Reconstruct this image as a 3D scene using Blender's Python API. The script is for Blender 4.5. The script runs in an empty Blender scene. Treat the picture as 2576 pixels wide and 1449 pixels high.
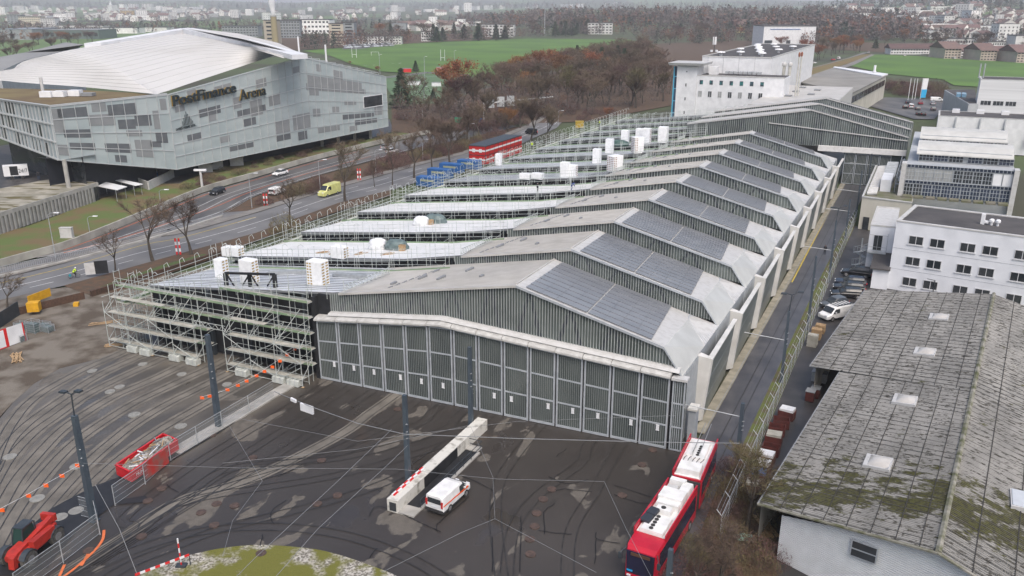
import bpy, math, random
from mathutils import Vector, Matrix
rnd = random.Random(7)
SC = bpy.context.scene
COL = SC.collection
R = math.radians
# ---------------------------------------------------------------- camera
FP, CXP, CYP, CAMH = 2094.3, 1288.0, 724.5, 41.0     # focal length in units of a 2576 wide frame
TH = math.atan((CYP - 10.3) / FP)                    # pitch below the horizon
cd = bpy.data.cameras.new('camera'); cam = bpy.data.objects.new('camera', cd); COL.objects.link(cam)
cam.location = (0, 0, CAMH); cam.rotation_euler = (math.pi / 2 - TH, 0, 0)
cd.sensor_width = 36.0; cd.lens = 36.0 * FP / 2576.0; cd.clip_start = 0.5; cd.clip_end = 30000
SC.camera = cam
# ---------------------------------------------------------------- world, sun, exposure
w = bpy.data.worlds.new('World'); SC.world = w; w.use_nodes = True
nt = w.node_tree; nt.nodes.clear()
sky = nt.nodes.new('ShaderNodeTexSky'); sky.sky_type = 'NISHITA'; sky.sun_disc = False
SUN_EL, SUN_AZ = R(55), R(165)
sky.sun_elevation = SUN_EL; sky.sun_rotation = SUN_AZ; sky.air_density = 1.0; sky.dust_density = 5.0; sky.ozone_density = 1.0
bg = nt.nodes.new('ShaderNodeBackground'); bg.inputs['Strength'].default_value = 0.15
wo = nt.nodes.new('ShaderNodeOutputWorld')
nt.links.new(sky.outputs[0], bg.inputs[0]); nt.links.new(bg.outputs[0], wo.inputs[0])
sl = bpy.data.lights.new('sun', 'SUN'); sl.energy = 1.3; sl.angle = R(45); sl.color = (1.0, 0.97, 0.925)
so = bpy.data.objects.new('sun', sl); COL.objects.link(so)
so.rotation_euler = (math.pi / 2 - SUN_EL, 0, math.pi - SUN_AZ); so.location = (0, -50, 100)
SC.view_settings.view_transform = 'Standard'; SC.view_settings.look = 'None'
SC.view_settings.gamma = 1.0; SC.view_settings.exposure = 0.45
SC.render.engine = 'CYCLES'
# ---------------------------------------------------------------- pixel to world helpers (2576 wide photograph coordinates)
def sstep(a, b, x):
 t = max(0.0, min(1.0, (x - a) / (b - a))); return t * t * (3 - 2 * t)
def terr(x, y):
 d = math.hypot(x, y); s = x / max(y, 1.0)
 z = 0.0
 z += 20 * sstep(1000, 1900, d) * sstep(-0.08, 0.12, s)
 z += 26 * sstep(1300, 3200, d) * sstep(0.28, 0.5, s)
 z += 14 * sstep(2500, 5000, d) * (1 - sstep(-0.08, 0.12, s))
 z += (70 + 22 * math.sin(s * 9 + 1) + 9 * math.sin(s * 31)) * sstep(4800, 8500, d)
 return z
def ray(px, py):
 dx = (px - CXP) / FP; dy = -(py - CYP) / FP
 return Vector((dx, math.cos(TH) + dy * math.sin(TH), -math.sin(TH) + dy * math.cos(TH)))
def P(px, py, z=0.0):
 d = ray(px, py); t = (z - CAMH) / d.z
 return Vector((d.x * t, d.y * t, z))
def T(px, py):
 d = ray(px, py); t = 200.0; k = 1.03
 for i in range(500):
  x, y, z = d.x * t, d.y * t, CAMH + d.z * t
  if z <= terr(x, y):
   if k < 1.003: break
   t /= k; k = 1 + (k - 1) / 4; continue
  t *= k
  if t > 14000: break
 return Vector((x, y, terr(x, y)))
def PV(px, py, A, B):
 'point of a pixel on the vertical plane through A and B'
 d = ray(px, py); n = Vector((-(B - A).y, (B - A).x, 0)); c = Vector((0, 0, CAMH))
 return c + d * ((Vector(A) - c).dot(n) / d.dot(n))
def HT(bx, by, tx, ty, z0=0.0):
 'height of an upright thing from its base and top'
 g = P(bx, by, z0); d = ray(tx, ty); t = math.hypot(g.x, g.y) / math.hypot(d.x, d.y)
 return CAMH + d.z * t - z0
O0 = Vector((-21.98, 88.29, 0)); UX = Vector((0.9165, -0.40, 0)); VX = Vector((0.4432, 0.8964, 0))
def W(u, v, z=0.0):
 q = O0 + UX * u + VX * v; return Vector((q.x, q.y, z))
def UV(p):
 d = Vector(p) - O0; det = UX.x * VX.y - UX.y * VX.x
 return ((d.x * VX.y - d.y * VX.x) / det, (UX.x * d.y - UX.y * d.x) / det)
# ---------------------------------------------------------------- mesh builder
class MB:
 def __init__(s, F=None):
  s.v = []; s.f = []; s.m = []; s.F = F; s.cm = 0
 def pt(s, p):
  return Vector(s.F(*p)) if s.F else Vector(p)
 def raw(s, pts, m=None):
  i = len(s.v); s.v.extend(pts); s.f.append(tuple(range(i, i + len(pts)))); s.m.append(s.cm if m is None else m)
 def q(s, *pts, m=None):
  s.raw([s.pt(p) for p in pts], m)
 def hexa(s, b, t, m=None, bottom=True):
  i = len(s.v); n = len(b); s.v.extend([s.pt(p) for p in b]); s.v.extend([s.pt(p) for p in t])
  mm = s.cm if m is None else m
  fs = [tuple(i + n + k for k in range(n))]
  if bottom: fs.append(tuple(i + n - 1 - k for k in range(n)))
  for k in range(n):
   k2 = (k + 1) % n; fs.append((i + k, i + k2, i + n + k2, i + n + k))
  s.f.extend(fs); s.m.extend([mm] * len(fs))
 def box(s, x0, x1, y0, y1, z0, z1, m=None):
  s.hexa([(x0, y0, z0), (x1, y0, z0), (x1, y1, z0), (x0, y1, z0)], [(x0, y0, z1), (x1, y0, z1), (x1, y1, z1), (x0, y1, z1)], m)
 def tube(s, a, b, r, n=4, r2=None, m=None, caps=True):
  a = s.pt(a); b = s.pt(b); d = b - a
  if d.length < 1e-6: return
  d.normalize(); x = d.orthogonal().normalized() if abs(d.z) < 0.99 else Vector((1, 0, 0));
  if abs(d.z) < 0.99:
   x = d.cross(Vector((0, 0, 1))).normalized()
  y = d.cross(x); r2 = r if r2 is None else r2; i = len(s.v); mm = s.cm if m is None else m
  for c, rr in ((a, r), (b, r2)):
   for k in range(n):
    t = 2 * math.pi * (k + 0.5) / n; s.v.append(c + x * (rr * math.cos(t)) + y * (rr * math.sin(t)))
  for k in range(n):
   k2 = (k + 1) % n; s.f.append((i + k, i + k2, i + n + k2, i + n + k)); s.m.append(mm)
  if caps:
   s.f.append(tuple(i + n + k for k in range(n))); s.f.append(tuple(i + n - 1 - k for k in range(n))); s.m.extend([mm, mm])
 def path(s, pts, r, n=4, m=None):
  for a, b in zip(pts[:-1], pts[1:]): s.tube(a, b, r, n, m=m)
 def bar(s, a, b, wd, ht, m=None):
  'flat bar from a to b, width across (horizontal) and height upward'
  a = s.pt(a); b = s.pt(b); d = (b - a); h = Vector((d.x, d.y, 0))
  sd = Vector((-h.y, h.x, 0)).normalized() * (wd / 2) if h.length > 1e-6 else Vector((wd / 2, 0, 0))
  up = Vector((0, 0, ht)); F = s.F; s.F = None
  s.hexa([a - sd, a + sd, b + sd, b - sd], [a - sd + up, a + sd + up, b + sd + up, b - sd + up], m); s.F = F
 def cyl(s, c, r, h, n=16, r2=None, m=None):
  c = Vector(c); s.tube(c, c + Vector((0, 0, h)), r, n, r2, m)
 def lathe(s, c, prof, n=16, m=None):
  'profile of (radius, z) turned about the vertical through c'
  i = len(s.v); mm = s.cm if m is None else m
  for r, z in prof:
   for k in range(n):
    t = 2 * math.pi * k / n; s.v.append(s.pt((c[0] + r * math.cos(t), c[1] + r * math.sin(t), c[2] + z)))
  for j in range(len(prof) - 1):
   for k in range(n):
    k2 = (k + 1) % n; s.f.append((i + j * n + k, i + j * n + k2, i + (j + 1) * n + k2, i + (j + 1) * n + k)); s.m.append(mm)
 def loft(s, secs, m=None, cap=True, closed=True):
  'secs: list of equally long rings of points'
  i = len(s.v); n = len(secs[0]); mm = s.cm if m is None else m
  for sec in secs: s.v.extend([s.pt(p) for p in sec])
  for j in range(len(secs) - 1):
   for k in range(n if closed else n - 1):
    k2 = (k + 1) % n; s.f.append((i + j * n + k, i + j * n + k2, i + (j + 1) * n + k2, i + (j + 1) * n + k)); s.m.append(mm)
  if cap:
   s.f.append(tuple(i + n - 1 - k for k in range(n))); s.f.append(tuple(i + (len(secs) - 1) * n + k for k in range(n))); s.m.extend([mm, mm])
 def sheet(s, poly, z, m=None):
  s.raw([Vector((p[0], p[1], z)) for p in poly], m)
 def build(s, name, mats, parent=None, smooth=False, origin=None):
  me = bpy.data.meshes.new(name)
  if not isinstance(mats, (list, tuple)): mats = [mats]
  for mt in mats: me.materials.append(mt)
  off = Vector((0, 0, 0))
  if parent is not None: off = Vector(parent['org']) if 'org' in parent else Vector((0, 0, 0))
  elif origin is not None: off = Vector(origin)
  me.from_pydata([tuple(p - off) for p in s.v], [], s.f)
  if len(mats) > 1: me.polygons.foreach_set('material_index', s.m)
  if smooth: me.polygons.foreach_set('use_smooth', [True] * len(me.polygons))
  me.update()
  o = bpy.data.objects.new(name, me); COL.objects.link(o)
  if parent is not None:
   o.parent = parent
  elif origin is not None: o.location = off
  return o
def tag(o, label=None, cat=None, group=None, kind=None):
 if label: o['label'] = label
 if cat: o['category'] = cat
 if group: o['group'] = group
 if kind: o['kind'] = kind
 return o
class Th:
 'a thing: an empty at its base; parts built in world coordinates are shifted to it'
 def __init__(s, name, label, cat, loc=(0, 0, 0), rz=0.0, group=None):
  e = bpy.data.objects.new(name, None); COL.objects.link(e); e.location = loc; e.rotation_euler = (0, 0, rz)
  e.empty_display_size = 0.5
  tag(e, label, cat, group); s.e = e; s.loc = Vector(loc); s.rz = rz
 def part(s, mb, name, mats, smooth=False, local=False, sub=None, label=None):
  'local: vertices are already in the frame of the thing'
  me = bpy.data.meshes.new(name)
  if not isinstance(mats, (list, tuple)): mats = [mats]
  for mt in mats: me.materials.append(mt)
  if local: vs = [tuple(p) for p in mb.v]
  else: vs = [tuple(p - s.loc) for p in mb.v]
  me.from_pydata(vs, [], mb.f)
  if len(mats) > 1: me.polygons.foreach_set('material_index', mb.m)
  if smooth: me.polygons.foreach_set('use_smooth', [True] * len(me.polygons))
  me.update()
  o = bpy.data.objects.new(name, me); COL.objects.link(o); o.parent = sub if sub is not None else s.e
  if label: o['label'] = label
  return o
def solo(mb, name, mats, label, cat, origin, group=None, kind=None, smooth=False):
 o = mb.build(name, mats, None, smooth, origin); return tag(o, label, cat, group, kind)
def struct(mb, name, mats, smooth=False, kind='structure'):
 o = mb.build(name, mats, None, smooth); o['kind'] = kind; return o
CH = {}
def children(o):
 return [c for c in bpy.data.objects if c.parent == o]
def copy_tree(o, loc=None, rz=None, sc=None, label=None, group=None, kids=None):
 c = o.copy(); COL.objects.link(c)
 if loc is not None: c.location = loc
 if rz is not None: c.rotation_euler = (0, 0, rz)
 if sc is not None: c.scale = sc if isinstance(sc, (tuple, list)) else (sc, sc, sc)
 if label: c['label'] = label
 if group: c['group'] = group
 if o.name not in CH: CH[o.name] = [(k, children(k)) for k in children(o)]
 for k, gs in CH[o.name]:
  d = k.copy(); COL.objects.link(d); d.parent = c
  for g in gs:
   h = g.copy(); COL.objects.link(h); h.parent = d
 return c
# ---------------------------------------------------------------- materials
def srgb(r, g, b):
 f = lambda c: ((c / 255.0) / 12.92 if c / 255.0 <= 0.04045 else (((c / 255.0) + 0.055) / 1.055) ** 2.4)
 return (f(r), f(g), f(b), 1.0)
MT = {}
def mat(name, c, rough=0.7, metal=0.0, c2=None, scale=1.0, detail=4.0, lo=0.35, hi=0.65, bump=0.0, bscale=None, rand=0.0, spec=0.5, obj=False, stretch=None, alpha=None):
 'principled material: colour c mixed with c2 by noise'
 if name in MT: return MT[name]
 m = bpy.data.materials.new(name); m.use_nodes = True; MT[name] = m
 n = m.node_tree.nodes; l = m.node_tree.links; b = n['Principled BSDF']
 b.inputs['Roughness'].default_value = rough; b.inputs['Metallic'].default_value = metal
 b.inputs['Specular IOR Level'].default_value = spec
 if len(c) == 3: c = (*c, 1)
 b.inputs['Base Color'].default_value = c
 if c2 is None and not bump and not rand:
  c2 = tuple(x * 0.86 for x in c[:3]); scale = 1.3; lo, hi = 0.3, 0.8
 if c2 is not None and len(c2) == 3: c2 = (*c2, 1)
 tc = n.new('ShaderNodeTexCoord') if obj else n.new('ShaderNodeNewGeometry')
 src = tc.outputs['Object'] if obj else tc.outputs['Position']
 if stretch:
  mp = n.new('ShaderNodeMapping'); mp.inputs['Scale'].default_value = stretch
  l.new(src, mp.inputs['Vector']); src = mp.outputs[0]
 col = None
 if c2 is not None:
  nz = n.new('ShaderNodeTexNoise'); nz.inputs['Scale'].default_value = scale; nz.inputs['Detail'].default_value = detail
  l.new(src, nz.inputs['Vector'])
  mr = n.new('ShaderNodeMapRange'); mr.inputs['From Min'].default_value = lo; mr.inputs['From Max'].default_value = hi
  l.new(nz.outputs[0], mr.inputs['Value'])
  mx = n.new('ShaderNodeMix'); mx.data_type = 'RGBA'; mx.inputs['A'].default_value = c; mx.inputs['B'].default_value = c2
  l.new(mr.outputs[0], mx.inputs['Factor']); col = mx.outputs['Result']
 if rand:
  oi = n.new('ShaderNodeObjectInfo'); hs = n.new('ShaderNodeHueSaturation')
  mr2 = n.new('ShaderNodeMapRange'); mr2.inputs['To Min'].default_value = 1 - rand; mr2.inputs['To Max'].default_value = 1 + rand
  l.new(oi.outputs['Random'], mr2.inputs['Value']); l.new(mr2.outputs[0], hs.inputs['Value'])
  mr3 = n.new('ShaderNodeMapRange'); mr3.inputs['To Min'].default_value = 0.5 - rand * 0.07; mr3.inputs['To Max'].default_value = 0.5 + rand * 0.07
  ml = n.new('ShaderNodeMath'); ml.operation = 'MULTIPLY'; ml.inputs[1].default_value = 7.31
  fr = n.new('ShaderNodeMath'); fr.operation = 'FRACT'
  l.new(oi.outputs['Random'], ml.inputs[0]); l.new(ml.outputs[0], fr.inputs[0]); l.new(fr.outputs[0], mr3.inputs['Value']); l.new(mr3.outputs[0], hs.inputs['Hue'])
  if col is not None: l.new(col, hs.inputs['Color'])
  else: hs.inputs['Color'].default_value = c
  col = hs.outputs[0]
 if col is not None: l.new(col, b.inputs['Base Color'])
 if bump:
  nb = n.new('ShaderNodeTexNoise'); nb.inputs['Scale'].default_value = bscale or scale * 4; nb.inputs['Detail'].default_value = 3
  l.new(src, nb.inputs['Vector']); bp = n.new('ShaderNodeBump'); bp.inputs['Strength'].default_value = bump; bp.inputs['Distance'].default_value = 0.1
  l.new(nb.outputs[0], bp.inputs['Height']); l.new(bp.outputs[0], b.inputs['Normal'])
 if alpha is not None: b.inputs['Alpha'].default_value = alpha
 return m
M_white = mat('white_paint', (0.72, 0.73, 0.75), 0.5, c2=(0.62, 0.63, 0.65), scale=0.6)
M_steel = mat('galvanised_steel', (0.42, 0.44, 0.46), 0.45, 0.3, c2=(0.33, 0.35, 0.36), scale=2)
M_dark = mat('dark_metal', (0.035, 0.045, 0.055), 0.5, 0.2, c2=(0.05, 0.06, 0.07), scale=1.5)
M_black = mat('black_parts_and_dark', (0.006, 0.007, 0.009), 0.8, c2=(0.015, 0.016, 0.02), scale=1)  # black parts, also the painted dark of open bays and stair pit
M_conc = mat('concrete', (0.36, 0.35, 0.33), 0.85, c2=(0.24, 0.235, 0.215), scale=0.7, lo=0.4, hi=0.75, detail=8)
M_concw = mat('stained_concrete', (0.55, 0.54, 0.50), 0.85, c2=(0.16, 0.15, 0.12), scale=1.2, lo=0.52, hi=0.75, detail=10)
M_glass = mat('dark_glass', (0.02, 0.025, 0.03), 0.12, c2=(0.05, 0.055, 0.06), scale=0.4)
M_tyre = mat('tyre_rubber', (0.02, 0.02, 0.021), 0.85, c2=(0.035, 0.034, 0.033), scale=6)
M_rim = mat('wheel_rim', (0.4, 0.4, 0.41), 0.35, 0.6, c2=(0.3, 0.3, 0.3), scale=8)
M_red = mat('red_paint', (0.55, 0.012, 0.02), 0.35, c2=(0.48, 0.01, 0.015), scale=1)
M_orange = mat('orange_flag', (0.85, 0.13, 0.01), 0.6, c2=(0.75, 0.1, 0.01), scale=5)
M_wood = mat('raw_wood', (0.42, 0.29, 0.16), 0.8, c2=(0.3, 0.2, 0.11), scale=3)
M_plank = mat('scaffold_plank', (0.42, 0.41, 0.37), 0.75, c2=(0.30, 0.29, 0.25), scale=1.1)
M_green = mat('green_toe_board', (0.16, 0.25, 0.15), 0.7, c2=(0.24, 0.31, 0.2), scale=0.5)
M_redl = mat('tail_light', (0.5, 0.01, 0.01), 0.3)
M_headl = mat('head_light', (0.7, 0.72, 0.75), 0.15)
# ================================================================ ground
def yard_material():
 m = bpy.data.materials.new('wet_asphalt'); m.use_nodes = True
 n = m.node_tree.nodes; l = m.node_tree.links; b = n['Principled BSDF']
 g = n.new('ShaderNodeNewGeometry')
 mp = n.new('ShaderNodeMapping'); mp.vector_type = 'POINT'; mp.inputs['Rotation'].default_value = (0, 0, R(26.3));
 l.new(g.outputs['Position'], mp.inputs['Vector'])
 mp2 = n.new('ShaderNodeMapping'); mp2.inputs['Scale'].default_value = (1.0, 0.5, 1.0); l.new(mp.outputs[0], mp2.inputs['Vector'])
 def noise(sc, src, det=6, dist=0.0):
  z = n.new('ShaderNodeTexNoise'); z.inputs['Scale'].default_value = sc; z.inputs['Detail'].default_value = det; z.inputs['Distortion'].default_value = dist
  l.new(src, z.inputs['Vector']); return z.outputs[0]
 def ramp(src, a, c, va=0.0, vb=1.0):
  z = n.new('ShaderNodeMapRange'); z.inputs['From Min'].default_value = a; z.inputs['From Max'].default_value = c
  z.inputs['To Min'].default_value = va; z.inputs['To Max'].default_value = vb; l.new(src, z.inputs['Value']); return z.outputs[0]
 def mix(f, A, B):
  z = n.new('ShaderNodeMix'); z.data_type = 'RGBA'; l.new(f, z.inputs['Factor'])
  for k, s in (('A', A), ('B', B)):
   if isinstance(s, tuple): z.inputs[k].default_value = s
   else: l.new(s, z.inputs[k])
  return z.outputs['Result']
 sx = n.new('ShaderNodeSeparateXYZ'); l.new(mp.outputs[0], sx.inputs[0])
 u0 = (Matrix.Rotation(R(26.3), 3, 'Z') @ W(0, 0)).x
 left = ramp(sx.outputs[0], u0 + 1.0, u0 - 1.5)          # the older, drier surface west of the kerb
 base = mix(ramp(noise(0.07, mp.outputs[0]), 0.35, 0.65), (0.034, 0.028, 0.0245, 1), (0.056, 0.048, 0.042, 1))
 basel = mix(ramp(noise(0.11, mp2.outputs[0], 3), 0.45, 0.56), (0.075, 0.067, 0.058, 1), (0.135, 0.119, 0.098, 1))
 base = mix(left, base, basel)
 pm = n.new('ShaderNodeMath'); pm.operation = 'ADD'
 far = ramp(sx.outputs[1], 74, 48, -0.005, 0.04)         # less rain has dried off near the gates
 l.new(noise(0.34, mp2.outputs[0], 10, 0.5), pm.inputs[0]); l.new(far, pm.inputs[1])
 patch = ramp(pm.outputs[0], 0.613, 0.63)
 col = mix(patch, base, mix(ramp(noise(1.2, g.outputs['Position']), 0.3, 0.7), (0.14, 0.125, 0.106, 1), (0.095, 0.084, 0.071, 1)))
 stain = ramp(noise(0.5, mp2.outputs[0], 5), 0.6, 0.75, 0, 0.55)
 col = mix(stain, col, (0.022, 0.02, 0.018, 1))
 rust = ramp(noise(0.13, mp.outputs[0], 4, 1.0), 0.62, 0.78, 0, 0.5)
 col = mix(rust, col, (0.075, 0.048, 0.03, 1))
 fine = ramp(noise(9, g.outputs['Position'], 2), 0.25, 0.75, 0.0, 0.3)
 col = mix(fine, col, (0.03, 0.03, 0.03, 1))
 l.new(col, b.inputs['Base Color'])
 rg = n.new('ShaderNodeMath'); rg.operation = 'MULTIPLY_ADD'; l.new(patch, rg.inputs[0]); rg.inputs[1].default_value = 0.35; rg.inputs[2].default_value = 0.42
 pud = ramp(noise(0.16, mp.outputs[0], 3, 0.4), 0.60, 0.66, 0, 0.36)
 sb = n.new('ShaderNodeMath'); sb.operation = 'SUBTRACT'; l.new(rg.outputs[0], sb.inputs[0]); l.new(pud, sb.inputs[1])
 l.new(sb.outputs[0], b.inputs['Roughness'])
 return m
M_yard = yard_material()
M_road = mat('road_asphalt', (0.115, 0.115, 0.117), 0.7, c2=(0.16, 0.16, 0.162), scale=0.15, detail=8)
M_road2 = mat('worn_road_asphalt', (0.055, 0.055, 0.058), 0.6, c2=(0.13, 0.125, 0.12), scale=0.12, detail=8, stretch=(1.2, 0.5, 1))
M_lane = mat('lane_asphalt', (0.05, 0.05, 0.056), 0.35, c2=(0.085, 0.083, 0.088), scale=0.35, detail=7)
M_lot = mat('lot_asphalt', (0.035, 0.034, 0.034), 0.5, c2=(0.06, 0.055, 0.055), scale=0.4, detail=7)
M_walk = mat('pavement', (0.20, 0.19, 0.175), 0.8, c2=(0.15, 0.14, 0.13), scale=0.5, detail=7)
M_gravel = mat('gravel', (0.16, 0.142, 0.118), 0.95, c2=(0.075, 0.058, 0.042), scale=0.3, detail=12, lo=0.42, hi=0.6, bump=0.4, bscale=6)
M_grass = mat('field_grass', (0.085, 0.17, 0.022), 0.9, c2=(0.055, 0.115, 0.018), scale=0.02, detail=10)
M_pitch = mat('artificial_turf', (0.085, 0.15, 0.07), 0.9, c2=(0.075, 0.13, 0.06), scale=0.03, detail=6)
M_bank = mat('bank_grass', (0.085, 0.12, 0.03), 0.95, c2=(0.13, 0.095, 0.045), scale=0.16, detail=12, lo=0.42, hi=0.6)
M_verge = mat('verge_grass', (0.10, 0.12, 0.03), 0.95, c2=(0.10, 0.08, 0.045), scale=0.6, detail=12, lo=0.42, hi=0.6)
M_leaf = mat('leaf_litter', (0.10, 0.055, 0.03), 0.95, c2=(0.06, 0.045, 0.03), scale=0.9, detail=10)
M_wline = mat('road_paint', (0.62, 0.62, 0.62), 0.7, c2=(0.45, 0.45, 0.45), scale=2)
M_yline = mat('yellow_road_paint', (0.55, 0.42, 0.06), 0.7, c2=(0.4, 0.3, 0.05), scale=2)
M_oline = mat('orange_road_paint', (0.62, 0.15, 0.05), 0.7, c2=(0.45, 0.12, 0.04), scale=2)
M_rail = mat('rail_steel', (0.05, 0.047, 0.045), 0.4, 0.2, c2=(0.025, 0.023, 0.022), scale=1.5)
M_railbed = mat('track_concrete', (0.165, 0.15, 0.128), 0.75, c2=(0.10, 0.091, 0.078), scale=0.5, detail=9)
M_tar = mat('tar_seal', (0.008, 0.008, 0.009), 0.5)
# the country: one sheet to the horizon
def terrain():
 xs = 121; b = MB(); rows = []; y = -60.0; ys = []
 while y < 13000:
  ys.append(y); y += 25 if y < 300 else (y * 0.045)
 for y in ys:
  hw = 260 + max(y, 0) * 0.95
  for k in range(xs):
   x = -hw + 2 * hw * k / (xs - 1); b.v.append(Vector((x, y, terr(x, y) - (0.25 if y < 1400 else 0))))
 for j in range(len(ys) - 1):
  for k in range(xs - 1):
   i = j * xs + k; b.f.append((i, i + 1, i + xs + 1, i + xs)); b.m.append(0)
 m = bpy.data.materials.new('countryside'); m.use_nodes = True; n = m.node_tree.nodes; l = m.node_tree.links; bs = n['Principled BSDF']
 g = n.new('ShaderNodeNewGeometry'); bs.inputs['Roughness'].default_value = 0.95
 def nz(sc, det=5, st=None):
  z = n.new('ShaderNodeTexNoise'); z.inputs['Scale'].default_value = sc; z.inputs['Detail'].default_value = det
  if st:
   mp = n.new('ShaderNodeMapping'); mp.inputs['Scale'].default_value = st; l.new(g.outputs['Position'], mp.inputs[0]); l.new(mp.outputs[0], z.inputs[0])
  else: l.new(g.outputs['Position'], z.inputs[0])
  return z.outputs[0]
 def rp(src, a, c):
  z = n.new('ShaderNodeMapRange'); z.inputs['From Min'].default_value = a; z.inputs['From Max'].default_value = c; l.new(src, z.inputs['Value']); return z.outputs[0]
 def mx(f, A, B):
  z = n.new('ShaderNodeMix'); z.data_type = 'RGBA'; l.new(f, z.inputs['Factor'])
  for k, s in (('A', A), ('B', B)):
   if isinstance(s, tuple): z.inputs[k].default_value = s
   else: l.new(s, z.inputs[k])
  return z.outputs['Result']
 c = mx(rp(nz(0.02, 8), 0.4, 0.6), (0.05, 0.05, 0.03, 1), (0.06, 0.085, 0.03, 1))
 c = mx(rp(nz(0.0011, 2, (1, 0.35, 1)), 0.5, 0.53), c, (0.09, 0.15, 0.045, 1))
 c = mx(rp(nz(0.0016, 4), 0.55, 0.58), c, (0.035, 0.045, 0.03, 1))
 l.new(c, bs.inputs['Base Color'])
 struct(b, 'ground', m, smooth=True)
terrain()
def pp(lst, z=0.0): return [P(x, y, z) for x, y in lst]
def sheet(name, pts, z, m, kind='structure'):
 b = MB(); b.sheet(pts, z); return struct(b, name, m, kind=kind)
def ribbon(b, pts, wd, z, off=0.0):
 'flat strip of width wd along world points'
 L = []; Rr = []
 for i, p in enumerate(pts):
  a = pts[max(i - 1, 0)]; c = pts[min(i + 1, len(pts) - 1)]; d = (c - a); d.z = 0; d.normalize(); s = Vector((-d.y, d.x, 0))
  L.append(Vector((*(p + s * (off + wd / 2)).xy, z))); Rr.append(Vector((*(p + s * (off - wd / 2)).xy, z)))
 for i in range(len(pts) - 1): b.raw([Rr[i], Rr[i + 1], L[i + 1], L[i]])
def curve(pts, n=6):
 out = []; m = len(pts)
 for i in range(m - 1):
  p0, p1, p2, p3 = pts[max(i - 1, 0)], pts[i], pts[i + 1], pts[min(i + 2, m - 1)]
  for k in range(n):
   t = k / n
   out.append(0.5 * ((2 * p1) + (p2 - p0) * t + (2 * p0 - 5 * p1 + 4 * p2 - p3) * t * t + (3 * p1 - p0 - 3 * p2 + p3) * t ** 3))
 out.append(pts[-1]); return out
def wobble(pts, amt=0.0): return pts
# depot yard, building site, lanes, roads
sheet('depot_yard', pp([(285, 880), (150, 925), (85, 965), (35, 1010), (-40, 1100), (-300, 1500), (600, 1600), (1800, 1600), (1760, 1300), (1790, 1100)]) + [W(43, 3), W(0, 3), W(-30, 3)], 0.0, M_yard)
sheet('building_site_ground', pp([(-120, 700), (60, 735), (170, 722), (250, 690), (262, 800), (300, 890), (150, 927), (83, 967), (33, 1012), (-120, 1180)]) , 0.012, M_gravel)
sheet('lane', [W(43.1, -3), W(47.2, -3), W(47.2, 60), W(47.6, 100), W(48.5, 141), W(42.0, 141), W(42.4, 100)], 0.03, M_lane)
sheet('lane_end', [W(43.1, -3)] + pp([(1700, 1170), (1600, 1500), (1790, 1500), (1840, 1300), (1866, 1130)]) + [W(47.2, -3)], 0.026, M_lane)
b = MB(W); b.box(42.1, 43.2, 4.0, 141, 0.0, 0.12); struct(b, 'kerb', mat('kerb_stone', (0.30, 0.275, 0.215), 0.85, c2=(0.2, 0.185, 0.14), scale=0.9, detail=9))
sheet('grass_strip', [W(47.1, -20), W(48.7, -20), W(48.7, 60), W(49.0, 100), W(48.8, 108), W(47.6, 104), W(47.1, 60)], 0.05, M_verge)
sheet('lane_line', [W(43.35, 58), W(43.55, 58), W(42.95, 138), W(42.75, 138)], 0.045, M_yline)
sheet('loading_yard', [W(48.7, -40), W(72, -40), W(72, 70), W(48.7, 100)], 0.02, M_lot)
sheet('overgrown_verge', pp([(1862, 1140), (1885, 1180), (1880, 1290), (1955, 1330), (1950, 1600), (1660, 1600), (1740, 1400), (1800, 1240)]), 0.06, M_leaf)
sheet('hall_floor', [W(-29, 0.5), W(41, 0.5), W(41, 190), W(-29, 190)], 0.015, M_lot)
sheet('site_strip', [W(-50, -8), W(-26.5, -3), W(-26.5, 190), W(-33, 190), W(-37, 40), W(-50, 16)], 0.008, M_gravel)
# roads left of the halls
near1 = [(-60, 768), (160, 719), (292, 683), (475, 632), (644, 586), (856, 509), (984, 478), (1044, 460), (1180, 408), (1290, 372), (1345, 346), (1400, 322), (1420, 300)]
far1 = [(-60, 716), (160, 663), (375, 601), (457, 588), (644, 536), (804, 486), (894, 461), (1044, 419), (1176, 386), (1240, 360), (1300, 333), (1350, 312), (1380, 290)]
sheet('main_road', pp(near1) + pp(far1)[::-1], 0.02, M_road)
fr = curve(pp(far1)); b = MB(); ribbon(b, fr, 2.6, 0.14, 1.3); ribbon(b, fr, 0.3, 0.15, 0.1); struct(b, 'pavement', M_walk)
b = MB(); ribbon(b, curve(pp([(-60, 707), (160, 655), (375, 593), (457, 580), (644, 528), (804, 478)])), 5.0, 0.015, 2); struct(b, 'cycle_path', M_road)
near2 = [(160, 640), (300, 610), (440, 572), (560, 535), (644, 492), (794, 443), (950, 400), (1050, 372), (1180, 350), (1300, 318)]
far2 = [(40, 655), (160, 629), (250, 594), (380, 540), (510, 487), (644, 448), (794, 405), (894, 380), (969, 362), (1100, 335), (1250, 300)]
sheet('ramp_road', pp(near2) + pp(far2)[::-1], 0.03, M_road2)
b = MB()
for (o, wd) in ((0.0, 0.18),):
 c = [(p + q) / 2 for p, q in zip(curve(pp(near1)), curve(pp(far1)))]
 ribbon(b, c, wd, 0.04, -0.2)
 cc = [P(*a).lerp(P(*q), 0.26) for a, q in zip(near1, far1)]; cc = curve(cc, 8)
 for i in range(0, len(cc) - 3, 5): ribbon(b, cc[i:i + 3], 0.15, 0.04)
 cc = [P(*a).lerp(P(*q), 0.76) for a, q in zip(near1, far1)]; cc = curve(cc, 8)
 for i in range(30, len(cc) - 3, 5): ribbon(b, cc[i:i + 3], 0.15, 0.04)
struct(b, 'road_markings', M_wline)
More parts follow.
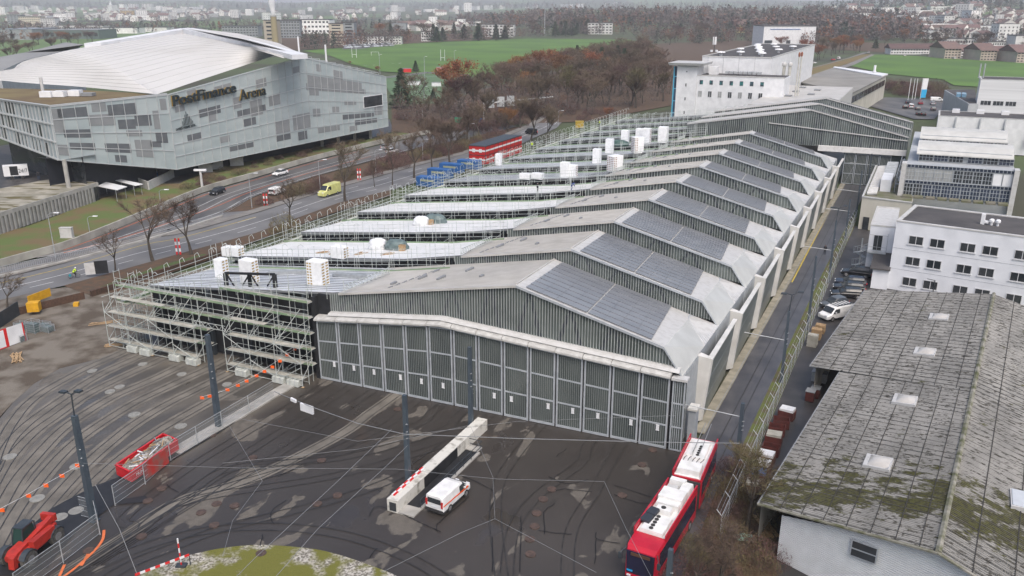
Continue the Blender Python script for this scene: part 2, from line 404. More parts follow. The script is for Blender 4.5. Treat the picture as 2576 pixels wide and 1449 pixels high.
b = MB(); ribbon(b, curve([P(*a).lerp(P(*q), 0.78) for a, q in zip(near1[:5], far1[:5])]), 0.18, 0.045); struct(b, 'yellow_lane_line', M_yline)
b = MB()
for f in (0.06, 0.36, 0.55): ribbon(b, curve([P(*a).lerp(P(*q), f) for a, q in zip(near2[:8], far2[:8])]), 0.15, 0.045)
struct(b, 'ramp_road_markings', M_wline)
b = MB()
for f in (0.30, 0.9): ribbon(b, curve([P(*a).lerp(P(*q), f) for a, q in zip(near2[:7], far2[1:8])]), 0.2, 0.05)
struct(b, 'orange_road_lines', M_oline)
# grass bank and hedge verge
wallp = [(-60, 690), (60, 655), (160, 627), (250, 592), (380, 538), (510, 484), (644, 445), (794, 402), (894, 377), (969, 359), (1100, 332)]
bankup = [(-60, 598), (60, 572), (150, 540), (245, 502), (330, 478), (385, 462), (450, 462), (520, 430), (620, 405), (760, 378), (930, 350), (975, 335)]
sheet('grass_bank', pp(wallp) + pp(bankup)[::-1], 0.02, M_bank)
sheet('hedge_verge', pp(near1[1:7]) + pp([(984, 492), (856, 530), (700, 585), (560, 640), (420, 690), (292, 735), (230, 745)]), 0.04, M_leaf)
sheet('shrub_bed', pp([(560, 535), (644, 494), (794, 445), (950, 402), (1050, 374), (1300, 320), (1350, 310), (1176, 383), (1044, 415), (894, 457), (804, 481), (644, 529)]), 0.05, M_leaf)
# arena forecourt
sheet('forecourt', pp([(-80, 560), (245, 500), (330, 478), (450, 462), (540, 420), (760, 375), (930, 348), (990, 330), (980, 300), (400, 300), (-80, 380)]), 0.0, M_lot)
sheet('woodland_floor', pp([(985, 262), (1120, 262), (1190, 230), (1330, 196), (1420, 175), (1560, 137), (1600, 112), (1900, 100), (2000, 130), (2020, 160), (1990, 200), (1690, 265), (1480, 305), (1300, 312), (1060, 340), (985, 330)]), 0.03, M_leaf)
sheet('woodland_floor', pp([(700, 128), (900, 117), (1100, 105), (1420, 91), (1590, 88), (1900, 98), (2000, 120), (2160, 128), (2300, 135), (2576, 150), (2576, 120), (2200, 108), (1900, 88), (1400, 78), (900, 88), (700, 96)]), 0.03, M_leaf)
# playing fields
sheet('playing_field', pp([(760, 128), (900, 118), (1100, 106), (1250, 101), (1420, 92), (1500, 89), (1570, 91), (1600, 106), (1560, 135), (1400, 175), (1250, 195), (1120, 190), (960, 180), (880, 160), (830, 140)]), 0.12, M_grass)
sheet('training_pitch', pp([(972, 194), (1075, 184), (1130, 188), (1180, 210), (1100, 262), (1000, 262), (972, 220)]), 0.10, M_pitch)
b = MB()
def pline(b, a, c, wd=0.35, z=0.16): ribbon(b, [P(*a), P(*c)], wd, z)
for a, c in (((1008, 198), (1100, 192)), ((1000, 222), (1060, 214)), ((1060, 214), (1150, 220)), ((1010, 236), (1090, 226)), ((1012, 204), (1040, 200)), ((1070, 240), (1120, 236))): pline(b, a, c)
for a, c in (((915, 166), (922, 166)), ((938, 164), (944, 164)), ((985, 160), (992, 160)), ((1003, 160), (1009, 159))): pline(b, a, c, 0.9)
struct(b, 'pitch_lines', M_wline)
sheet('meadow', pp([(2140, 166), (2175, 150), (2200, 137), (2300, 141), (2430, 150), (2600, 160), (2700, 168), (2650, 235), (2480, 220), (2400, 215), (2370, 200), (2230, 186)]), 0.12, M_grass)
sheet('meadow_path', pp([(2028, 196), (2080, 178), (2130, 162), (2192, 137), (2200, 138), (2150, 163), (2100, 180), (2040, 203)]), 0.16, M_walk)
sheet('meadow_verge', pp([(2020, 175), (2080, 160), (2165, 137), (2195, 137), (2130, 161), (2080, 177), (2026, 195)]), 0.10, mat('autumn_verge', (0.13, 0.12, 0.035), 0.95, c2=(0.16, 0.1, 0.04), scale=0.08, detail=8))
sheet('avenue', pp([(2000, 183), (2060, 166), (2130, 147), (2172, 132), (2185, 132), (2160, 140), (2085, 161), (2020, 178)]), 0.14, M_road)
sheet('car_park', pp([(2190, 268), (2225, 245), (2380, 250), (2378, 268), (2350, 300), (2300, 300)]), 0.08, M_road2)
sheet('distant_car_park', pp([(870, 108), (960, 104), (1000, 112), (900, 124), (860, 124)]), 0.14, M_road2)
# gravel island in the turning loop
isl = [(330, 1460), (400, 1425), (480, 1397), (560, 1380), (640, 1372), (720, 1375), (800, 1384), (870, 1402), (950, 1430), (1000, 1452), (1060, 1500), (1060, 1700), (300, 1700)]
def island_material():
 m = mat('island_gravel', (0.42, 0.40, 0.36), 0.95, c2=(0.12, 0.11, 0.09), scale=5.0, detail=3, lo=0.42, hi=0.6, bump=0.6, bscale=6)
 n = m.node_tree.nodes; l = m.node_tree.links; b = n['Principled BSDF']
 src = b.inputs['Base Color'].links[0].from_socket
 g = n.new('ShaderNodeNewGeometry'); z = n.new('ShaderNodeTexNoise'); z.inputs['Scale'].default_value = 0.45; z.inputs['Detail'].default_value = 8; l.new(g.outputs['Position'], z.inputs[0])
 vd = n.new('ShaderNodeVectorMath'); vd.operation = 'DISTANCE'; c = P(640, 1500); vd.inputs[1].default_value = c; l.new(g.outputs['Position'], vd.inputs[0])
 mr0 = n.new('ShaderNodeMapRange'); mr0.inputs['From Min'].default_value = 10.5; mr0.inputs['From Max'].default_value = 3; mr0.inputs['To Max'].default_value = 0.31; l.new(vd.outputs['Value'], mr0.inputs[0])
 ad = n.new('ShaderNodeMath'); l.new(z.outputs[0], ad.inputs[0]); l.new(mr0.outputs[0], ad.inputs[1])
 mr = n.new('ShaderNodeMapRange'); mr.inputs['From Min'].default_value = 0.56; mr.inputs['From Max'].default_value = 0.70; l.new(ad.outputs[0], mr.inputs[0])
 mx = n.new('ShaderNodeMix'); mx.data_type = 'RGBA'; l.new(src, mx.inputs['A']); mx.inputs['B'].default_value = (0.12, 0.12, 0.02, 1); l.new(mr.outputs[0], mx.inputs['Factor'])
 l.new(mx.outputs['Result'], b.inputs['Base Color']); return m
sheet('gravel_island', curve(pp(isl), 4), 0.05, island_material())
# ---------------------------------------------------------------- tracks
def track(name, pts, bed=None, gauge=1.0, n=8, z=0.036):
 c = curve(pts, n)
 if bed:
  bb = MB(); ribbon(bb, c, bed, z - 0.022); struct(bb, 'track_bed', M_railbed)
 bb = MB()
 for s in (-gauge / 2, gauge / 2): ribbon(bb, c, 0.10, z, s)
 struct(bb, name, M_rail)
LT = [
 [(300, 890), (222, 924), (170, 951), (112, 984), (66, 1020), (36, 1058), (16, 1090), (-10, 1150), (-30, 1230)],
 [(360, 893), (279, 929), (223, 959), (177, 990), (114, 1033), (63, 1072), (20, 1120), (-15, 1190)],
 [(418, 899), (329, 939), (253, 975), (203, 1003), (152, 1040), (84, 1090), (20, 1160), (-30, 1250)],
 [(469, 914), (380, 957), (291, 995), (215, 1040), (152, 1085), (90, 1150), (40, 1210), (-10, 1300)],
 [(519, 929), (431, 969), (342, 1012), (266, 1058), (203, 1102), (150, 1150), (90, 1220), (40, 1290), (-10, 1380)],
 [(578, 937), (494, 980), (418, 1018), (342, 1064), (285, 1108), (220, 1165), (150, 1240), (90, 1310), (30, 1385), (-10, 1440)],
 [(640, 950), (560, 992), (470, 1042), (390, 1090), (310, 1148), (235, 1215), (160, 1290), (100, 1350)]]
for k, t in enumerate(LT): track('tram_track', pp([(t[0][0] + 60, t[0][1] - 30)] + t), bed=2.0, z=0.036 + 0.001 * k)
# tracks out of the gates: straight along the halls, then one after another into the ladder
def gate(i, d=0.0): return W(2.9 * i + 1.6, 0.3), W(2.9 * i + 1.6, -d)
ladder = [P(*q) for q in ((720, 1110), (600, 1178), (480, 1252), (350, 1330), (200, 1425), (20, 1540))]
for i in range(8):
 Ls = (22, 19, 15, 11, 8, 6, 6, 6)[i]; a, c = gate(i, Ls); j = (3, 3, 2, 2, 2, 1, 1, 2)[i]; sh = Vector((0.6 * (i % 3 - 1), -0.5 * (i % 2), 0)); q = ladder[j] + sh; c2 = c - VX * (Ls * .3)
 track('tram_track', [a, c.lerp(a, 0.5), c, c2.lerp(q, .4) - VX * (1.5 if i > 2 else .5)] + [t + sh for t in ladder[j:]], bed=1.6 if i == 3 else None, z=0.036 + 0.0012 * i)
for i, pts in ((9, [(1262, 1200), (1247, 1300), (1262, 1450), (1275, 1560)]), (11, [(1460, 1165), (1350, 1250), (1293, 1330), (1275, 1450), (1280, 1560)]), (12, [(1500, 1230), (1440, 1330), (1428, 1450), (1440, 1560)])):
 a, c = gate(i, 3); track('tram_track', [a, c] + pp(pts), z=0.045 + 0.001 * i)
track('tram_track', pp([(100, 1500), (300, 1400), (440, 1352), (560, 1330), (700, 1326), (830, 1340), (930, 1365), (1040, 1410), (1120, 1460), (1200, 1540)]), z=0.061)
track('tram_track', pp([(160, 1520), (330, 1420), (440, 1375), (560, 1330), (760, 1280), (900, 1240), (1010, 1195), (1120, 1120)]), z=0.064)
track('tram_track', [W(45.4, -24), W(45.3, -8), W(45.3, 60), W(45.2, 140)], z=0.05)
# manholes and joints
M_mh = mat('manhole_iron', (0.085, 0.055, 0.045), 0.7, c2=(0.05, 0.035, 0.03), scale=3)
M_mhc = mat('manhole_concrete', (0.24, 0.24, 0.225), 0.8, c2=(0.18, 0.18, 0.17), scale=2)
def manhole(px, py, r, m, label):
 c = P(px, py, 0.0); b = MB(); b.lathe(c, [(0, 0.075), (r - 0.07, 0.075), (r - 0.06, 0.068), (r, 0.078), (r, 0.0)], 20)
 for s in (-0.3, 0.3): b.box(c.x - r * 0.6, c.x + r * 0.6, c.y + s * r - 0.015, c.y + s * r + 0.015, 0.0765, 0.081)
 solo(b, 'manhole_cover', m, label, 'manhole cover', c, 'manhole covers in the depot yard')
MHL = [(232, 934, 'between the two outer curving tracks'), (359, 917, 'next to the wet rails by the scaffold'), (301, 974, 'on the dark strip, paired with a smaller one'), (277, 986, 'smaller one of a pair on the dark strip'), (457, 942, 'right of the leftmost ballast blocks'), (571, 968, 'behind the mast by the scaffold passage'), (338, 1044, 'large pale one in the middle of the curved tracks'), (455, 1073, 'left of the concrete kerb strip'), (25, 1150, 'at the left edge between tracks'), (193, 1174, 'left of the tall lamp mast'), (94, 1255, 'below the orange flag line'), (151, 1302, 'in front of the red telehandler'), (192, 1286, 'by the open mesh fence gate')]
for x, y, s in MHL: manhole(x, y, 0.62 if y > 1000 else 0.55, M_mhc, 'round pale concrete manhole cover ' + s)
MHR = [(533, 1096), (636, 1152), (407, 1230), (372, 1261), (545, 1268), (590, 1273), (506, 1290), (539, 1322), (356, 1350), (223, 1386), (809, 1159), (657, 1393), (780, 1035), (849, 1247), (798, 1268), (1388, 1232), (1615, 1170), (1642, 1133), (1565, 1247), (1366, 1257), (1350, 1292), (1345, 1325), (1333, 1357), (1335, 1395), (1000, 1030), (1150, 985)]
for i, (x, y) in enumerate(MHR): manhole(x, y, 0.42, M_mh, 'round rusty iron manhole cover set in the dark wet asphalt')
tarl = [[(1105, 1175), (1240, 1235), (1230, 1290)], [(930, 1300), (960, 1275), (1100, 1335), (1100, 1322), (1180, 1250)], [(1380, 1200), (1430, 1218), (1480, 1207)], [(1385, 1240), (1420, 1232), (1490, 1238)], [(1545, 1222), (1640, 1252)], [(1545, 1245), (1600, 1265), (1640, 1268)], [(1370, 1345), (1370, 1290), (1395, 1268)], [(1355, 1336), (1400, 1342), (1438, 1345)], [(1500, 1340), (1505, 1360), (1560, 1368)], [(1500, 1355), (1495, 1420)], [(690, 1320), (682, 1290), (720, 1260)], [(1310, 1300), (1308, 1440)], [(1238, 1350), (1238, 1440)], [(660, 1345), (655, 1375)], [(950, 1380), (930, 1405)], [(700, 1200), (760, 1170)], [(420, 1220), (450, 1240)], [(1400, 1150), (1425, 1130)]]
b = MB()
for t in tarl:
 c = curve(pp(t), 3)
 for q in c[1:-1]: q += Vector((rnd.uniform(-.08, .08), rnd.uniform(-.08, .08), 0))
 ribbon(b, c, 0.07, 0.069)
struct(b, 'tar_joints', M_tar)
b = MB(); ribbon(b, curve(pp([(262, 1335), (258, 1360), (235, 1390), (190, 1430), (150, 1460)])), 0.22, 0.07)
ribbon(b, pp([(222, 1395), (205, 1425)]), 0.22, 0.072); ribbon(b, pp([(163, 1422), (148, 1455)]), 0.22, 0.072); struct(b, 'orange_site_markings', M_oline)
# fresh black strips of asphalt
b = MB(); b.sheet(pp([(30, 1449), (-40, 1449), (60, 1340), (130, 1280), (235, 1225), (330, 1190), (520, 1085), (640, 1010), (660, 1015), (560, 1085), (400, 1180), (300, 1262), (190, 1340), (120, 1430)]), 0.067)
b.sheet(pp([(300, 1258), (368, 1248), (372, 1264), (296, 1271)]), 0.0705); struct(b, 'fresh_asphalt', mat('fresh_asphalt', (0.012, 0.012, 0.014), 0.55, c2=(0.02, 0.02, 0.022), scale=1))
# raised concrete kerb between old and new yard
b = MB(); kp = pp([(748, 960), (690, 992), (600, 1046), (520, 1092), (440, 1140)])
for a, c in zip(kp[:-1], kp[1:]): b.bar(a, c, 1.5, 0.16)
struct(b, 'concrete_strip', M_conc)
# ================================================================ tram depot: nine shed-roofed bays
M_rib = mat('profiled_rib', (0.36, 0.385, 0.385), 0.5, c2=(0.27, 0.295, 0.295), scale=0.8)
M_pane = mat('profiled_glass', (0.14, 0.167, 0.158), 0.3, c2=(0.038, 0.05, 0.048), scale=0.3, lo=0.3, hi=0.7, stretch=(1, 1, 0.5))
M_panel = mat('gate_glass', (0.05, 0.06, 0.06), 0.22, c2=(0.10, 0.115, 0.11), scale=0.35, stretch=(1, 1, 0.4))
M_frame = mat('gate_frame', (0.44, 0.47, 0.50), 0.45, 0.2, c2=(0.36, 0.39, 0.42), scale=1.5)
M_fascia = mat('fascia_metal', (0.48, 0.48, 0.475), 0.55, c2=(0.37, 0.365, 0.35), scale=1.6, detail=8, lo=0.45, hi=0.8)
M_roof = mat('grey_roof_sheet', (0.46, 0.45, 0.435), 0.6, c2=(0.39, 0.38, 0.36), scale=0.25, detail=6)
M_seam = mat('roof_seam', (0.50, 0.49, 0.47), 0.6, c2=(0.40, 0.39, 0.37), scale=0.6)
M_memb = mat('new_roof_membrane', (0.74, 0.755, 0.77), 0.5, c2=(0.64, 0.655, 0.67), scale=0.4)
M_deck = mat('metal_roof_deck', (0.58, 0.605, 0.64), 0.45, 0.05, c2=(0.48, 0.505, 0.54), scale=0.3)
M_groove = mat('deck_groove', (0.07, 0.08, 0.09), 0.7)
M_solar = mat('solar_panel', (0.205, 0.215, 0.235), 0.32, c2=(0.17, 0.18, 0.20), scale=0.35, detail=3)
M_gap = mat('panel_joint', (0.22, 0.23, 0.24), 0.6)
M_chamf = mat('pale_corrugated_sheet', (0.44, 0.455, 0.45), 0.5, c2=(0.38, 0.39, 0.385), scale=0.4)
M_sidep = mat('side_glass', (0.115, 0.14, 0.135), 0.3, c2=(0.08, 0.10, 0.098), scale=0.25)
M_fin = mat('white_fin', (0.59, 0.585, 0.565), 0.5, c2=(0.50, 0.495, 0.47), scale=0.6)
PER = 14.45
def rz(u, w):
 a = u - 24.4; r = 14.5 - 0.27 * a - 0.144 * w; l = 14.5 + 0.178 * a - 0.081 * w
 l2 = 10.51 + 0.104 * (u - 2.0) - 0.081 * w
 return min(r, max(l, l2))
def ridge(w): return 24.4 - 0.14 * w
def wallbase(u, k):
 if k == 0:
  return 8.0 + (u - 1.6) * 0.104 if u < 15.1 else (9.42 - (u - 15.1) * 0.055)
 return min(rz(min(u, 38.4), PER), 99) - 0.1 - (max(0, u - 38.4)) * 0.15
depot = Th('tram_depot', 'long grey tram depot with saw-tooth glazed bays, solar roofs and tall glass gates', 'tram depot', W(20, 0, 0))
def braces(th, F, us, v, top, base):
 for u in us:
  b = MB(F)
  for s in (-1, 1):
   zt = top(u) - 0.15; u2 = u + s * 1.25; zb = base(u2) + 0.1
   h = 0.24
   b.hexa([(u2 - h, v, zb), (u2 + h, v, zb), (u2 + h, v + .06, zb), (u2 - h, v + .06, zb)], [(u - h * .6, v, zt), (u + h * .6, v, zt), (u + h * .6, v + .06, zt), (u - h * .6, v + .06, zt)])
  th.part(b, 'roof_truss', M_dark)
for k in range(9):
 v0 = 0.3 + PER * k; f = lambda u, ww, z, v0=v0: W(u, v0 + ww, z)
 uL = 1.6 if k == 0 else (9.2 if k < 5 else 6.0)
 # glazed front wall under the roof edge
 b = MB(f); us = [uL, 15.1, 24.4, 38.4, 39.6, 41.3] if uL < 15 else [uL, 24.4, 38.4, 39.6, 41.3]
 top = lambda u: rz(u, 0) if u <= 39.6 else 10.4 - (u - 39.6) * 1.45
 bs = lambda u, k=k: wallbase(u, k)
 for a, c in zip(us[:-1], us[1:]): b.q((a, 0, bs(a)), (c, 0, bs(c)), (c, 0, top(c) - .05), (a, 0, top(a) - .05))
 depot.part(b, 'glazed_wall', M_pane)
 braces(depot, f, [u for u in [4.0 + 4.35 * j for j in range(9)] if uL + 1 < u < 38], -0.03, top, bs)
 b = MB(f); st = 0.30 if k < 2 else (0.36 if k < 4 else 0.5); u = uL + 0.1; rw = 0.06 if k < 4 else 0.09
 while u < 41.2:
  b.box(u - rw / 2, u + rw / 2, -0.14, -0.04, bs(u), max(top(u) - 0.1, bs(u) + 0.02)); u += st
 depot.part(b, 'wall_rib', M_rib)
 # roof plane east of the ridge
 b = MB(f); n0, n1 = (ridge(0), ridge(14.3))
 P00 = (n0, -0.35, rz(n0, -0.35)); P01 = (n1, 14.4, rz(n1, 14.4))
 B0 = (39.6, -0.35, rz(39.6, -0.35)); B1 = (38.75, 12.0, rz(38.75, 12)); B2 = (38.2, 14.4, rz(38.2, 14.4) - 0.1)
 b.q(P00, B0, B1, P01, m=0); b.q(P01, B1, B2, m=0)
 E0 = (41.55, -0.35, 7.7); E1 = (41.55, 8.0, 7.7); E2 = (41.6, 14.4, 7.75)
 b.q(B0, E0, E1, B1, m=1); b.q(B1, E1, E2, B2, m=0)
 t = 0.12
 b.q((n0, -0.35, rz(n0, -0.35) - t * 2.2), (39.6, -0.35, rz(39.6, -0.35) - t * 2.2), B0, P00, m=2)
 b.q((39.6, -0.35, B0[2] - .26), (41.55, -0.35, 7.45), E0, B0, m=2)
 for j in range(1, 26):        # corrugation of the pale end slope
  s = j / 26; A = Vector(B0).lerp(Vector(B1), s); Cc = Vector(E0).lerp(Vector(E1), s); up = Vector((0.02, 0, 0.035)); dv = Vector((0, 0.12, 0))
  b.q(tuple(A + up), tuple(Cc + up), tuple(Cc + dv * .6), tuple(A + dv), m=1); b.q(tuple(A - dv * .4), tuple(Cc - dv * .4), tuple(Cc + up), tuple(A + up), m=1)
 for j in range(1, 12):        # valley gutter boards
  s = j / 12; b.tube(tuple(Vector(B1).lerp(Vector(B2), s) + Vector((0, 0, .02))), tuple(Vector(E1).lerp(Vector(E2), s) + Vector((0, 0, .02))), 0.03, 4, m=2)
 depot.part(b, 'roof', [M_fascia, M_chamf, M_frame])
 # west slope, old grey sheet
 b = MB(f)
 uw = 3.0 if k == 0 else (10.2 if k < 5 else 7.5)
 for a, c in ((uw, ridge(0)),):
  b.q((a, -0.35, rz(a, -0.35)), (ridge(0), -0.35, rz(ridge(0), -0.35)), (ridge(14.3), 14.4, rz(ridge(14.3), 14.4)), (a - 3, 14.4, rz(a - 3, 14.4)), m=0)
  b.q((a, -0.35, rz(a, -.35) - .26), (ridge(0), -0.35, rz(ridge(0), -.35) - .26), (ridge(0), -0.35, rz(ridge(0), -0.35)), (a, -0.35, rz(a, -0.35)), m=1)
 for j in range(1, 30 if k < 3 else 15):
  ww = j * 14.3 / (30 if k < 3 else 15); a = uw - 3 * ww / 14.3
  b.tube((a, ww, rz(a, ww) + .03), (ridge(ww) - 0.3, ww, rz(ridge(ww) - .3, ww) + .03), 0.03, 4, m=1)
 b.tube((ridge(0) - .1, 0, 14.52), (ridge(14.3) - .1, 14.3, rz(ridge(14.3), 14.3) + .02), 0.14, 4, m=1)
 depot.part(b, 'grey_roof', [M_roof, M_seam])
 b = MB(f)
 rq = random.Random(3)
 for (a, ww, L) in ((7.5, 3, 1.0), (9, 9.5, 1.2), (12.5, 4.5, 1.6), (13.6, 9, 1.6), (9.5, 5.5, 1.6), (17.5, 5, 0.7)):
  if a > uw + .5:
   b.box(a, a + 0.3, ww, ww + L, rz(a, ww + L) + .02, rz(a, ww) + 0.22)
 for j in range(9):
  ww = 1.0 + j * 1.4; a = 12.0 if k else 8.5
  b.box(a, a + 0.14, ww, ww + 0.9, rz(a, ww + .9), rz(a, ww) + 0.09)
 depot.part(b, 'snow_guard', M_gap)
 # solar panels: eight columns
 for j in range(8):
  b = MB(f); c0 = 0.95 + j * 1.6 + (0.14 if j > 3 else 0);
  for r in range(9):
   w0 = 0.1 + r * 1.56; w1 = w0 + 1.54
   def sp(du, ww, dz): u = ridge(ww) + du + 0.0; return (u, ww, rz(u, ww) + dz)
   b.hexa([sp(c0, w0, .06), sp(c0 + 1.58, w0, .06), sp(c0 + 1.58, w1, .04), sp(c0, w1, .04)], [sp(c0, w0, .15), sp(c0 + 1.58, w0, .15), sp(c0 + 1.58, w1, .09), sp(c0, w1, .09)], m=0)
   if k < 4:
    b.q(sp(c0 + .45, w0 + .1, .152), sp(c0 + .72, w0 + .1, .152), sp(c0 + .72, w0 + .16, .15), sp(c0 + .45, w0 + .16, .15), m=1)
  for r in range(8):
   w0 = 0.22 + r * 1.56
   if j % 2 == 1 and k < 5: b.q(sp(c0 + 1.54, w0, .155), sp(c0 + 1.60, w0, .155), sp(c0 + 1.60, w0 + 1.0, .15), sp(c0 + 1.54, w0 + 1.0, .15), m=1)
  b2 = None
  depot.part(b, 'solar_panel', [M_solar, M_gap])
 # east side: corrugated wall, white fin, big glass panel
 b = MB(f); b.q((41.5, 0, 0), (41.5, 14.45, 0), (41.5, 14.45, 7.6), (41.5, 0, 7.6));
 for j in range(22):
  w0 = 0.2 + j * 0.28
  b.box(41.5, 41.6, w0, w0 + 0.1, 0.1, 7.5)
 for j in range(3): b.box(41.5, 41.6, 14.5 - .3 * j - .25, 14.5 - .3 * j - .15, 0.1, 7.5)
 depot.part(b, 'side_wall', M_frame)
 b = MB(f); b.hexa([(41.4, 5.7, 0.0), (42.25, 5.9, 0.3), (42.35, 6.2, 0.3), (41.6, 6.4, 0.0)], [(41.4, 5.6, 7.6), (42.9, 5.9, 7.3), (42.95, 6.3, 7.3), (41.6, 6.5, 7.6)])
 b.hexa([(42.4, 6.0, 7.15), (42.95, 5.9, 7.15), (42.75, 18.4, 7.15), (42.3, 18.4, 7.15)], [(42.4, 6.0, 7.3), (42.95, 5.9, 7.3), (42.75, 18.4, 7.3), (42.3, 18.4, 7.3)])
 depot.part(b, 'fin', M_fin)
 b = MB(f); b.hexa([(42.0, 6.3, 0.35), (42.25, 6.3, 0.35), (41.95, 18.3, 0.35), (41.75, 18.3, 0.35)], [(42.3, 6.3, 7.14), (42.85, 6.3, 7.14), (42.6, 18.3, 7.14), (42.3, 18.3, 7.14)], m=0)
 for z in (2.6, 4.9):
  s = (z - .35) / 6.8; b.hexa([(42.2, 6.3, z), (42.26 + .6 * s, 6.3, z), (41.96 + .65 * s, 18.3, z), (41.9, 18.3, z)], [(42.2, 6.3, z + .06), (42.27 + .6 * s, 6.3, z + .06), (41.97 + .65 * s, 18.3, z + .06), (41.9, 18.3, z + .06)], m=1)
 depot.part(b, 'side_glass_panel', [M_sidep, M_frame])
# gates
def gz(u): return 7.2 + u * 0.115 if u < 16 else 9.04 - (u - 16) * 0.058
for i in range(14):
 a = 0.12 + 2.9 * i; c = a + 2.72; v = -0.45
 b = MB(W); fw = 0.16; zt = gz((a + c) / 2) - 0.05
 za, zc = gz(a) - .05, gz(c) - .05
 b.hexa([(a, v - .1, 0.05), (a + fw, v - .1, 0.05), (a + fw, v + .1, 0.05), (a, v + .1, 0.05)], [(a, v - .1, za), (a + fw, v - .1, za), (a + fw, v + .1, za), (a, v + .1, za)])
 b.hexa([(c - fw, v - .1, 0.05), (c, v - .1, 0.05), (c, v + .1, 0.05), (c - fw, v + .1, 0.05)], [(c - fw, v - .1, zc), (c, v - .1, zc), (c, v + .1, zc), (c - fw, v + .1, zc)])
 for s in (0.35, 0.67, 1.0):
  z1, z2 = za * s, zc * s
  b.hexa([(a + fw, v - .08, z1 - .16), (c - fw, v - .08, z2 - .16), (c - fw, v + .08, z2 - .16), (a + fw, v + .08, z1 - .16)], [(a + fw, v - .08, z1), (c - fw, v - .08, z2), (c - fw, v + .08, z2), (a + fw, v + .08, z1)])
 b.box(a + fw, c - fw, v - .08, v + .08, 0.05, 0.3)
 door = depot.part(b, 'gate', M_frame)
 b = MB(W); b.hexa([(a + fw, v - .02, 0.3), (c - fw, v - .02, 0.3), (c - fw, v + .02, 0.3), (a + fw, v + .02, 0.3)], [(a + fw, v - .02, za - .16), (c - fw, v - .02, zc - .16), (c - fw, v + .02, zc - .16), (a + fw, v + .02, za - .16)], m=0)
 for j in range(1, 11):
  u = a + fw + (c - a - 2 * fw) * j / 11; b.box(u - .025, u + .025, v - .06, v - .02, 0.3, min(za, zc) - .2, m=1)
 depot.part(b, 'gate_glazing', [M_panel, mat('gate_rib', (0.17, 0.19, 0.188), 0.5)], sub=door)
 b = MB(W); u = a + (1.9 if i != 8 else 1.2) - (i % 3) * 0.25; b.box(u, u + .3, v - .13, v - .07, 1.92, 2.44); b.box(u - .03, u + .33, v - .14, v - .07, 2.44, 2.48); b.box(u - .03, u + .33, v - .14, v - .07, 1.88, 1.92)
 depot.part(b, 'notice_box', M_white, sub=door)
 # rounded canopy
 b = MB(W); prof = [(0.25, -0.02), (-0.75, -0.02), (-0.95, 0.08), (-0.93, 0.25), (-0.7, 0.42), (-0.3, 0.52), (0.25, 0.58)]
 a2, c2 = a - .06, c + .06
 if a2 < 16 < c2:
  b.loft([[(x, y, gz(x) + z) for y, z in prof] for x in (a2, 16, c2)])
 else: b.loft([[(x, y, gz(x) + z) for y, z in prof] for x in (a2, c2)])
 depot.part(b, 'gate_canopy', mat('canopy_sheet', (.47, .47, .455), .6, c2=(.36, .355, .34), scale=1.8, detail=8))
b = MB(W)      # narrow glazed corner beside the last gate and dark wall behind the gates
b.box(40.85, 42.0, -0.5, -0.3, 0.05, 7.5, m=1); b.box(41.85, 41.95, -0.5, 0.3, 0.05, 7.5, m=1)
for z in (0.05, 2.5, 5.0, 7.4): b.box(40.8, 42.05, -0.56, -0.5, z, z + .14, m=0)
for u in (40.82, 41.9): b.box(u, u + .13, -0.56, -0.5, 0.05, 7.5, m=0)
for j in range(4): b.box(41.05 + j * .2, 41.1 + j * .2, -0.54, -0.5, 0.1, 7.4, m=0)
b.box(40.7, 42.2, -0.75, 0.2, 7.5, 7.75, m=2)
depot.part(b, 'corner_glazing', [M_frame, M_panel, M_fascia])
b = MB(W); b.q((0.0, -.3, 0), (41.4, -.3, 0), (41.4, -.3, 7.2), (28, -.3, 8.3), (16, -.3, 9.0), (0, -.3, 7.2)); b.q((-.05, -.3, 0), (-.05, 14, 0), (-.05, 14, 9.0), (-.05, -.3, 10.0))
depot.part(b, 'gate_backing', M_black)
# fascia strip at the foot of the upper wall
b = MB(W)
for a, c in ((1.6, 16), (16, 41.3)): b.hexa([(a, -.5, gz(a) + .6), (c, -.5, gz(c) + .6), (c, .3, gz(c) + .6), (a, .3, gz(a) + .6)], [(a, -.15, gz(a) + .82), (c, -.15, gz(c) + .82), (c, .3, gz(c) + .9), (a, .3, gz(a) + .9)])
depot.part(b, 'wall_sill', M_fascia)
# black portal left of the gates
b = MB(W); b.box(-.35, .06, -.6, .3, 0, 10.0); b.box(0.1, 1.6, 0.0, .3, 7.9, 10.2); depot.part(b, 'black_cladding', M_black)
# concrete pier with a cap by the side wall
pier = MB(W); pier.box(42.0, 42.75, 1.6, 2.6, 0, 3.6, m=0); pier.box(41.9, 42.85, 1.4, 2.8, 3.6, 3.8, m=1); depot.part(pier, 'service_pier', [M_frame, M_fin])
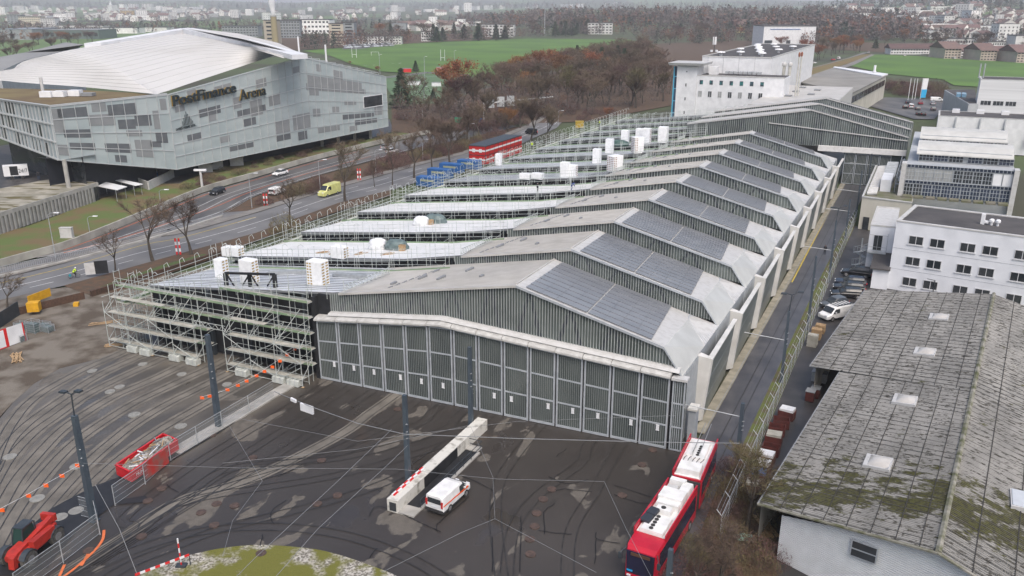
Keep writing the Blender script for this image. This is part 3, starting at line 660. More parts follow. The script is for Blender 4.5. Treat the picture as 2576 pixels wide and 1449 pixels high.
# ---------------------------------------------------------------- west part: stripped and partly re-roofed bays, open below
uE0 = {0: 3.0}
for k in range(13):
 v0 = 0.3 + PER * k; f = lambda u, ww, z, v0=v0: W(u, v0 + ww, z)
 uE = 3.0 if k == 0 else (10.2 if k < 5 else 7.5)
 drop = 0.0 if k < 9 else 0.4
 white = 1 <= k <= 4
 b = MB(f); uW = -25.8; g = (lambda u, ww: rz(u, ww))
 if k in (0,) or k >= 1:
  d1 = 12.2 if k else 13.8
  d0 = 0.0 if k != 9 else 2
  cols = [uW, -12, 2, uE + .02]
  for a, c in zip(cols[:-1], cols[1:]):
   e = (3 if c > uE else 0) if d1 > 12 else 3 * d1 / 14.3 * (1 if c > uE else 0)
   b.q((a, d0, g(a, d0) + .05), (c, d0, g(c, d0) + .05), (c - e, d1, g(c - e, d1) + .05), (a, d1, g(a, d1) + .05), m=0)
   b.q((a, d0, g(a, d0) - .22), (c, d0, g(c, d0) - .22), (c, d0, g(c, d0) + .05), (a, d0, g(a, d0) + .05), m=2)
  b.q((uW, d0, g(uW, 0) + .05), (uW, d1, g(uW, d1) + .05), (uW, d1, g(uW, d1) - .2), (uW, d0, g(uW, 0) - .2), m=2)
  n = 16 if k < 6 else 9
  for j in range(1, n):
   ww = d1 * j / n
   for a, c in zip(cols[:-1], cols[1:]):
    b.tube((a, ww, g(a, ww) + .055), (c, ww, g(c, ww) + .055), 0.05 if k == 0 else 0.03, 4, m=1 if not white else 3, caps=False)
  depot.part(b, 'new_roof', [M_memb if white else M_deck, M_groove, M_gap, M_seam])
 # steel, and black sheets standing in for the shade under the deck
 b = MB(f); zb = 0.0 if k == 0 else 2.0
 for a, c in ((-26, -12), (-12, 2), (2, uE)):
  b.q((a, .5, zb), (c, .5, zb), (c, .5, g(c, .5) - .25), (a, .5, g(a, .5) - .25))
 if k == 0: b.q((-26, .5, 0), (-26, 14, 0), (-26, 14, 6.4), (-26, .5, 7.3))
 depot.part(b, 'interior_shade_sheet', M_black)
 b = MB(f)
 for j in range(13):
  u = -25 + j * 2.8
  if u > uE - 1: break
  zt = g(u, 0) - .25; zb2 = (g(u, PER) if k else 5.0)
  if k: b.tube((u, .3, zb2 - .6), (u, .3, zt), .07); b.tube((u, .3, zt), (u + 1.4, .3, zb2 - .3), .06); b.tube((u + 2.8, .3, g(u + 2.8, 0) - .25), (u + 1.4, .3, zb2 - .3), .06)
 b.tube((-26, .3, g(-26, 0) - .35), (2, .3, g(2, 0) - .35), .12)
 depot.part(b, 'steel_truss', M_dark)
b = MB(W)     # black portal trusses standing on the first deck
for a in (-14.5, -10.8):
 for s in (0, 3.7):
  u = a + s; b.box(u - .18, u + .18, 1.4, 1.8, rz(u, 1), rz(u, 1) + 1.6)
 b.bar((a, 1.6, rz(a, 1) + 1.5), (a + 3.7, 1.6, rz(a + 3.7, 1) + 1.5), .3, .25); b.tube((a + .2, 1.6, rz(a, 1) + 1.5), (a + 1.2, 1.6, rz(a, 1) + .1), .1); b.tube((a + 3.5, 1.6, rz(a, 1) + 1.7), (a + 2.5, 1.6, rz(a, 1) + .4), .1)
depot.part(b, 'portal_truss', M_black)
# inner columns seen in the gate opening
for u in (-24, -20, -16.2, -10.2, -6, -2):
 b = MB(W); b.box(u, u + .3, -0.1, .3, 0, rz(u, 0) - .2); depot.part(b, 'steel_column', M_dark)
for z in (3, 5.5):
 for a, c in ((-25.5, -16), (-10, -.5)):
  b = MB(W); b.box(a, c, -.14, .12, z, z + .2); depot.part(b, 'steel_beam', M_dark)
# ================================================================ rear hall across the end of the lane
rear = Th('rear_hall', 'higher glazed rear hall with solar panels closing the end of the lane', 'tram hall', W(30, 142, 0))
def rz2(u, w):
 a = u - 33.5; return min(17.2 + .165 * a - .05 * w, 17.2 - .238 * a - .15 * w)
for k in range(3):
 v0 = 142 + 14.6 * k; f = lambda u, ww, z, v0=v0: W(u, v0 + ww, z)
 uR = 55.4 - 0.0 * k; uL = 4
 b = MB(f)
 base = (lambda u: (8.6)) if k == 0 else (lambda u: rz2(u, 14.6) - .1)
 rg = [(uL), 33.5, uR]
 for a, c in zip(rg[:-1], rg[1:]): b.q((a, 0, base(a)), (c, 0, base(c)), (c, 0, rz2(c, 0)), (a, 0, rz2(a, 0)))
 b.q((uR, 0, 0), (uR, 14.6, 0), (uR, 14.6, rz2(uR, 14.6)), (uR, 0, rz2(uR, 0)))
 rear.part(b, 'glazed_wall', M_pane)
 braces(rear, f, [9 + 4.4 * j for j in range(11)], -.03, lambda u: rz2(u, 0), base)
 b = MB(f); u = uL + .2
 while u < uR: b.box(u - .05, u + .05, -.12, -.03, base(u), rz2(u, 0)); u += .5
 rear.part(b, 'wall_rib', M_rib)
 if k == 0:
  b = MB(f); b.bar((24, -.2, 13.4), (uR, -.2, 10.9), .25, .22); b.hexa([(36, -.9, 7.6), (uR, -.9, 7.6), (uR, .1, 7.6), (36, .1, 7.6)], [(36, -.5, 8.7), (uR, -.5, 8.7), (uR, .1, 8.9), (36, .1, 8.9)]); rear.part(b, 'fascia', M_fascia)
 rdg = lambda w: 33.5 - .26 * w
 b = MB(f); b.q((rdg(0), -.3, rz2(33.5, 0)), (uR, -.3, rz2(uR, 0)), (uR, 14.4, rz2(uR, 14.4)), (rdg(14.4), 14.4, rz2(rdg(14.4), 14.4)), m=0)
 b.q((uL, -.3, rz2(uL, 0)), (rdg(0), -.3, rz2(33.5, 0)), (rdg(14.4), 14.4, rz2(rdg(14.4), 14.4)), (uL, 14.4, rz2(uL, 14.4)), m=1)
 b.q((uL, -.3, rz2(uL, 0) - .3), (33.5, -.3, 16.9), (33.5, -.3, 17.2), (uL, -.3, rz2(uL, 0)), m=0); b.q((33.5, -.3, 16.9), (uR, -.3, rz2(uR, 0) - .3), (uR, -.3, rz2(uR, 0)), (33.5, -.3, 17.2), m=0)
 rear.part(b, 'roof', [M_fascia, M_roof])
 for j in range(12):
  b = MB(f); c0 = 0.9 + j * 1.7
  for r in range(2):
   w0 = 1.2 + r * 6.2; w1 = w0 + 5.6
   def sp(du, ww, dz): u = rdg(ww) + du; return (u, ww, rz2(u, ww) + dz)
   b.hexa([sp(c0, w0, .05), sp(c0 + 1.64, w0, .05), sp(c0 + 1.64, w1, .05), sp(c0, w1, .05)], [sp(c0, w0, .18), sp(c0 + 1.64, w0, .18), sp(c0 + 1.64, w1, .12), sp(c0, w1, .12)])
  rear.part(b, 'solar_panel', M_solar)
f = W
b = MB(f); b.q((42, 141.95, 0), (55.4, 141.95, 0), (55.4, 141.95, 8), (42, 141.95, 8)); rear.part(b, 'lower_wall', M_panel)
for i, a in enumerate((42.15, 44.75, 47.35, 49.95)):
 b = MB(f); c = a + 2.45
 for u in (a, c - .16): b.box(u, u + .16, 141.6, 141.85, .05, 7.4)
 for z in (.05, 2.5, 4.9, 7.25): b.box(a, c, 141.6, 141.85, z, z + .16)
 d = rear.part(b, 'gate', M_frame)
 b = MB(f); b.box(a + .16, c - .16, 141.7, 141.75, .2, 7.3, m=0)
 for j in range(1, 7): u = a + .16 + j * .3; b.box(u, u + .05, 141.64, 141.7, .2, 7.3, m=1)
 rear.part(b, 'gate_glazing', [M_panel, M_rib], sub=d)
# ================================================================ scaffolding round the stripped west part
M_tube = mat('scaffold_tube', (0.52, 0.55, 0.54), 0.45, 0.2, c2=(0.40, 0.44, 0.42), scale=2)
def tubes_part(th, b, name='tube_frame'):
 o = th.part(b, name, M_tube); o['kind'] = 'stuff'; return o
fs = Th('facade_scaffolding', 'green-boarded facade scaffolding across the black opening left of the gates', 'scaffolding', W(-15, -.9, 0))
b = MB(W); r = .035
us = [-29.6 + 2.45 * j for j in range(13)]
lev = [1.9, 3.8, 5.7, 7.6]
def topz(u): return 9.6 if u < -13 else 11.2
for u in us:
 for v in (-1.4, -.55):
  if -15.2 < u < -11.2: b.tube((u, v, 5.2), (u, v, topz(u)), r)
  else: b.tube((u, v, 0), (u, v, topz(u)), r)
 for z in lev + [9.4]:
  if z < topz(u): b.tube((u, -1.4, z), (u, -.55, z), r)
for z in lev + ([9.5]):
 for dz in (.05, .55, 1.05):
  for v in (-1.4,) if dz > .1 else (-1.4, -.55):
   u0, u1 = (us[0], us[-1]) if z < 9 else (-12.6, us[-1])
   if z < 5 and True:
    b.tube((u0, v, z + dz), (-15.4, v, z + dz), r * .85); b.tube((-11, v, z + dz), (u1, v, z + dz), r * .85)
   else: b.tube((u0, v, z + dz), (u1, v, z + dz), r * .85)
for j in range(0, 12):
 for i, z in enumerate([0.1] + lev[:-1]):
  if (i + j) % 2 == 0 and not (-15.6 < us[j] < -11 and z < 5): b.tube((us[j], -1.42, z), (us[j + 1], -1.42, z + 1.9), r * .85)
for a, c in ((-20.5, 6.0), (-7.5, 6.0)): pass
tubes_part(fs, b)
for z in lev + [9.5]:
 segs = [(us[0], -15.4), (-15.4, -11), (-11, us[-1])]
 for a, c in segs:
  if (a == -15.4 and z < 5) or (z > 9 and a < -13): continue
  if z > 9: a = -12.6
  b = MB(W); b.box(a, c, -1.38, -.6, z - .05, z + .02); fs.part(b, 'plank_deck', M_plank)
  b = MB(W); b.box(a, c, -1.46, -1.42, z, z + .26); fs.part(b, 'toe_board', M_green)
  b = MB(W)
  u = a + .6
  while u < c - 1: b.box(u, u + .5, -1.475, -1.462, z + .09, z + .17); u += 2.45
  fs.part(b, 'toe_board_lettering', M_seam)
for u, z in ((-7, 7.6), (-6.3, 5.7), (-5.6, 3.8), (-4.9, 1.9)):
 b = MB(W); b.bar((u, -1.05, z - 1.9), (u + 3.0, -1.05, z), .5, .1); fs.part(b, 'stair', M_steel)
b = MB(W); b.bar((-15.4, -3.1, 5.05), (-10.8, -3.1, 5.05), .05, .06); b.bar((-15.4, -3.1, 5.65), (-10.8, -3.1, 5.65), .05, .06)
for j in range(9): b.tube((-15.4 + j * .52, -3.1, 5.05 if j % 2 else 5.65), (-14.88 + j * .52, -3.1, 5.65 if j % 2 else 5.05), .03)
fs.part(b, 'lattice_girder', M_tube)
def buttress(name, label, u0, n, zt):
 th = Th(name, label, 'scaffolding', W(u0, -3, 0)); b = MB(W); us = [u0 + 3.6 * j for j in range(n)]
 lv = [1.0, 2.9, 4.8, 6.7]
 for u in us:
  for v in (-3.4, -2.3): b.tube((u, v, 0), (u, v, zt + (0.4 if v > -3 else -1.5)), .045)
  for z in lv: b.tube((u, -3.4, z), (u, -1.4, z), .035)
  b.tube((u, -3.4, 1.0), (u, -1.4, 2.9), .035); b.tube((u, -3.4, 4.8), (u, -1.4, 6.7), .035)
 for z in [.25] + lv[:3]:
  for v in (-3.4, -2.3): b.tube((us[0], v, z), (us[-1], v, z), .035)
 for j in range(n - 1):
  b.tube((us[j], -3.42, .3 + (j % 2) * 1.9), (us[j + 1], -3.42, 2.2 - (j % 2) * 1.9 + .3), .05)
  b.tube((us[j], -3.42, 2.9), (us[j + 1], -3.42, 4.8), .045) if j % 2 else b.tube((us[j], -3.42, 4.8), (us[j + 1], -3.42, 2.9), .045)
  b.tube((us[j], -3.0, 4.8), (us[j + 1] - 1.2, -1.4, 8.6), .05)
 tubes_part(th, b)
 for i, z in enumerate(lv):
  b = MB(W); b.box(us[0] + .3 * i, us[-1] - (0 if i < 3 else 5.0), -3.3 + .2 * (i == 3), -2.6 + .2 * (i == 3), z, z + .05); th.part(b, 'plank_deck', M_plank)
 for u in us:
  b = MB(W); b.box(u - .15, u + .15, -3.55, -3.25, 0.07, .1); th.part(b, 'foot_plate', M_wood)
 return th
buttress('buttress_scaffolding', 'braced scaffold tower with white plank decks left of the dark passage', -29.8, 5, 7.6)
buttress('buttress_scaffolding', 'braced scaffold tower with white plank decks between passage and first gate', -10.9, 4, 8.2)
# ballast blocks
def block(px, py, label, l=1.6):
 c = P(px, py, 0); th = Th('ballast_block', label, 'concrete block', c, R(-23.6), 'ballast blocks under the scaffold')
 b = MB(); b.loft([[(x * l / 2 * s, y * .42 * s, z) for x, y in ((-1, -1), (1, -1), (1, 1), (-1, 1))] for z, s in ((0.06, .97), (.1, 1), (.74, 1), (.8, .96))])
 for x in (-.5, -.17, .17, .5): b.box(x * l - .14, x * l + .0, -.2, .12, .8, .88)
 th.part(b, 'block', mat('pale_block', (0.5, 0.52, 0.49), 0.85, c2=(0.38, 0.4, 0.37), scale=2), local=True)
 b = MB();
 for x in (-.35, .35): b.box(x - .03, x + .03, -.44, .44, .08, .83)
 th.part(b, 'strap', M_steel, local=True)
for x, y, s in ((338, 885, 'leftmost pale concrete ballast block under the scaffold'), (370, 893, 'second ballast block from the left with planks on it'), (444, 907, 'third ballast block from the left with a yellow sling'), (487, 917, 'ballast block at the left edge of the passage, cone behind it'), (612, 945, 'single ballast block right of the tall mast'), (705, 962, 'ballast block second from the first gate'), (742, 970, 'ballast block nearest the first gate beside a white board')): block(x, y, s)
# scaffold runs over the roof, one along each bay edge
for k in range(13):
 v0 = .3 + PER * k; f = lambda u, ww, z, v0=v0: W(u, v0 + ww, z + rz(u, 0))
 uE = 2.0 if k == 0 else (10.0 if k < 5 else 14.0)
 th = Th('roof_scaffolding', 'scaffold run along the edge of the %s stripped roof bay from the front' % ['first', 'second', 'third', 'fourth', 'fifth', 'sixth', 'seventh', 'eighth', 'ninth', 'tenth', 'eleventh', 'twelfth', 'thirteenth'][k], 'scaffolding', W(-10, v0 - 1, 8))
 b = MB(f); us = []; u = -27.0
 while u < uE: us.append(u); u += 2.6
 rows = ((-1.9, -.9),) if k else ()
 rr = .035 if k < 4 else .045
 for va, vb in (((-2.6, -1.7), (-.5, -.5)) if k else ((-.5, -.5),)):
  for u in us:
   for v in {va, vb}:
    b.tube((u, v, -2.2 if v < -1 else -.6), (u, v, 1.7 + .5 * ((int(u) % 3) == 0)), rr, caps=False)
   if va != vb: b.tube((u, va, -1.0), (u, vb, -1.0), rr, caps=False)
   if int(u * 3) % 2: b.tube((u, va, 1.7), (u + .5, va, 1.95), rr); b.tube((u + .5, va, 1.95), (u + .9, va, 1.6), rr)
  for dz in (.45, 1.0): b.tube((us[0], va, dz - (.9 if va < -1 else 0)), (us[-1], va, dz - (.9 if va < -1 else 0)), rr * .8, caps=False)
 for j in range(len(us) - 1):
  if j % 3 == 1 and k: b.tube((us[j], -2.6, -1.8), (us[j + 1], -2.6, -.2), rr * .8, caps=False)
 d1 = 12.3
 for u in us[1::2]: b.tube((u, d1, -.9), (u, d1, .7), rr, caps=False)
 b.tube((us[0], d1, 0.2), (us[-1], d1, .2), rr * .8, caps=False)
 tubes_part(th, b)
 if k:
  for vv, dz, uu in ((-2.2, -1.0, uE), (-3.6, -1.4, uE - 12), (12.9, -1.35, uE - 6)):
   b = MB(f); n = 2
   for a, c in ((-27, 2), (2, uu)):
    if c <= a: c = uu
    if c - a < 1: continue
    b.hexa([(a, vv - .35, dz), (c, vv - .35, dz), (c, vv + .35, dz), (a, vv + .35, dz)], [(a, vv - .35, dz + .06), (c, vv - .35, dz + .06), (c, vv + .35, dz + .06), (a, vv + .35, dz + .06)])
   th.part(b, 'plank_deck', mat('light_plank', (0.52, 0.52, 0.46), 0.7, c2=(0.40, 0.41, 0.35), scale=.7))
   if vv > 0 : continue
   b = MB(f); c = min(uu, 20); b.hexa([(-27, vv - .45, dz), (2, vv - .45, dz), (2, vv - .41, dz), (-27, vv - .41, dz)], [(-27, vv - .45, dz + .3), (2, vv - .45, dz + .3), (2, vv - .41, dz + .3), (-27, vv - .41, dz + .3)])
   if c > 3: b.hexa([(2, vv - .45, dz), (c, vv - .45, dz), (c, vv - .41, dz), (2, vv - .41, dz)], [(2, vv - .45, dz + .3), (c, vv - .45, dz + .3), (c, vv - .41, dz + .3), (2, vv - .41, dz + .3)])
   th.part(b, 'toe_board', M_green)
 # lattice guard along the joint of new and old roof
 b = MB(W); a = (4.2 if k == 0 else 10.5 if k < 5 else 9)
 def jp(ww, dz, a=a, v0=v0): u = a - .12 * ww; return (u, v0 + ww, rz(u, ww) + dz)
 if k < 9:
  for dz in (.35, .95): b.tube(jp(-1, dz), jp(9.5, dz), .045)
  for j in range(14): b.tube(jp(-1 + j * .75, .35), jp(-1 + j * .75, .95), .03); b.tube(jp(-1 + j * .75, .35), jp(-.25 + j * .75, .95), .03)
  b.tube(jp(-1, 0), jp(-1, 1.6), .04); b.tube(jp(9.5, 0), jp(9.5, 1.6), .04)
  th.part(b, 'lattice_guard', M_tube)
# side scaffolding along the street
ss = Th('street_side_scaffolding', 'long scaffolding with hooped tops along the street side of the halls', 'scaffolding', W(-27.6, 90, 0))
b = MB(W); v = -3.0; vs = []
while v < 190: vs.append(v); v += 2.6
def st(v): return 6.2 if v < 120 else 6.8
for i, v in enumerate(vs):
 z1 = st(v)
 b.tube((-27.9, v, 0), (-27.9, v, z1 + 2.6), .04); b.tube((-26.9, v, 0 if i < 12 else 3), (-26.9, v, z1 + 1.2), .04)
 b.tube((-27.9, v, z1 + 2.6), (-27.3, v, z1 + 3.0), .04); b.tube((-27.3, v, z1 + 3.0), (-27.0, v, z1 + 2.4), .035)
 for z in (2.1, 4.2, z1): b.tube((-27.9, v, z), (-26.9, v, z), .035, caps=False)
 if i % 2 == 0 and i < 40: b.tube((-27.92, v, .2), (-27.92, v + 2.6, 2.1), .03); b.tube((-27.92, v, 2.2), (-27.92, v + 2.6, 4.2), .03)
for z in (2.1, 3.1, 4.2, 5.2): b.tube((-27.9, vs[0], z), (-27.9, vs[-1], z), .03)
for a, c in ((vs[0], 120), (120, vs[-1])):
 for dz in (.5, 1.0, 1.6): b.tube((-27.9, a, st(a) + dz), (-27.9, c, st(c - .1) + dz), .035)
tubes_part(ss, b)
for a, c in ((-3, 40), (40, 80), (80, 120), (120, 190)):
 b = MB(W); b.box(-27.9, -26.0, a, c, st(a) - .06, st(a)); ss.part(b, 'plank_deck', MT['light_plank'])
 b = MB(W); b.box(-26.6, -26.5, a, c, st(a) - .0, st(a) + .25); ss.part(b, 'toe_board', M_green)
for k in range(13):
 b = MB(W); v0 = .3 + PER * k
 for dz in (.2, .9): b.tube((-26.2, v0, 6.4 + dz), (-26.2, v0 + 11, 6.4 + dz), .045)
 for j in range(14): b.tube((-26.2, v0 + j * .78, 6.6 if j % 2 else 7.3), (-26.2, v0 + j * .78 + .78, 7.3 if j % 2 else 6.6), .03)
 ss.part(b, 'lattice_guard', M_tube)
# ---------------------------------------------------------------- things lying on the roofs
def RP(px, py, dz=0.05):
 'where the ray of a pixel meets the depot roof'
 d = ray(px, py); t = 60.0
 while t < 400:
  p = Vector((0, 0, CAMH)) + d * t; u, v = UV(p)
  if v > 0.3:
   ww = (v - .3) % PER; z = rz(u, ww)
   if ww < (10.7 if v < 14 * 9 else 14) or u > 10:
    if p.z <= z: return Vector((p.x, p.y, z + dz)), (u, v)
  t += .1
 return P(px, py, 8), (0, 0)
M_wrap = mat('white_foil_wrap', (0.78, 0.79, 0.80), 0.35, c2=(0.68, 0.69, 0.70), scale=2.5)
M_wool = mat('mineral_wool', (0.42, 0.31, 0.13), 0.9, c2=(0.3, 0.22, 0.1), scale=4)
M_tarp = mat('grey_green_tarpaulin', (0.14, 0.19, 0.19), 0.45, c2=(0.09, 0.125, 0.125), scale=1.5, bump=.5, bscale=2.5)
def stack(px, py, l, wd, h, label, cols=2, wool=M_wool, rot=-23.6):
 c, _ = RP(px, py); th = Th('insulation_stack', label, 'insulation stack', c, R(rot), 'wrapped insulation stacks on the roofs')
 b = MB(); n = int(h / .62);
 b.loft([[(x * l / 2 * s, y * wd / 2 * s, z) for x, y in ((-1, -1), (1, -1), (1, 1), (-1, 1))] for z, s in ((0.0, .96), (.05, 1), (h * .48, .985), (h * .5, 1.0), (h - .06, 1), (h, .95))]); th.part(b, 'foil_wrap', M_wrap, local=True)
 b = MB(); rws = max(2, int(h / .36))
 for i in range(rws):
  z = .16 + i * (h - .2) / rws; hh = (h - .2) / rws * .62
  for side in (1, -1):
   for j in range(cols):
    y = -wd / 2 + wd * (j + .5) / cols; q = wd / cols * .36; x = side * (l / 2 + .012)
    ring = [(x, y + q * math.cos(t * math.pi / 4) * 1.05, z + hh / 2 + hh / 2 * math.sin(t * math.pi / 4)) for t in range(8)]
    b.raw([Vector(p) for p in (ring if side > 0 else ring[::-1])])
  if l > 2.0:
   for j in range(2):
    x = -l / 2 + l * (.1 + .18 * j); q = l * .07
    ring = [(x + q * math.cos(t * math.pi / 4), -wd / 2 - .012, z + hh / 2 + hh / 2 * math.sin(t * math.pi / 4)) for t in range(8)]
    b.raw([Vector(p) for p in ring])
 th.part(b, 'wool_end', wool, local=True)
 return th
stack(560, 698, 1.3, 1.2, 2.5, 'tall narrow white insulation stack behind the black portal trusses'); stack(630, 712, 1.9, 1.3, 3.0, 'widest white insulation stack left of the silver beams')
stack(802, 717, 2.1, 1.5, 3.0, 'big white insulation stack with tan ends near the grey roof edge'); stack(858, 683, 2.0, 1.2, 1.6, 'low white insulation stack behind the big one near the grey roof')
stack(578, 659, 1.4, 1.3, 1.3, 'low insulation stack at the back left of the front roof'); stack(600, 663, 1.4, 1.3, 1.3, 'low insulation stack beside its twin at the back of the front roof')
brn = mat('brown_wool', (0.30, 0.19, 0.14), 0.9)
stack(1421, 447, 1.6, 1.3, 2.9, 'tall plain white stack left of a shorter one with brown ends', 1, M_wrap); stack(1441, 446, 1.5, 1.3, 2.3, 'shorter stack with brown round ends beside a plain tall one', 2, brn)
stack(1546, 430, 2.6, 1.8, 3.0, 'widest stack with a full face of brown round ends', 4, brn, 40); stack(1501, 411, 1.5, 1.3, 3.0, 'plain white stack on the roof left of the widest one', 1, M_wrap)
stack(1533, 386, 1.6, 1.4, 3.2, 'plain white stack in front of a dark green tarpaulin', 1, M_wrap); stack(1602, 400, 2.2, 1.6, 3.4, 'tall white stack with dotted right face near the grey roof', 3, brn, 20)
stack(1572, 361, 1.7, 1.5, 3.2, 'leftmost white stack of the far row', 1, M_wrap); stack(1609, 361, 1.8, 1.6, 3.5, 'left one of the far pair of dotted stacks', 2, brn); stack(1626, 361, 1.8, 1.6, 3.5, 'right one of the far pair of dotted stacks', 2, brn); stack(1667, 367, 2.0, 1.6, 3.6, 'rightmost white stack of the far row', 1, M_wrap)
stack(1322, 463, 2.2, 1.3, 1.1, 'low flat white stack in the black gap, left of its twin', 1, M_wrap); stack(1352, 464, 2.2, 1.3, 1.1, 'low flat white stack in the black gap, right of its twin', 1, M_wrap)
stack(1255, 416, 1.2, 1.2, 2.6, 'small white stack near the street scaffold beside the red containers', 1, M_wrap)
def heap(px, py, sx, sy, sz, m, name, label, cat, seed):
 c, _ = RP(px, py); rr = random.Random(seed); b = MB(); n, mrow = 18, 8; secs = []
 for j in range(mrow + 1):
  t = j / mrow; z = sz * (1 - (1 - math.sin(t * math.pi / 2)) ** 1.0); s = math.cos(t * math.pi / 2) ** .45
  ring = []
  for k in range(n):
   a = 2 * math.pi * k / n; q = s * (1 + .13 * rr.uniform(-1, 1))
   ring.append((sx * q * math.cos(a) * (abs(math.cos(a)) ** -.15 if abs(math.cos(a)) > .1 else 1), sy * q * math.sin(a), z + rr.uniform(-.06, .06)))
  secs.append(ring)
 b.loft(secs); o = MB(); o.v = [p + c for p in b.v]; o.f = b.f; o.m = b.m
 ob = solo(o, name, m, label, cat, c, smooth=True); ob.rotation_euler = (0, 0, R(-23.6)); return ob
heap(998, 628, 1.7, 1.1, 1.35, M_tarp, 'tarpaulin_heap', 'crumpled grey-green tarpaulin over goods on the second roof', 'tarpaulin', 1)
heap(1096, 562, 1.8, 1.2, 1.4, M_tarp, 'tarpaulin_heap', 'crumpled grey-green tarpaulin over goods on the third roof', 'tarpaulin', 2)
heap(1556, 375, 2.4, 1.4, 1.3, mat('dark_green_tarpaulin', (0.05, 0.11, 0.10), 0.5, c2=(.03, .07, .06), scale=2), 'tarpaulin_heap', 'dark green netted tarpaulin heap between two far white stacks', 'tarpaulin', 3)
heap(951, 627, 1.3, 1.2, 1.45, M_wrap, 'wrapped_bundle', 'white foil-wrapped bundle beside the tarpaulin on the second roof', 'insulation bundle', 4)
heap(1060, 566, 1.3, 1.2, 1.3, M_wrap, 'wrapped_bundle', 'white foil-wrapped bundle beside the tarpaulin on the third roof', 'insulation bundle', 5)
def pallet_mesh():
 b = MB()
 for y in (-.38, 0, .38): b.box(-.6, .6, y - .07, y + .07, 0, .1)
 for i in range(7): b.box(-.6 + i * .18, -.6 + i * .18 + .12, -.42, .42, .1, .13)
 return b
def planks(px, py, n, label, roof=True, z=.05, L=1.5, cat='wood pile', name='wood_pile'):
 c = RP(px, py)[0] if roof else P(px, py, z); th = Th(name, label, cat, c, rnd.uniform(0, 3)); rr = random.Random(int(px))
 for i in range(n):
  b = MB(); a = rr.uniform(-.25, .25); x = rr.uniform(-.3, .3); y = (i % 4 - 1.5) * .24; zz = (i // 4) * .05
  dx, dy = L / 2 * math.cos(a), L / 2 * math.sin(a)
  b.bar((x - dx, y - dy, zz), (x + dx, y + dy, zz), .14, .045); th.part(b, 'plank', M_wood, local=True)
 return th
for x, y, s in ((812, 637, 'leftmost heap of raw timber on the second roof'), (842, 639, 'thin scatter of boards on the second roof right of the leftmost heap'), (906, 640, 'heap of raw timber in the middle of the second roof'), (975, 641, 'scattered boards just below the tarpaulin on the second roof')): planks(x, y, 8, s)
cr, _ = RP(1012, 632); th = Th('wooden_crate', 'open wooden crate on the deck in front of the second-roof tarpaulin', 'crate', cr, R(-20)); b = MB(); b.box(-.4, .4, -.3, -.26, 0, .8); b.box(-.4, .4, .26, .3, 0, .8); b.box(-.4, -.36, -.26, .26, 0, .8); b.box(.36, .4, -.26, .26, 0, .8); b.box(-.36, .36, -.26, .26, .05, .1); th.part(b, 'crate_box', M_wood, local=True)
cr, _ = RP(1085, 566); th = Th('wooden_crate', 'small wooden crate between bundle and tarpaulin on the third roof', 'crate', cr, R(-20)); b = MB(); b.box(-.35, .35, -.3, .3, 0, .12); b.box(-.3, .3, -.3, .3, .12, .75); th.part(b, 'crate_box', M_wood, local=True)
# long silver channels on the front roof
for (x0, y0, x1, y1, s) in ((672, 693, 770, 690, 'bundle of silver channels left of the big insulation stack'), (838, 697, 915, 703, 'bundle of silver channels right of the big insulation stack')):
 a, _ = RP(x0, y0); c, _ = RP(x1, y1); th = Th('metal_channels', s, 'metal beams', a, 0)
 for i in range(3):
  b = MB(); o = VX * (.3 * i); b.bar(a + o, c + o, .22, .45); th.part(b, 'channel', M_steel)
# ================================================================ buildings east of the lane
def frame(p0, p1, p2):
 p0 = Vector(p0); e1 = (Vector(p1) - p0); e1.z = 0; e1.normalize(); e2 = (Vector(p2) - p0); e2.z = 0; e2.normalize()
 def F(a, b, z): q = p0 + e1 * a + e2 * b; return Vector((q.x, q.y, z))
 return F
M_wallw = mat('white_wall', (0.70, 0.72, 0.76), 0.7, c2=(0.62, 0.64, 0.68), scale=0.5)
M_wallc = mat('cream_concrete_wall', (0.50, 0.48, 0.42), 0.85, c2=(0.40, 0.385, 0.33), scale=0.4, detail=8, stretch=(1, 1, .3))
M_wallg = mat('grey_wall', (0.38, 0.40, 0.42), 0.7, c2=(0.32, 0.34, 0.36), scale=0.5)
M_bitum = mat('bitumen_roof', (0.045, 0.043, 0.045), 0.9, c2=(0.075, 0.07, 0.07), scale=0.25, detail=8)
M_para = mat('roof_parapet', (0.50, 0.50, 0.49), 0.6, c2=(0.42, 0.42, 0.41), scale=.8)
M_wframe = mat('window_frame', (0.55, 0.56, 0.58), 0.5)
M_vault = mat('pale_vault_roof', (0.50, 0.50, 0.48), 0.55, c2=(0.42, 0.42, 0.40), scale=0.5, detail=8)
def block_b(name, label, cat, F, L, D, z0, z1, wm, rm, par=.35, pm=None, pz=.12, origin=None):
 th = Th(name, label, cat, F(L / 2, D / 2, z0))
 b = MB(F); b.hexa([(0, 0, z0), (L, 0, z0), (L, D, z0), (0, D, z0)], [(0, 0, z1), (L, 0, z1), (L, D, z1), (0, D, z1)]); th.part(b, 'wall', wm)
 b = MB(F); b.box(par, L - par, par, D - par, z1 + .01, z1 + .05); th.part(b, 'roof', rm)
 b = MB(F); t = par
 for x0, x1, y0, y1 in ((-.06, L + .06, -.06, t), (-.06, L + .06, D - t, D + .06), (-.06, t, t, D - t), (L - t, L + .06, t, D - t)): b.box(x0, x1, y0, y1, z1 + .002, z1 + pz)
 th.part(b, 'parapet', pm or M_para)
 return th
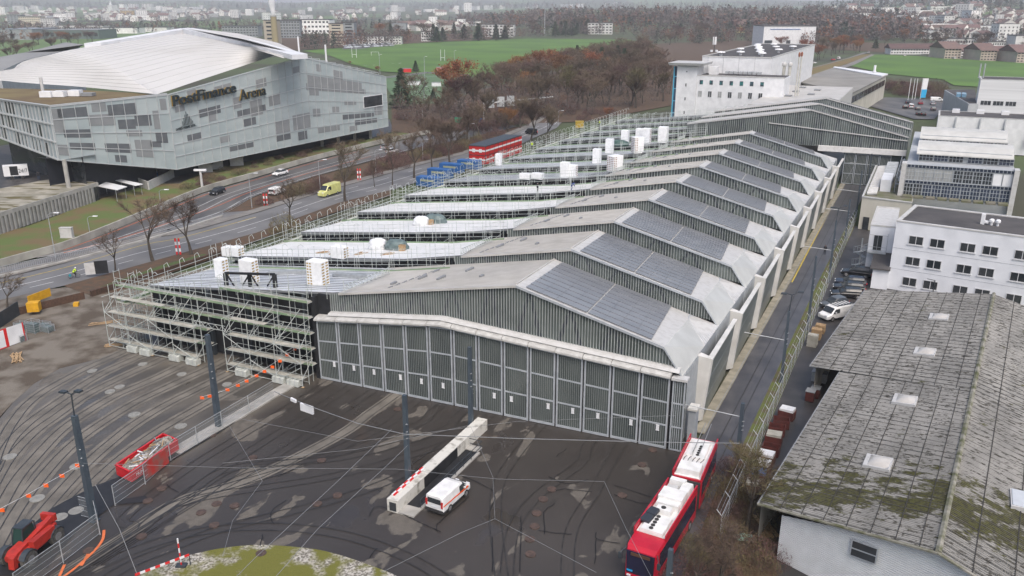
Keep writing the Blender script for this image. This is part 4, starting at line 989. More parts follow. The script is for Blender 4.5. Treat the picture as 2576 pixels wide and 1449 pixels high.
def window(th, F, a, z, w, h, panes=2, y=0.0, sill=True, gm=None, fm=None, side=None):
 'window in the front wall (b = y) or, side=u, in a wall of constant a'
 def G(p, q, r): return F(a + p, y + q, z + r) if side is None else F(side + q, a + p, z + r)
 b = MB(G); t = .09
 b.box(0, w, -.07, .02, 0, t); b.box(0, w, -.07, .02, h - t, h);
 for i in range(panes + 1):
  x = (w - t) * i / panes; b.box(x, x + t, -.07, .02, t, h - t)
 if sill: b.box(-.12, w + .12, -.14, .02, -.1, -.002)
 o = th.part(b, 'window', fm or M_wframe)
 b = MB(G); b.box(t, w - t, -.035, -.005, t, h - t); th.part(b, 'pane', gm or M_glass, sub=o)
 return o
# white office block
F0 = P(2255.7, 557, 10.5); FO = frame(F0, P(2576, 598, 10.5), P(2298, 520.6, 10.5))
off = block_b('office_building', 'white office block with dark flat roof and three rows of twin windows', 'office building', FO, 34, 12.5, 0, 10.5, M_wallw, M_bitum, .5, M_para, .2)
for r, z in enumerate((7.35, 4.15, 0.95)):
 for i, a in enumerate((2.0, 4.85, 8.8, 11.65, 15.6, 18.5, 22.4, 25.3, 29.2)): window(off, FO, a, z, 2.0, 1.35)
b = MB(FO); b.box(.05, 33.9, -.025, -.004, 3.3, 3.34); b.box(.05, 33.9, -.025, -.004, 6.5, 6.54)
off.part(b, 'wall_joint', M_wallg)
b = MB(FO); b.tube((6.4, -.15, 2.5), (6.4, -.15, .0), .06); b.tube((5.4, -.6, 2.7), (6.4, -.15, 2.5), .05); off.part(b, 'downpipe', M_dark)
th = Th('roof_ventilator', 'white duct with two round hoods on the dark office roof', 'ventilator', FO(11.4, 5, 10.55))
b = MB(FO); b.box(10.3, 10.8, 4.8, 5.3, 10.56, 12.1); b.box(10.8, 11.3, 4.8, 5.3, 10.8, 11.1); th.part(b, 'duct', M_white)
for x in (11.7, 12.5):
 b = MB(); c = FO(x, 5, 10.56); b.lathe(c, [(.18, 0), (.18, .5), (.34, .5), (.34, .8), (.2, .95), (.01, .98)], 12); th.part(b, 'hood', M_white)
FA = lambda u, v, z: W(u, v, z)
# stair annex
ann = Th('office_annex', 'white annex with pale flat roof and balcony joined to the office block', 'annex', W(55, 74, 0))
b = MB(W); b.box(53.15, 56.7, 67, 81, 0, 8.0); ann.part(b, 'wall', M_wallw)
b = MB(W); b.box(53.3, 56.7, 67.2, 80.8, 8.01, 8.06); ann.part(b, 'roof', M_fascia)
b = MB(W); b.box(53.1, 53.3, 66.95, 81, 8.0, 8.25); b.box(53.3, 56.7, 66.95, 67.15, 8.0, 8.25); b.box(53.3, 56.7, 80.8, 81, 8, 8.25); ann.part(b, 'parapet', M_para)
b = MB(W); b.box(53.9, 55.1, 66.9, 66.99, 4.2, 6.6, m=0); ann.part(b, 'door', M_glass)
b = MB(W); b.box(53.2, 55.9, 65.7, 66.95, 3.9, 4.05); ann.part(b, 'balcony', M_steel)
b = MB(W)
for a, c in (((53.2, 65.7), (55.9, 65.7)), ((53.2, 65.7), (53.2, 66.9)), ((55.9, 65.7), (55.9, 66.9))):
 for z in (4.5, 5.0): b.tube((*a, z), (*c, z), .03)
 for z in (6.9,): b.tube((*a, z), (*c, z), .04)
for u in (53.2, 54.5, 55.9): b.tube((u, 65.7, 4), (u, 65.7, 6.9), .03)
ann.part(b, 'railing', M_steel)
b = MB(W); b.box(54.6, 56.9, 60.0, 66.9, 0, 3.1); ann.part(b, 'porch_wall', M_wallw)
b = MB(W); b.hexa([(54.2, 59.6, 3.1), (57, 59.6, 3.1), (57, 66.9, 3.7), (54.2, 66.9, 3.7)], [(54.2, 59.6, 3.3), (57, 59.6, 3.3), (57, 66.9, 3.95), (54.2, 66.9, 3.95)]); ann.part(b, 'porch_roof', M_bitum)
sp = Th('spiral_staircase', 'grey steel spiral staircase beside the white annex', 'spiral stair', W(52.2, 68, 0))
b = MB(W); b.tube((52.2, 68, 0), (52.2, 68, 5.6), .1, 8); sp.part(b, 'post', M_steel)
bs_, br_ = MB(), MB(); c = W(52.2, 68, 0); pr = None
for i in range(30):
 t = i * .42; z = .2 + i * .14; e = Vector((math.cos(t), math.sin(t), 0)); e2 = Vector((math.cos(t + .42), math.sin(t + .42), 0)); k = Vector((0, 0, z))
 bs_.hexa([c + e * .1 + k, c + e * 1.15 + k, c + e2 * 1.15 + k, c + e2 * .1 + k], [q + Vector((0, 0, .05)) for q in (c + e * .1 + k, c + e * 1.15 + k, c + e2 * 1.15 + k, c + e2 * .1 + k)])
 q = c + e * 1.15 + Vector((0, 0, z + 1.0)); br_.tube(c + e * 1.15 + k, q, .02)
 if pr: br_.tube(pr, q, .035)
 pr = q
sp.part(bs_, 'tread', M_steel); sp.part(br_, 'railing', M_steel)
# cream building with pipes
crm = Th('workshop_building', 'cream concrete workshop with silver ducts on its roof beside the lane', 'workshop', W(53, 110, 0))
b = MB(W); b.hexa([(49.7, 97.3, 0), (58.4, 95.5, 0), (58.4, 133, 0), (49.7, 133, 0)], [(49.7, 97.3, 6.2), (58.4, 95.5, 6.2), (58.4, 133, 6.2), (49.7, 133, 6.2)]); crm.part(b, 'wall', M_wallc)
b = MB(W); b.hexa([(49.9, 97.6, 6.21), (58.3, 95.8, 6.21), (58.3, 132.8, 6.21), (49.9, 132.8, 6.21)], [(49.9, 97.6, 6.27), (58.3, 95.8, 6.27), (58.3, 132.8, 6.27), (49.9, 132.8, 6.27)]); crm.part(b, 'roof', mat('mossy_roof', (0.16, 0.15, 0.12), .9, c2=(.09, .1, .04), scale=.5, detail=8))
b = MB(W); b.box(49.6, 49.95, 97.3, 133, 6.2, 6.4); b.hexa([(49.6, 97.2, 6.2), (58.4, 95.4, 6.2), (58.4, 95.75, 6.2), (49.95, 97.6, 6.2)], [(49.6, 97.2, 6.4), (58.4, 95.4, 6.4), (58.4, 95.75, 6.4), (49.95, 97.6, 6.4)]); crm.part(b, 'parapet', M_para)
b = MB(W); b.hexa([(50.4, 97.0, 0.05), (51.5, 96.8, 0.05), (51.5, 97.1, .05), (50.4, 97.3, .05)], [(50.4, 97.0, 2.5), (51.5, 96.8, 2.5), (51.5, 97.1, 2.5), (50.4, 97.3, 2.5)]); crm.part(b, 'door', M_glass)
for i in range(15):
 b = MB(W); v = 99.5 + i * 2.1; b.tube((50.3, v, 6.55), (52.0, v + .35, 6.75), .42, 8); crm.part(b, 'duct', M_fascia)
b = MB(W); b.box(52.3, 54.2, 104, 112, 6.25, 8.6); crm.part(b, 'plant_box', M_white)
for i in range(9):
 b = MB(W); v = 113 + i * 2.0; b.tube((52.2, v, 7.4), (54.4, v, 7.5), .7, 8); crm.part(b, 'duct', M_steel)
b = MB(W)
for i in range(6): b.tube((54.9, 104 + i * 5, 6.3), (54.9, 104 + i * 5, 9.6), .07); b.tube((54.9, 104 + i * 5, 8 + .3 * (i % 3)), (56.2, 104 + i * 5, 8 + .3 * (i % 3)), .12, 6)
b.tube((54.9, 104, 9.3), (54.9, 129, 9.3), .09); b.tube((55.4, 104, 8.6), (55.4, 131, 8.6), .14, 6); crm.part(b, 'pipe_rack', M_steel)
# glass office with vaulted roofs
gl = Th('glazed_office', 'glass-fronted office with two pale vaulted roofs behind the cream workshop', 'glazed office', W(65, 104, 0))
def gx(u): return 102.2 - (u - 56) * .03
b = MB(W); b.box(56.4, 74.5, 102.6, 150, 0, 12.2); gl.part(b, 'body', M_wallg)
for u in (55.6, 74.3):
 b = MB(W); b.box(u, u + .85, 101.4, 104, 0, 12.5); gl.part(b, 'pier', M_fascia)
M_nav = mat('navy_glass', (0.025, 0.035, 0.06), .15, c2=(.05, .065, .1), scale=1.2)
M_gpan = mat('grey_blind', (0.34, 0.35, 0.35), .5, c2=(.24, .25, .25), scale=.5)
for lv, (z0, z1) in enumerate(((6.3, 8.6), (9.3, 11.6))):
 for i in range(11):
  a = 56.5 + i * 1.62; v = 102.3 - i * 0
  blind = (lv == 1 and (i < 5)) ; wh = lv == 1 and i > 8
  b = MB(W); t = .07
  b.box(a, a + 1.56, v - .12, v, z0, z0 + t); b.box(a, a + 1.56, v - .12, v, z1 - t, z1); b.box(a, a + t, v - .12, v, z0 + t, z1 - t); b.box(a + 1.49, a + 1.56, v - .12, v, z0 + t, z1 - t)
  if not wh:
   for k in (1, 2): b.box(a + 1.56 * k / 3 - .04, a + 1.56 * k / 3 + .04, v - .1, v, z0 + t, z1 - t)
   for k in (1, 2): b.box(a + t, a + 1.49, v - .1, v, z0 + (z1 - z0) * k / 3, z0 + (z1 - z0) * k / 3 + .07)
  o = gl.part(b, 'window', M_frame); b = MB(W); b.box(a + t, a + 1.49, v - .05, v - .01, z0 + t, z1 - t); gl.part(b, 'pane', M_white if wh else (M_gpan if blind else (M_nav if lv == 0 and i > 1 else M_glass)), sub=o)
for z in (8.7, 11.7):
 b = MB(W); b.box(56.4, 74.3, 102.3, 102.6, z, z + .52); gl.part(b, 'spandrel', M_nav)
 b = MB(W);
 for i in range(28): b.box(56.5 + i * .64, 56.62 + i * .64, 102.22, 102.3, z, z + .5)
 b.box(56.4, 74.3, 102.1, 102.3, z + .5, z + .58); gl.part(b, 'spandrel_frame', M_frame)
for n_, (v0, zc) in enumerate(((106.5, 13.8), (126.5, 14.0))):
 ps = [(v0 - .3, zc), (v0 + 1.2, zc + .75), (v0 + 3.2, zc + 1.35), (v0 + 5.8, zc + 1.6), (v0 + 8.5, zc + 1.35), (v0 + 11, zc + .6), (v0 + 12, zc - .2)]
 b = MB(W); b.loft([[(u, v, z) for v, z in ps] + [(u, v, z - .2) for v, z in ps[::-1]] for u in (57.8, 74.2)]); gl.part(b, 'vaulted_roof', M_vault)
 b = MB(W); b.box(58.2, 73.9, v0 + .6, v0 + 12, 12.2, zc + .6); gl.part(b, 'penthouse_wall', M_wallg)
 for i in range(6):
  a = 58.3 + i * 2.6 + (.0 if i < 3 else .6)
  if a > 72: continue
  b = MB(W);
  for k in range(5): b.box(a + k * .6, a + k * .6 + .07, v0 + .45, v0 + .58, 12.3, zc - .1)
  for k in range(3): b.box(a, a + 2.47, v0 + .42, v0 + .56, 12.3 + k * .68, 12.37 + k * .68)
  o = gl.part(b, 'window', M_frame); b = MB(W); b.box(a + .07, a + 2.4, v0 + .56, v0 + .59, 12.4, zc - .15); gl.part(b, 'pane', M_nav if i % 2 else M_glass, sub=o)
b = MB(W)
for i in range(9): b.box(56.5 + 2 * i, 58.1 + 2 * i, 99.6 - .05 * i, 101.5 - .05 * i, 6.28, 6.62)
gl.part(b, 'roof_terrace', MT['mossy_roof'])
# white hall with inclined fins, tower block behind
bb = block_b('white_hall', 'low white hall with slanting wall fins and dark flat roof', 'white hall', lambda a, c, z: W(61.4 + a, 204.6 + c, z), 40, 14, 0, 10, M_white, M_bitum, .4)
for i in range(5):
 b = MB(W); u = 66 + i * 6.3; b.hexa([(u, 202.6, 3), (u + .35, 202.6, 3), (u + .35, 204.6, 3), (u, 204.6, 3)], [(u, 204.3, 9.9), (u + .35, 204.3, 9.9), (u + .35, 204.6, 9.9), (u, 204.6, 9.9)]); bb.part(b, 'fin', M_wallg)
for i in range(5):
 b = MB(W); u = 65 + i * 6.5; b.box(u, u + 2, 214, 216, 10.06, 11.1); bb.part(b, 'roof_light', M_white)
tw = block_b('white_tower_block', 'tall windowless white block with a low strip of dark windows', 'tower block', lambda a, c, z: W(72.4 + a, 245 + c, z), 14, 13, 0, 17.8, mat('ribbed_white_wall', (.68, .69, .70), .6, c2=(.56, .57, .58), scale=1, stretch=(.02, .02, 3)), M_bitum, .4)
FT = lambda a, c, z: W(72.4 + a, 245 + c, z)
for a in (1, 4.6, 8.2): window(tw, FT, a, 9.6, 3.1, 1.5, 3, sill=False)
wg = Th('grey_wing', 'low grey wing left of the white tower block', 'building wing', W(68, 265, 0))
b = MB(W); ps = [(62.8, 292), (70, 243), (73, 245), (73, 300)]; b.hexa([(u, v, 0) for u, v in ps], [(u, v, 10) for u, v in ps]); wg.part(b, 'wall', M_wallg)
b = MB(W); ps = [(63.4, 291), (70.2, 244), (73, 245.5), (73, 299)]; b.hexa([(u, v, 10.01) for u, v in ps], [(u, v, 10.08) for u, v in ps]); wg.part(b, 'roof', M_bitum)
for i, u in enumerate((66.5, 68.2)):
 b = MB(W); b.box(u, u + 1.4, 264, 271, 10.1, 11.2); wg.part(b, 'roof_light', mat('sky_light_glass', (.15, .3, .45), .2, c2=(.3, .42, .5), scale=.5))
for i, x in enumerate((2462, 2473)):
 c = P(x, 196, 17.9); b = MB(); b.cyl(c, .22, HT(x, 196, x + 4, 160, 17.9), 8); b.lathe(c, [(.3, 0), (.3, .3), (.22, .3)], 8); solo(b, 'flue_pipe', M_steel, ('left' if i == 0 else 'right') + ' one of two thin steel flues on the white tower block', 'flue', c, 'steel flues on the tower block')
# building across: white block with stair tower
wb = Th('works_building', 'white multi-storey works building with stair tower and green-tinted windows', 'works building', W(0, 220, 0))
b = MB(W); b.box(-11.7, 16, 212, 224, 0, 18.6); wb.part(b, 'wall', M_white)
b = MB(W); b.box(-11.4, 15.7, 212.4, 223.9, 18.61, 18.7); wb.part(b, 'roof', M_bitum)
b = MB(W); b.box(-11.8, 16.1, 211.9, 212.3, 18.6, 18.9); wb.part(b, 'parapet', M_para)
b = MB(W); b.box(-18.4, -11.75, 211.5, 220, 0, 21.6); wb.part(b, 'stair_tower', M_white)
b = MB(W); b.hexa([(-20.6, 209.6, 21.9), (-9.6, 209.6, 21.9), (-9.6, 222, 21.9), (-20.6, 222, 21.9)], [(-21, 209.2, 22.7), (-9.2, 209.2, 22.7), (-9.2, 222, 22.7), (-21, 222, 22.7)]); wb.part(b, 'tower_roof', M_fascia)
b = MB(W); b.box(-19.6, -18.41, 212.5, 219, 2, 21.4); wb.part(b, 'stair_glazing', mat('blue_glass', (.06, .12, .2), .15, c2=(.03, .06, .1), scale=.4))
b = MB(W)
for z in range(2, 22, 4): b.box(-19.7, -18.4, 212.3, 219.1, z, z + .25)
b.box(-19.75, -19.4, 212.2, 212.45, 1, 21.4); wb.part(b, 'glazing_frame', mat('blue_frame', (.1, .45, .65), .5))
b = MB(W); b.box(-13.4, 9.5, 224.05, 330, 0, 24.0); wb.part(b, 'upper_wall', M_white)
b = MB(W); b.box(-13.0, 9.1, 224.5, 329.5, 24.01, 24.1); wb.part(b, 'upper_roof', M_bitum)
b = MB(W); b.box(-13.5, 9.6, 223.9, 224.4, 24, 24.35); b.box(-13.5, -13.1, 224.4, 330, 24, 24.35); b.box(9.2, 9.6, 224.4, 330, 24, 24.35); b.box(-13.5, 9.6, 329.6, 330, 24, 24.35); wb.part(b, 'upper_parapet', M_para)
F2 = lambda a, c, z: W(-11.7 + a, 212 + c, z); M_teal = mat('green_tinted_glass', (.03, .2, .2), .2, c2=(.04, .07, .09), scale=.6, lo=.45, hi=.55)
for i in range(7): window(wb, F2, .9 + i * 3.25, 15.9, 1.1, 1.35, 2, gm=M_teal, sill=False, fm=M_dark);
for i in range(7): window(wb, F2, .6 + i * 3.25, 11.8, 1.3, 2.0, 2, sill=False, gm=M_gpan if i in (0, 2, 4) else None)
F3 = lambda a, c, z: W(-18.4 + a, 211.5 + c, z)
for z in (6, 10.5, 15, 19.6): window(wb, F3, 3.0, z, .5, 1.1 if z < 19 else .5, 1, sill=False)
b = MB(W)
for i in range(4): b.box(-11.5 + i * 5.2, -11.4 + i * 5.2, 223.98, 224.02, 18.7, 24)
wb.part(b, 'wall_joint', M_wallg)
for i in range(14):
 b = MB(); c = W(-9 + (i % 4) * 4.6 + (i % 3), 232 + (i // 4) * 22 + (i % 3) * 5, 24.1); b.lathe(c, [(.5, 0), (.5, 1.0), (1.5, 1.0), (1.3, 1.35), (.1, 1.5)], 10); wb.part(b, 'roof_ventilator', M_white)
for i in range(8):
 b = MB(W); u = -4.5 + i * 1.5; b.box(u, u + 1.1, 220, 222, 18.9, 19.7); wb.part(b, 'cooling_unit', M_wallg)
b = MB(W); b.box(-9.2, -6.6, 217, 220, 18.7, 21.2); wb.part(b, 'roof_hut', M_white)
am = Th('mobile_phone_mast', 'antenna mast with white panels on the works building roof', 'antenna mast', P(1794, 157, 21)); g = P(1794, 157, 21)
b = MB(); b.cyl(g, .12, 8.6, 6); am.part(b, 'mast', M_dark)
for x, y in ((-.5, 0), (.5, .2), (0, -.5)): b = MB(); b.box(g.x + x - .18, g.x + x + .18, g.y + y - .1, g.y + y + .1, g.z + 6.2, g.z + 8.9); am.part(b, 'antenna_panel', M_white)
for x in (-.9, .9): b = MB(); b.lathe((g.x + x, g.y, g.z + 3.6), [(.05, 0), (.5, .1), (.5, .75), (.05, .8)], 10); am.part(b, 'dish', M_white)
for i, (x, yb, yt, r, s) in enumerate(((1967, 226, 167, .55, 'left one of two fat steel chimneys with round caps'), (1981, 228, 167, .55, 'right one of two fat steel chimneys with round caps'), (2000, 242, 143, .22, 'left one of two tall thin flues with a rusty top'), (2006, 242, 142, .22, 'right one of two tall thin flues with a rusty top'), (1952, 205, 163, .4, 'short chimney with lantern-like cap behind the fat ones'))):
 c = P(x, yb, 13); h = min(HT(x, yb, x, yt, 13), 16); th = Th('chimney', s, 'chimney', c, 0, 'steel chimneys behind the halls'); b = MB(); b.cyl(c, r, h, 10); th.part(b, 'flue', mat('pale_steel', (.5, .5, .46), .5, c2=(.4, .39, .35), scale=1))
 b = MB(); b.lathe(c + Vector((0, 0, h)), [(r, 0), (r * 1.6, .3), (r * 1.6, 1.0), (r, 1.4), (.02, 1.45)], 10); th.part(b, 'cap', M_fascia if r > .3 else mat('rust', (.25, .09, .05), .8))
lb = Th('flat_roof_annex', 'pale flat-roofed annex between rear hall and works building', 'annex', W(20, 225, 0)); b = MB(W); b.box(9.7, 33, 189, 258, 0, 12.6); lb.part(b, 'wall', M_fascia); b = MB(W); b.box(9.8, 32.8, 189.2, 257.8, 12.61, 12.7); lb.part(b, 'roof', M_roof)
for i in range(5): b = MB(W); b.box(16 + (i % 2) * 6, 18 + (i % 2) * 6, 215 + i * 8, 218 + i * 8, 12.72, 13.1); lb.part(b, 'roof_light', M_gap)
h2 = Th('stone_hall', 'long hall with grey slab roof and cream walls before the meadow', 'hall', W(23, 330, 0))
q = [(7, 308), (13.3, 394), (38.8, 354), (31.9, 260)]
b = MB(W); b.hexa([(u, v, 0) for u, v in q[::-1]], [(u, v, 10) for u, v in q[::-1]]); h2.part(b, 'wall', M_wallc)
q2 = [(6, 306), (12, 397), (39.4, 356), (32.5, 258)]; b = MB(W); b.hexa([(u, v, 10.01) for u, v in q2[::-1]], [(u, v, 10.5) for u, v in q2[::-1]]); h2.part(b, 'roof', mat('slab_roof', (.24, .235, .22), .9, c2=(.18, .175, .165), scale=.1, detail=9))
b = MB(W); b.hexa([(12, 390, 10.52), (12, 397, 10.52), (39.4, 356, 10.52), (37.5, 342, 10.52)][::-1], [(12, 390, 10.9), (12, 397, 10.9), (39.4, 356, 10.9), (37.5, 342, 10.9)][::-1]); h2.part(b, 'roof_edge', M_white)
for i in range(9):
 a = Vector((32.1, 262, 0)); d = Vector((.72, 9.6, 0)) * i; b = MB(W); b.hexa([(a.x + d.x + .25, a.y + d.y + 1, 6.4), (a.x + d.x + .4, a.y + d.y + 1, 6.4), (a.x + d.x + .4 + .6, a.y + d.y + 9, 6.4), (a.x + d.x + .25 + .6, a.y + d.y + 9, 6.4)], [(a.x + d.x + .25, a.y + d.y + 1, 8.8), (a.x + d.x + .4, a.y + d.y + 1, 8.8), (a.x + d.x + 1.0, a.y + d.y + 9, 8.8), (a.x + d.x + .85, a.y + d.y + 9, 8.8)]); h2.part(b, 'window', M_glass)
c = P(1932 + 1070 / 4, 182, 11); b = MB(); b.cyl(c, .5, HT(2199.5, 182, 2199.5, 164, 11), 8); b.cyl(c, .8, .6, 8); solo(b, 'flue_pipe', M_white, 'single white flue on the edge of the stone hall', 'flue', c)
# old shed with corrugated fibre-cement roof
shed = Th('corrugated_shed', 'old shed with mossy corrugated grey roof and white ribbed gable', 'shed', P(2250, 1000, 0))
E0 = P(1906, 1268, 4.3); R0 = P(2360, 1392, 7.0); R1 = P(2500, 740, 7.0); N0 = P(2114, 932, 4.25); N1 = P(2037, 921, 3.8); B1_ = P(2176, 729, 3.8)
def shed_mat():
 m = bpy.data.materials.new('mossy_fibre_cement'); m.use_nodes = True; n = m.node_tree.nodes; l = m.node_tree.links; bs = n['Principled BSDF']; bs.inputs['Roughness'].default_value = .95
 g = n.new('ShaderNodeNewGeometry'); mp = n.new('ShaderNodeMapping'); ang = math.atan2((R1 - R0).y, (R1 - R0).x); mp.inputs['Rotation'].default_value = (0, 0, -ang); l.new(g.outputs['Position'], mp.inputs[0])
 def nz(sc, st, det=8):
  m2 = n.new('ShaderNodeMapping'); m2.inputs['Scale'].default_value = st; l.new(mp.outputs[0], m2.inputs[0]); z = n.new('ShaderNodeTexNoise'); z.inputs['Scale'].default_value = sc; z.inputs['Detail'].default_value = det; z.inputs['Roughness'].default_value = .65; l.new(m2.outputs[0], z.inputs[0]); return z.outputs[0]
 def rp(s, a, c, t0=0., t1=1.):
  z = n.new('ShaderNodeMapRange'); z.inputs['From Min'].default_value = a; z.inputs['From Max'].default_value = c; z.inputs['To Min'].default_value = t0; z.inputs['To Max'].default_value = t1; l.new(s, z.inputs[0]); return z.outputs[0]
 def mx(f, A, B):
  z = n.new('ShaderNodeMix'); z.data_type = 'RGBA'; l.new(f, z.inputs['Factor'])
  for k, s in (('A', A), ('B', B)):
   if isinstance(s, tuple): z.inputs[k].default_value = s
   else: l.new(s, z.inputs[k])
  return z.outputs['Result']
 base = mx(rp(nz(.35, (.4, 1, 1), 4), .4, .6), (.20, .198, .19, 1), (.28, .275, .262, 1))
 brick = n.new('ShaderNodeTexWhiteNoise');
 c = mx(rp(nz(2.0, (2.4, .5, 1), 10), .54, .60), base, (.05, .047, .04, 1))
 sx = n.new('ShaderNodeSeparateXYZ'); l.new(mp.outputs[0], sx.inputs[0])
 x0 = (Matrix.Rotation(-ang, 3, 'Z') @ P(2020, 1235, 4)).x
 gr = rp(sx.outputs[0], x0 + 6.5, x0 - 1.5); gr2 = rp(sx.outputs[0], x0 - 5.5, x0 - 2.5)
 mm = n.new('ShaderNodeMath'); mm.operation = 'MULTIPLY'; l.new(gr, mm.inputs[0]); l.new(gr2, mm.inputs[1])
 ad = n.new('ShaderNodeMath'); ad.operation = 'MULTIPLY_ADD'; l.new(mm.outputs[0], ad.inputs[0]); ad.inputs[1].default_value = .26; l.new(nz(.9, (1, .5, 1)), ad.inputs[2])
 moss = mx(rp(nz(3, (1, 1, 1), 3), .4, .6), (.062, .064, .012, 1), (.03, .028, .013, 1))
 c = mx(rp(ad.outputs[0], .62, .70), c, moss)
 l.new(c, bs.inputs['Base Color']); return m
M_shed = shed_mat(); M_groov = mat('roof_groove_dirt', (.055, .053, .047), .95, c2=(.12, .116, .105), scale=.5, detail=6)
def corr(b, q00, q01, q10, q11, n, h=.06, gr=.3):
 'corrugated sheet: q00,q10 are the eave ends, q01,q11 the ridge ends'
 for i in range(n):
  s0, s1, s2 = i / n, (i + 1 - gr) / n, (i + 1) / n
  a0, a1, a2 = q00.lerp(q10, s0), q00.lerp(q10, s1), q00.lerp(q10, s2); c0, c1, c2 = q01.lerp(q11, s0), q01.lerp(q11, s1), q01.lerp(q11, s2); up = Vector((0, 0, h))
  am_, cm_ = (a0 + a1) / 2 + up, (c0 + c1) / 2 + up
  b.raw([a0, am_, cm_, c0], 0); b.raw([am_, a1, c1, cm_], 0); b.raw([a1, a2, c2, c1], 1)
e1 = (N0 - E0); Nr = R0.lerp(R1, .47); b = MB(); corr(b, E0, R0, N0, Nr, 130, .07, .4); corr(b, N1, Nr, B1_, R1, 120, .07, .4); shed.part(b, 'roof', [M_shed, M_groov])
D = Vector((R0 - E0)); D = Vector((D.x, D.y, 0)); E3 = R0 + D * 1.1; E3.z = 4.3; D2 = R1 - B1_; E4 = R1 + Vector((D2.x, D2.y, 0)) * 1.0; E4.z = 4.2
b = MB(); corr(b, R0, E3, R1, E4, 250, .07, .4); shed.part(b, 'roof', [M_shed, M_groov])
b = MB(); b.tube(R0 + Vector((0, 0, .05)), R1 + Vector((0, 0, .05)), .22, 6); shed.part(b, 'ridge_cap', mat('mossy_concrete', (.26, .25, .22), .95, c2=(.08, .085, .04), scale=1.3, detail=8))
b = MB()
for t in (.14, .27, .40, .53, .66, .79, .91):
 b.bar(E0.lerp(R0, t) + Vector((0, 0, .03)), N0.lerp(Nr, t) + Vector((0, 0, .03)), .055, .05); b.bar(N1.lerp(Nr, t) + Vector((0, 0, .03)), B1_.lerp(R1, t) + Vector((0, 0, .03)), .055, .05)
for t in (.15, .32, .5, .67): b.bar(R0.lerp(E3, t) + Vector((0, 0, .03)), R1.lerp(E4, t) + Vector((0, 0, .03)), .07, .05)
shed.part(b, 'sheet_overlap', mat('dark_overlap_joint', (.035, .033, .03), .95))  # dark joint lines where the roof sheets overlap
b = MB(); lp = lambda A, B, C, D_, n: [b.bar(A.lerp(B, (i + .5) / n) + Vector((0, 0, .05)), C.lerp(D_, (i + .5) / n) + Vector((0, 0, .05)), .028, .025) for i in range(n)]
lp(E0, N0, R0, Nr, 34); lp(N1, B1_, Nr, R1, 30); lp(R0, R1, E3, E4, 62); shed.part(b, 'side_lap', M_groov)
b = MB(); b.tube(E0, N0, .08); b.tube(N1, B1_, .08); b.tube(N0, N1, .07); shed.part(b, 'gutter', M_gap)
b = MB(); b.tube(E0, R0, .12, 6); b.tube(R0, E3, .12, 6); shed.part(b, 'verge', MT['mossy_concrete'])
G0 = PV(1963, 1304, E0, R0); gi = Vector((.25, .45, 0)); G0 = G0 + gi; ga = Vector((G0.x, G0.y, 0)); gr_ = R0 + gi; ge = E3 + gi
b = MB(); nn = 42
for i in range(nn):
 z0, z1 = 7.0 * i / nn, 7.0 * (i + 1) / nn
 for (za, off) in (((z0, (z0 + z1) / 2), .0),):
  def edge(z):
   l_ = G0 if z < G0.z else G0.lerp(gr_, (z - G0.z) / max(gr_.z - G0.z, .01)); r_ = ge if z < ge.z else ge.lerp(gr_, (z - ge.z) / (gr_.z - ge.z))
   return Vector((l_.x, l_.y, z)), Vector((r_.x, r_.y, z))
  zm = (z0 + z1) / 2; a0, c0 = edge(z0); am_, cm_ = edge(zm); a1, c1 = edge(min(z1, 6.99)); o = Vector((.0, -.07, 0))
  b.raw([a0, c0, cm_ + o, am_ + o], 0); b.raw([am_ + o, cm_ + o, c1, a1], 1)
shed.part(b, 'gable_wall', [mat('white_ribbed_sheet', (.70, .72, .73), .5), mat('shaded_rib_face', (.5, .52, .53), .5)])  # grey on alternate rib faces paints rib shade into the white sheet
b = MB(); sl0 = N0 + Vector((.1, .1, 0)); b.raw([Vector((E0.x + .6, E0.y + .9, 0)), Vector((N0.x + .5, N0.y, 0)), Vector((N0.x + .5, N0.y, 4.1)), Vector((E0.x + .6, E0.y + .9, 4.1))]);
q1, q2 = N1 + Vector((.7, 0, 0)), B1_ + Vector((.7, 0, 0)); b.raw([Vector((q1.x, q1.y, 0)), Vector((q2.x, q2.y, 0)), Vector((q2.x, q2.y, 3.7)), Vector((q1.x, q1.y, 3.7))]); shed.part(b, 'side_wall', M_conc)
pl = [PV(x, y, G0, gr_) for x, y in ((2143, 1351), (2210, 1375), (2203, 1415), (2136, 1391))]; o = Vector((-.05, -.12, 0)); pm = sum(pl, Vector()) / 4
b = MB(); b.hexa([p + o for p in pl], [p + o * 2 for p in pl]); wn = shed.part(b, 'window', M_frame)
b = MB()
for t0, t1 in ((.06, .46), (.54, .94)):
 L = lambda s, t: pl[0].lerp(pl[1], s).lerp(pl[3].lerp(pl[2], s), t) + o * 2.15
 b.raw([L(.05, t0), L(.05, t1), L(.95, t1), L(.95, t0)]);
shed.part(b, 'pane', M_glass, sub=wn)
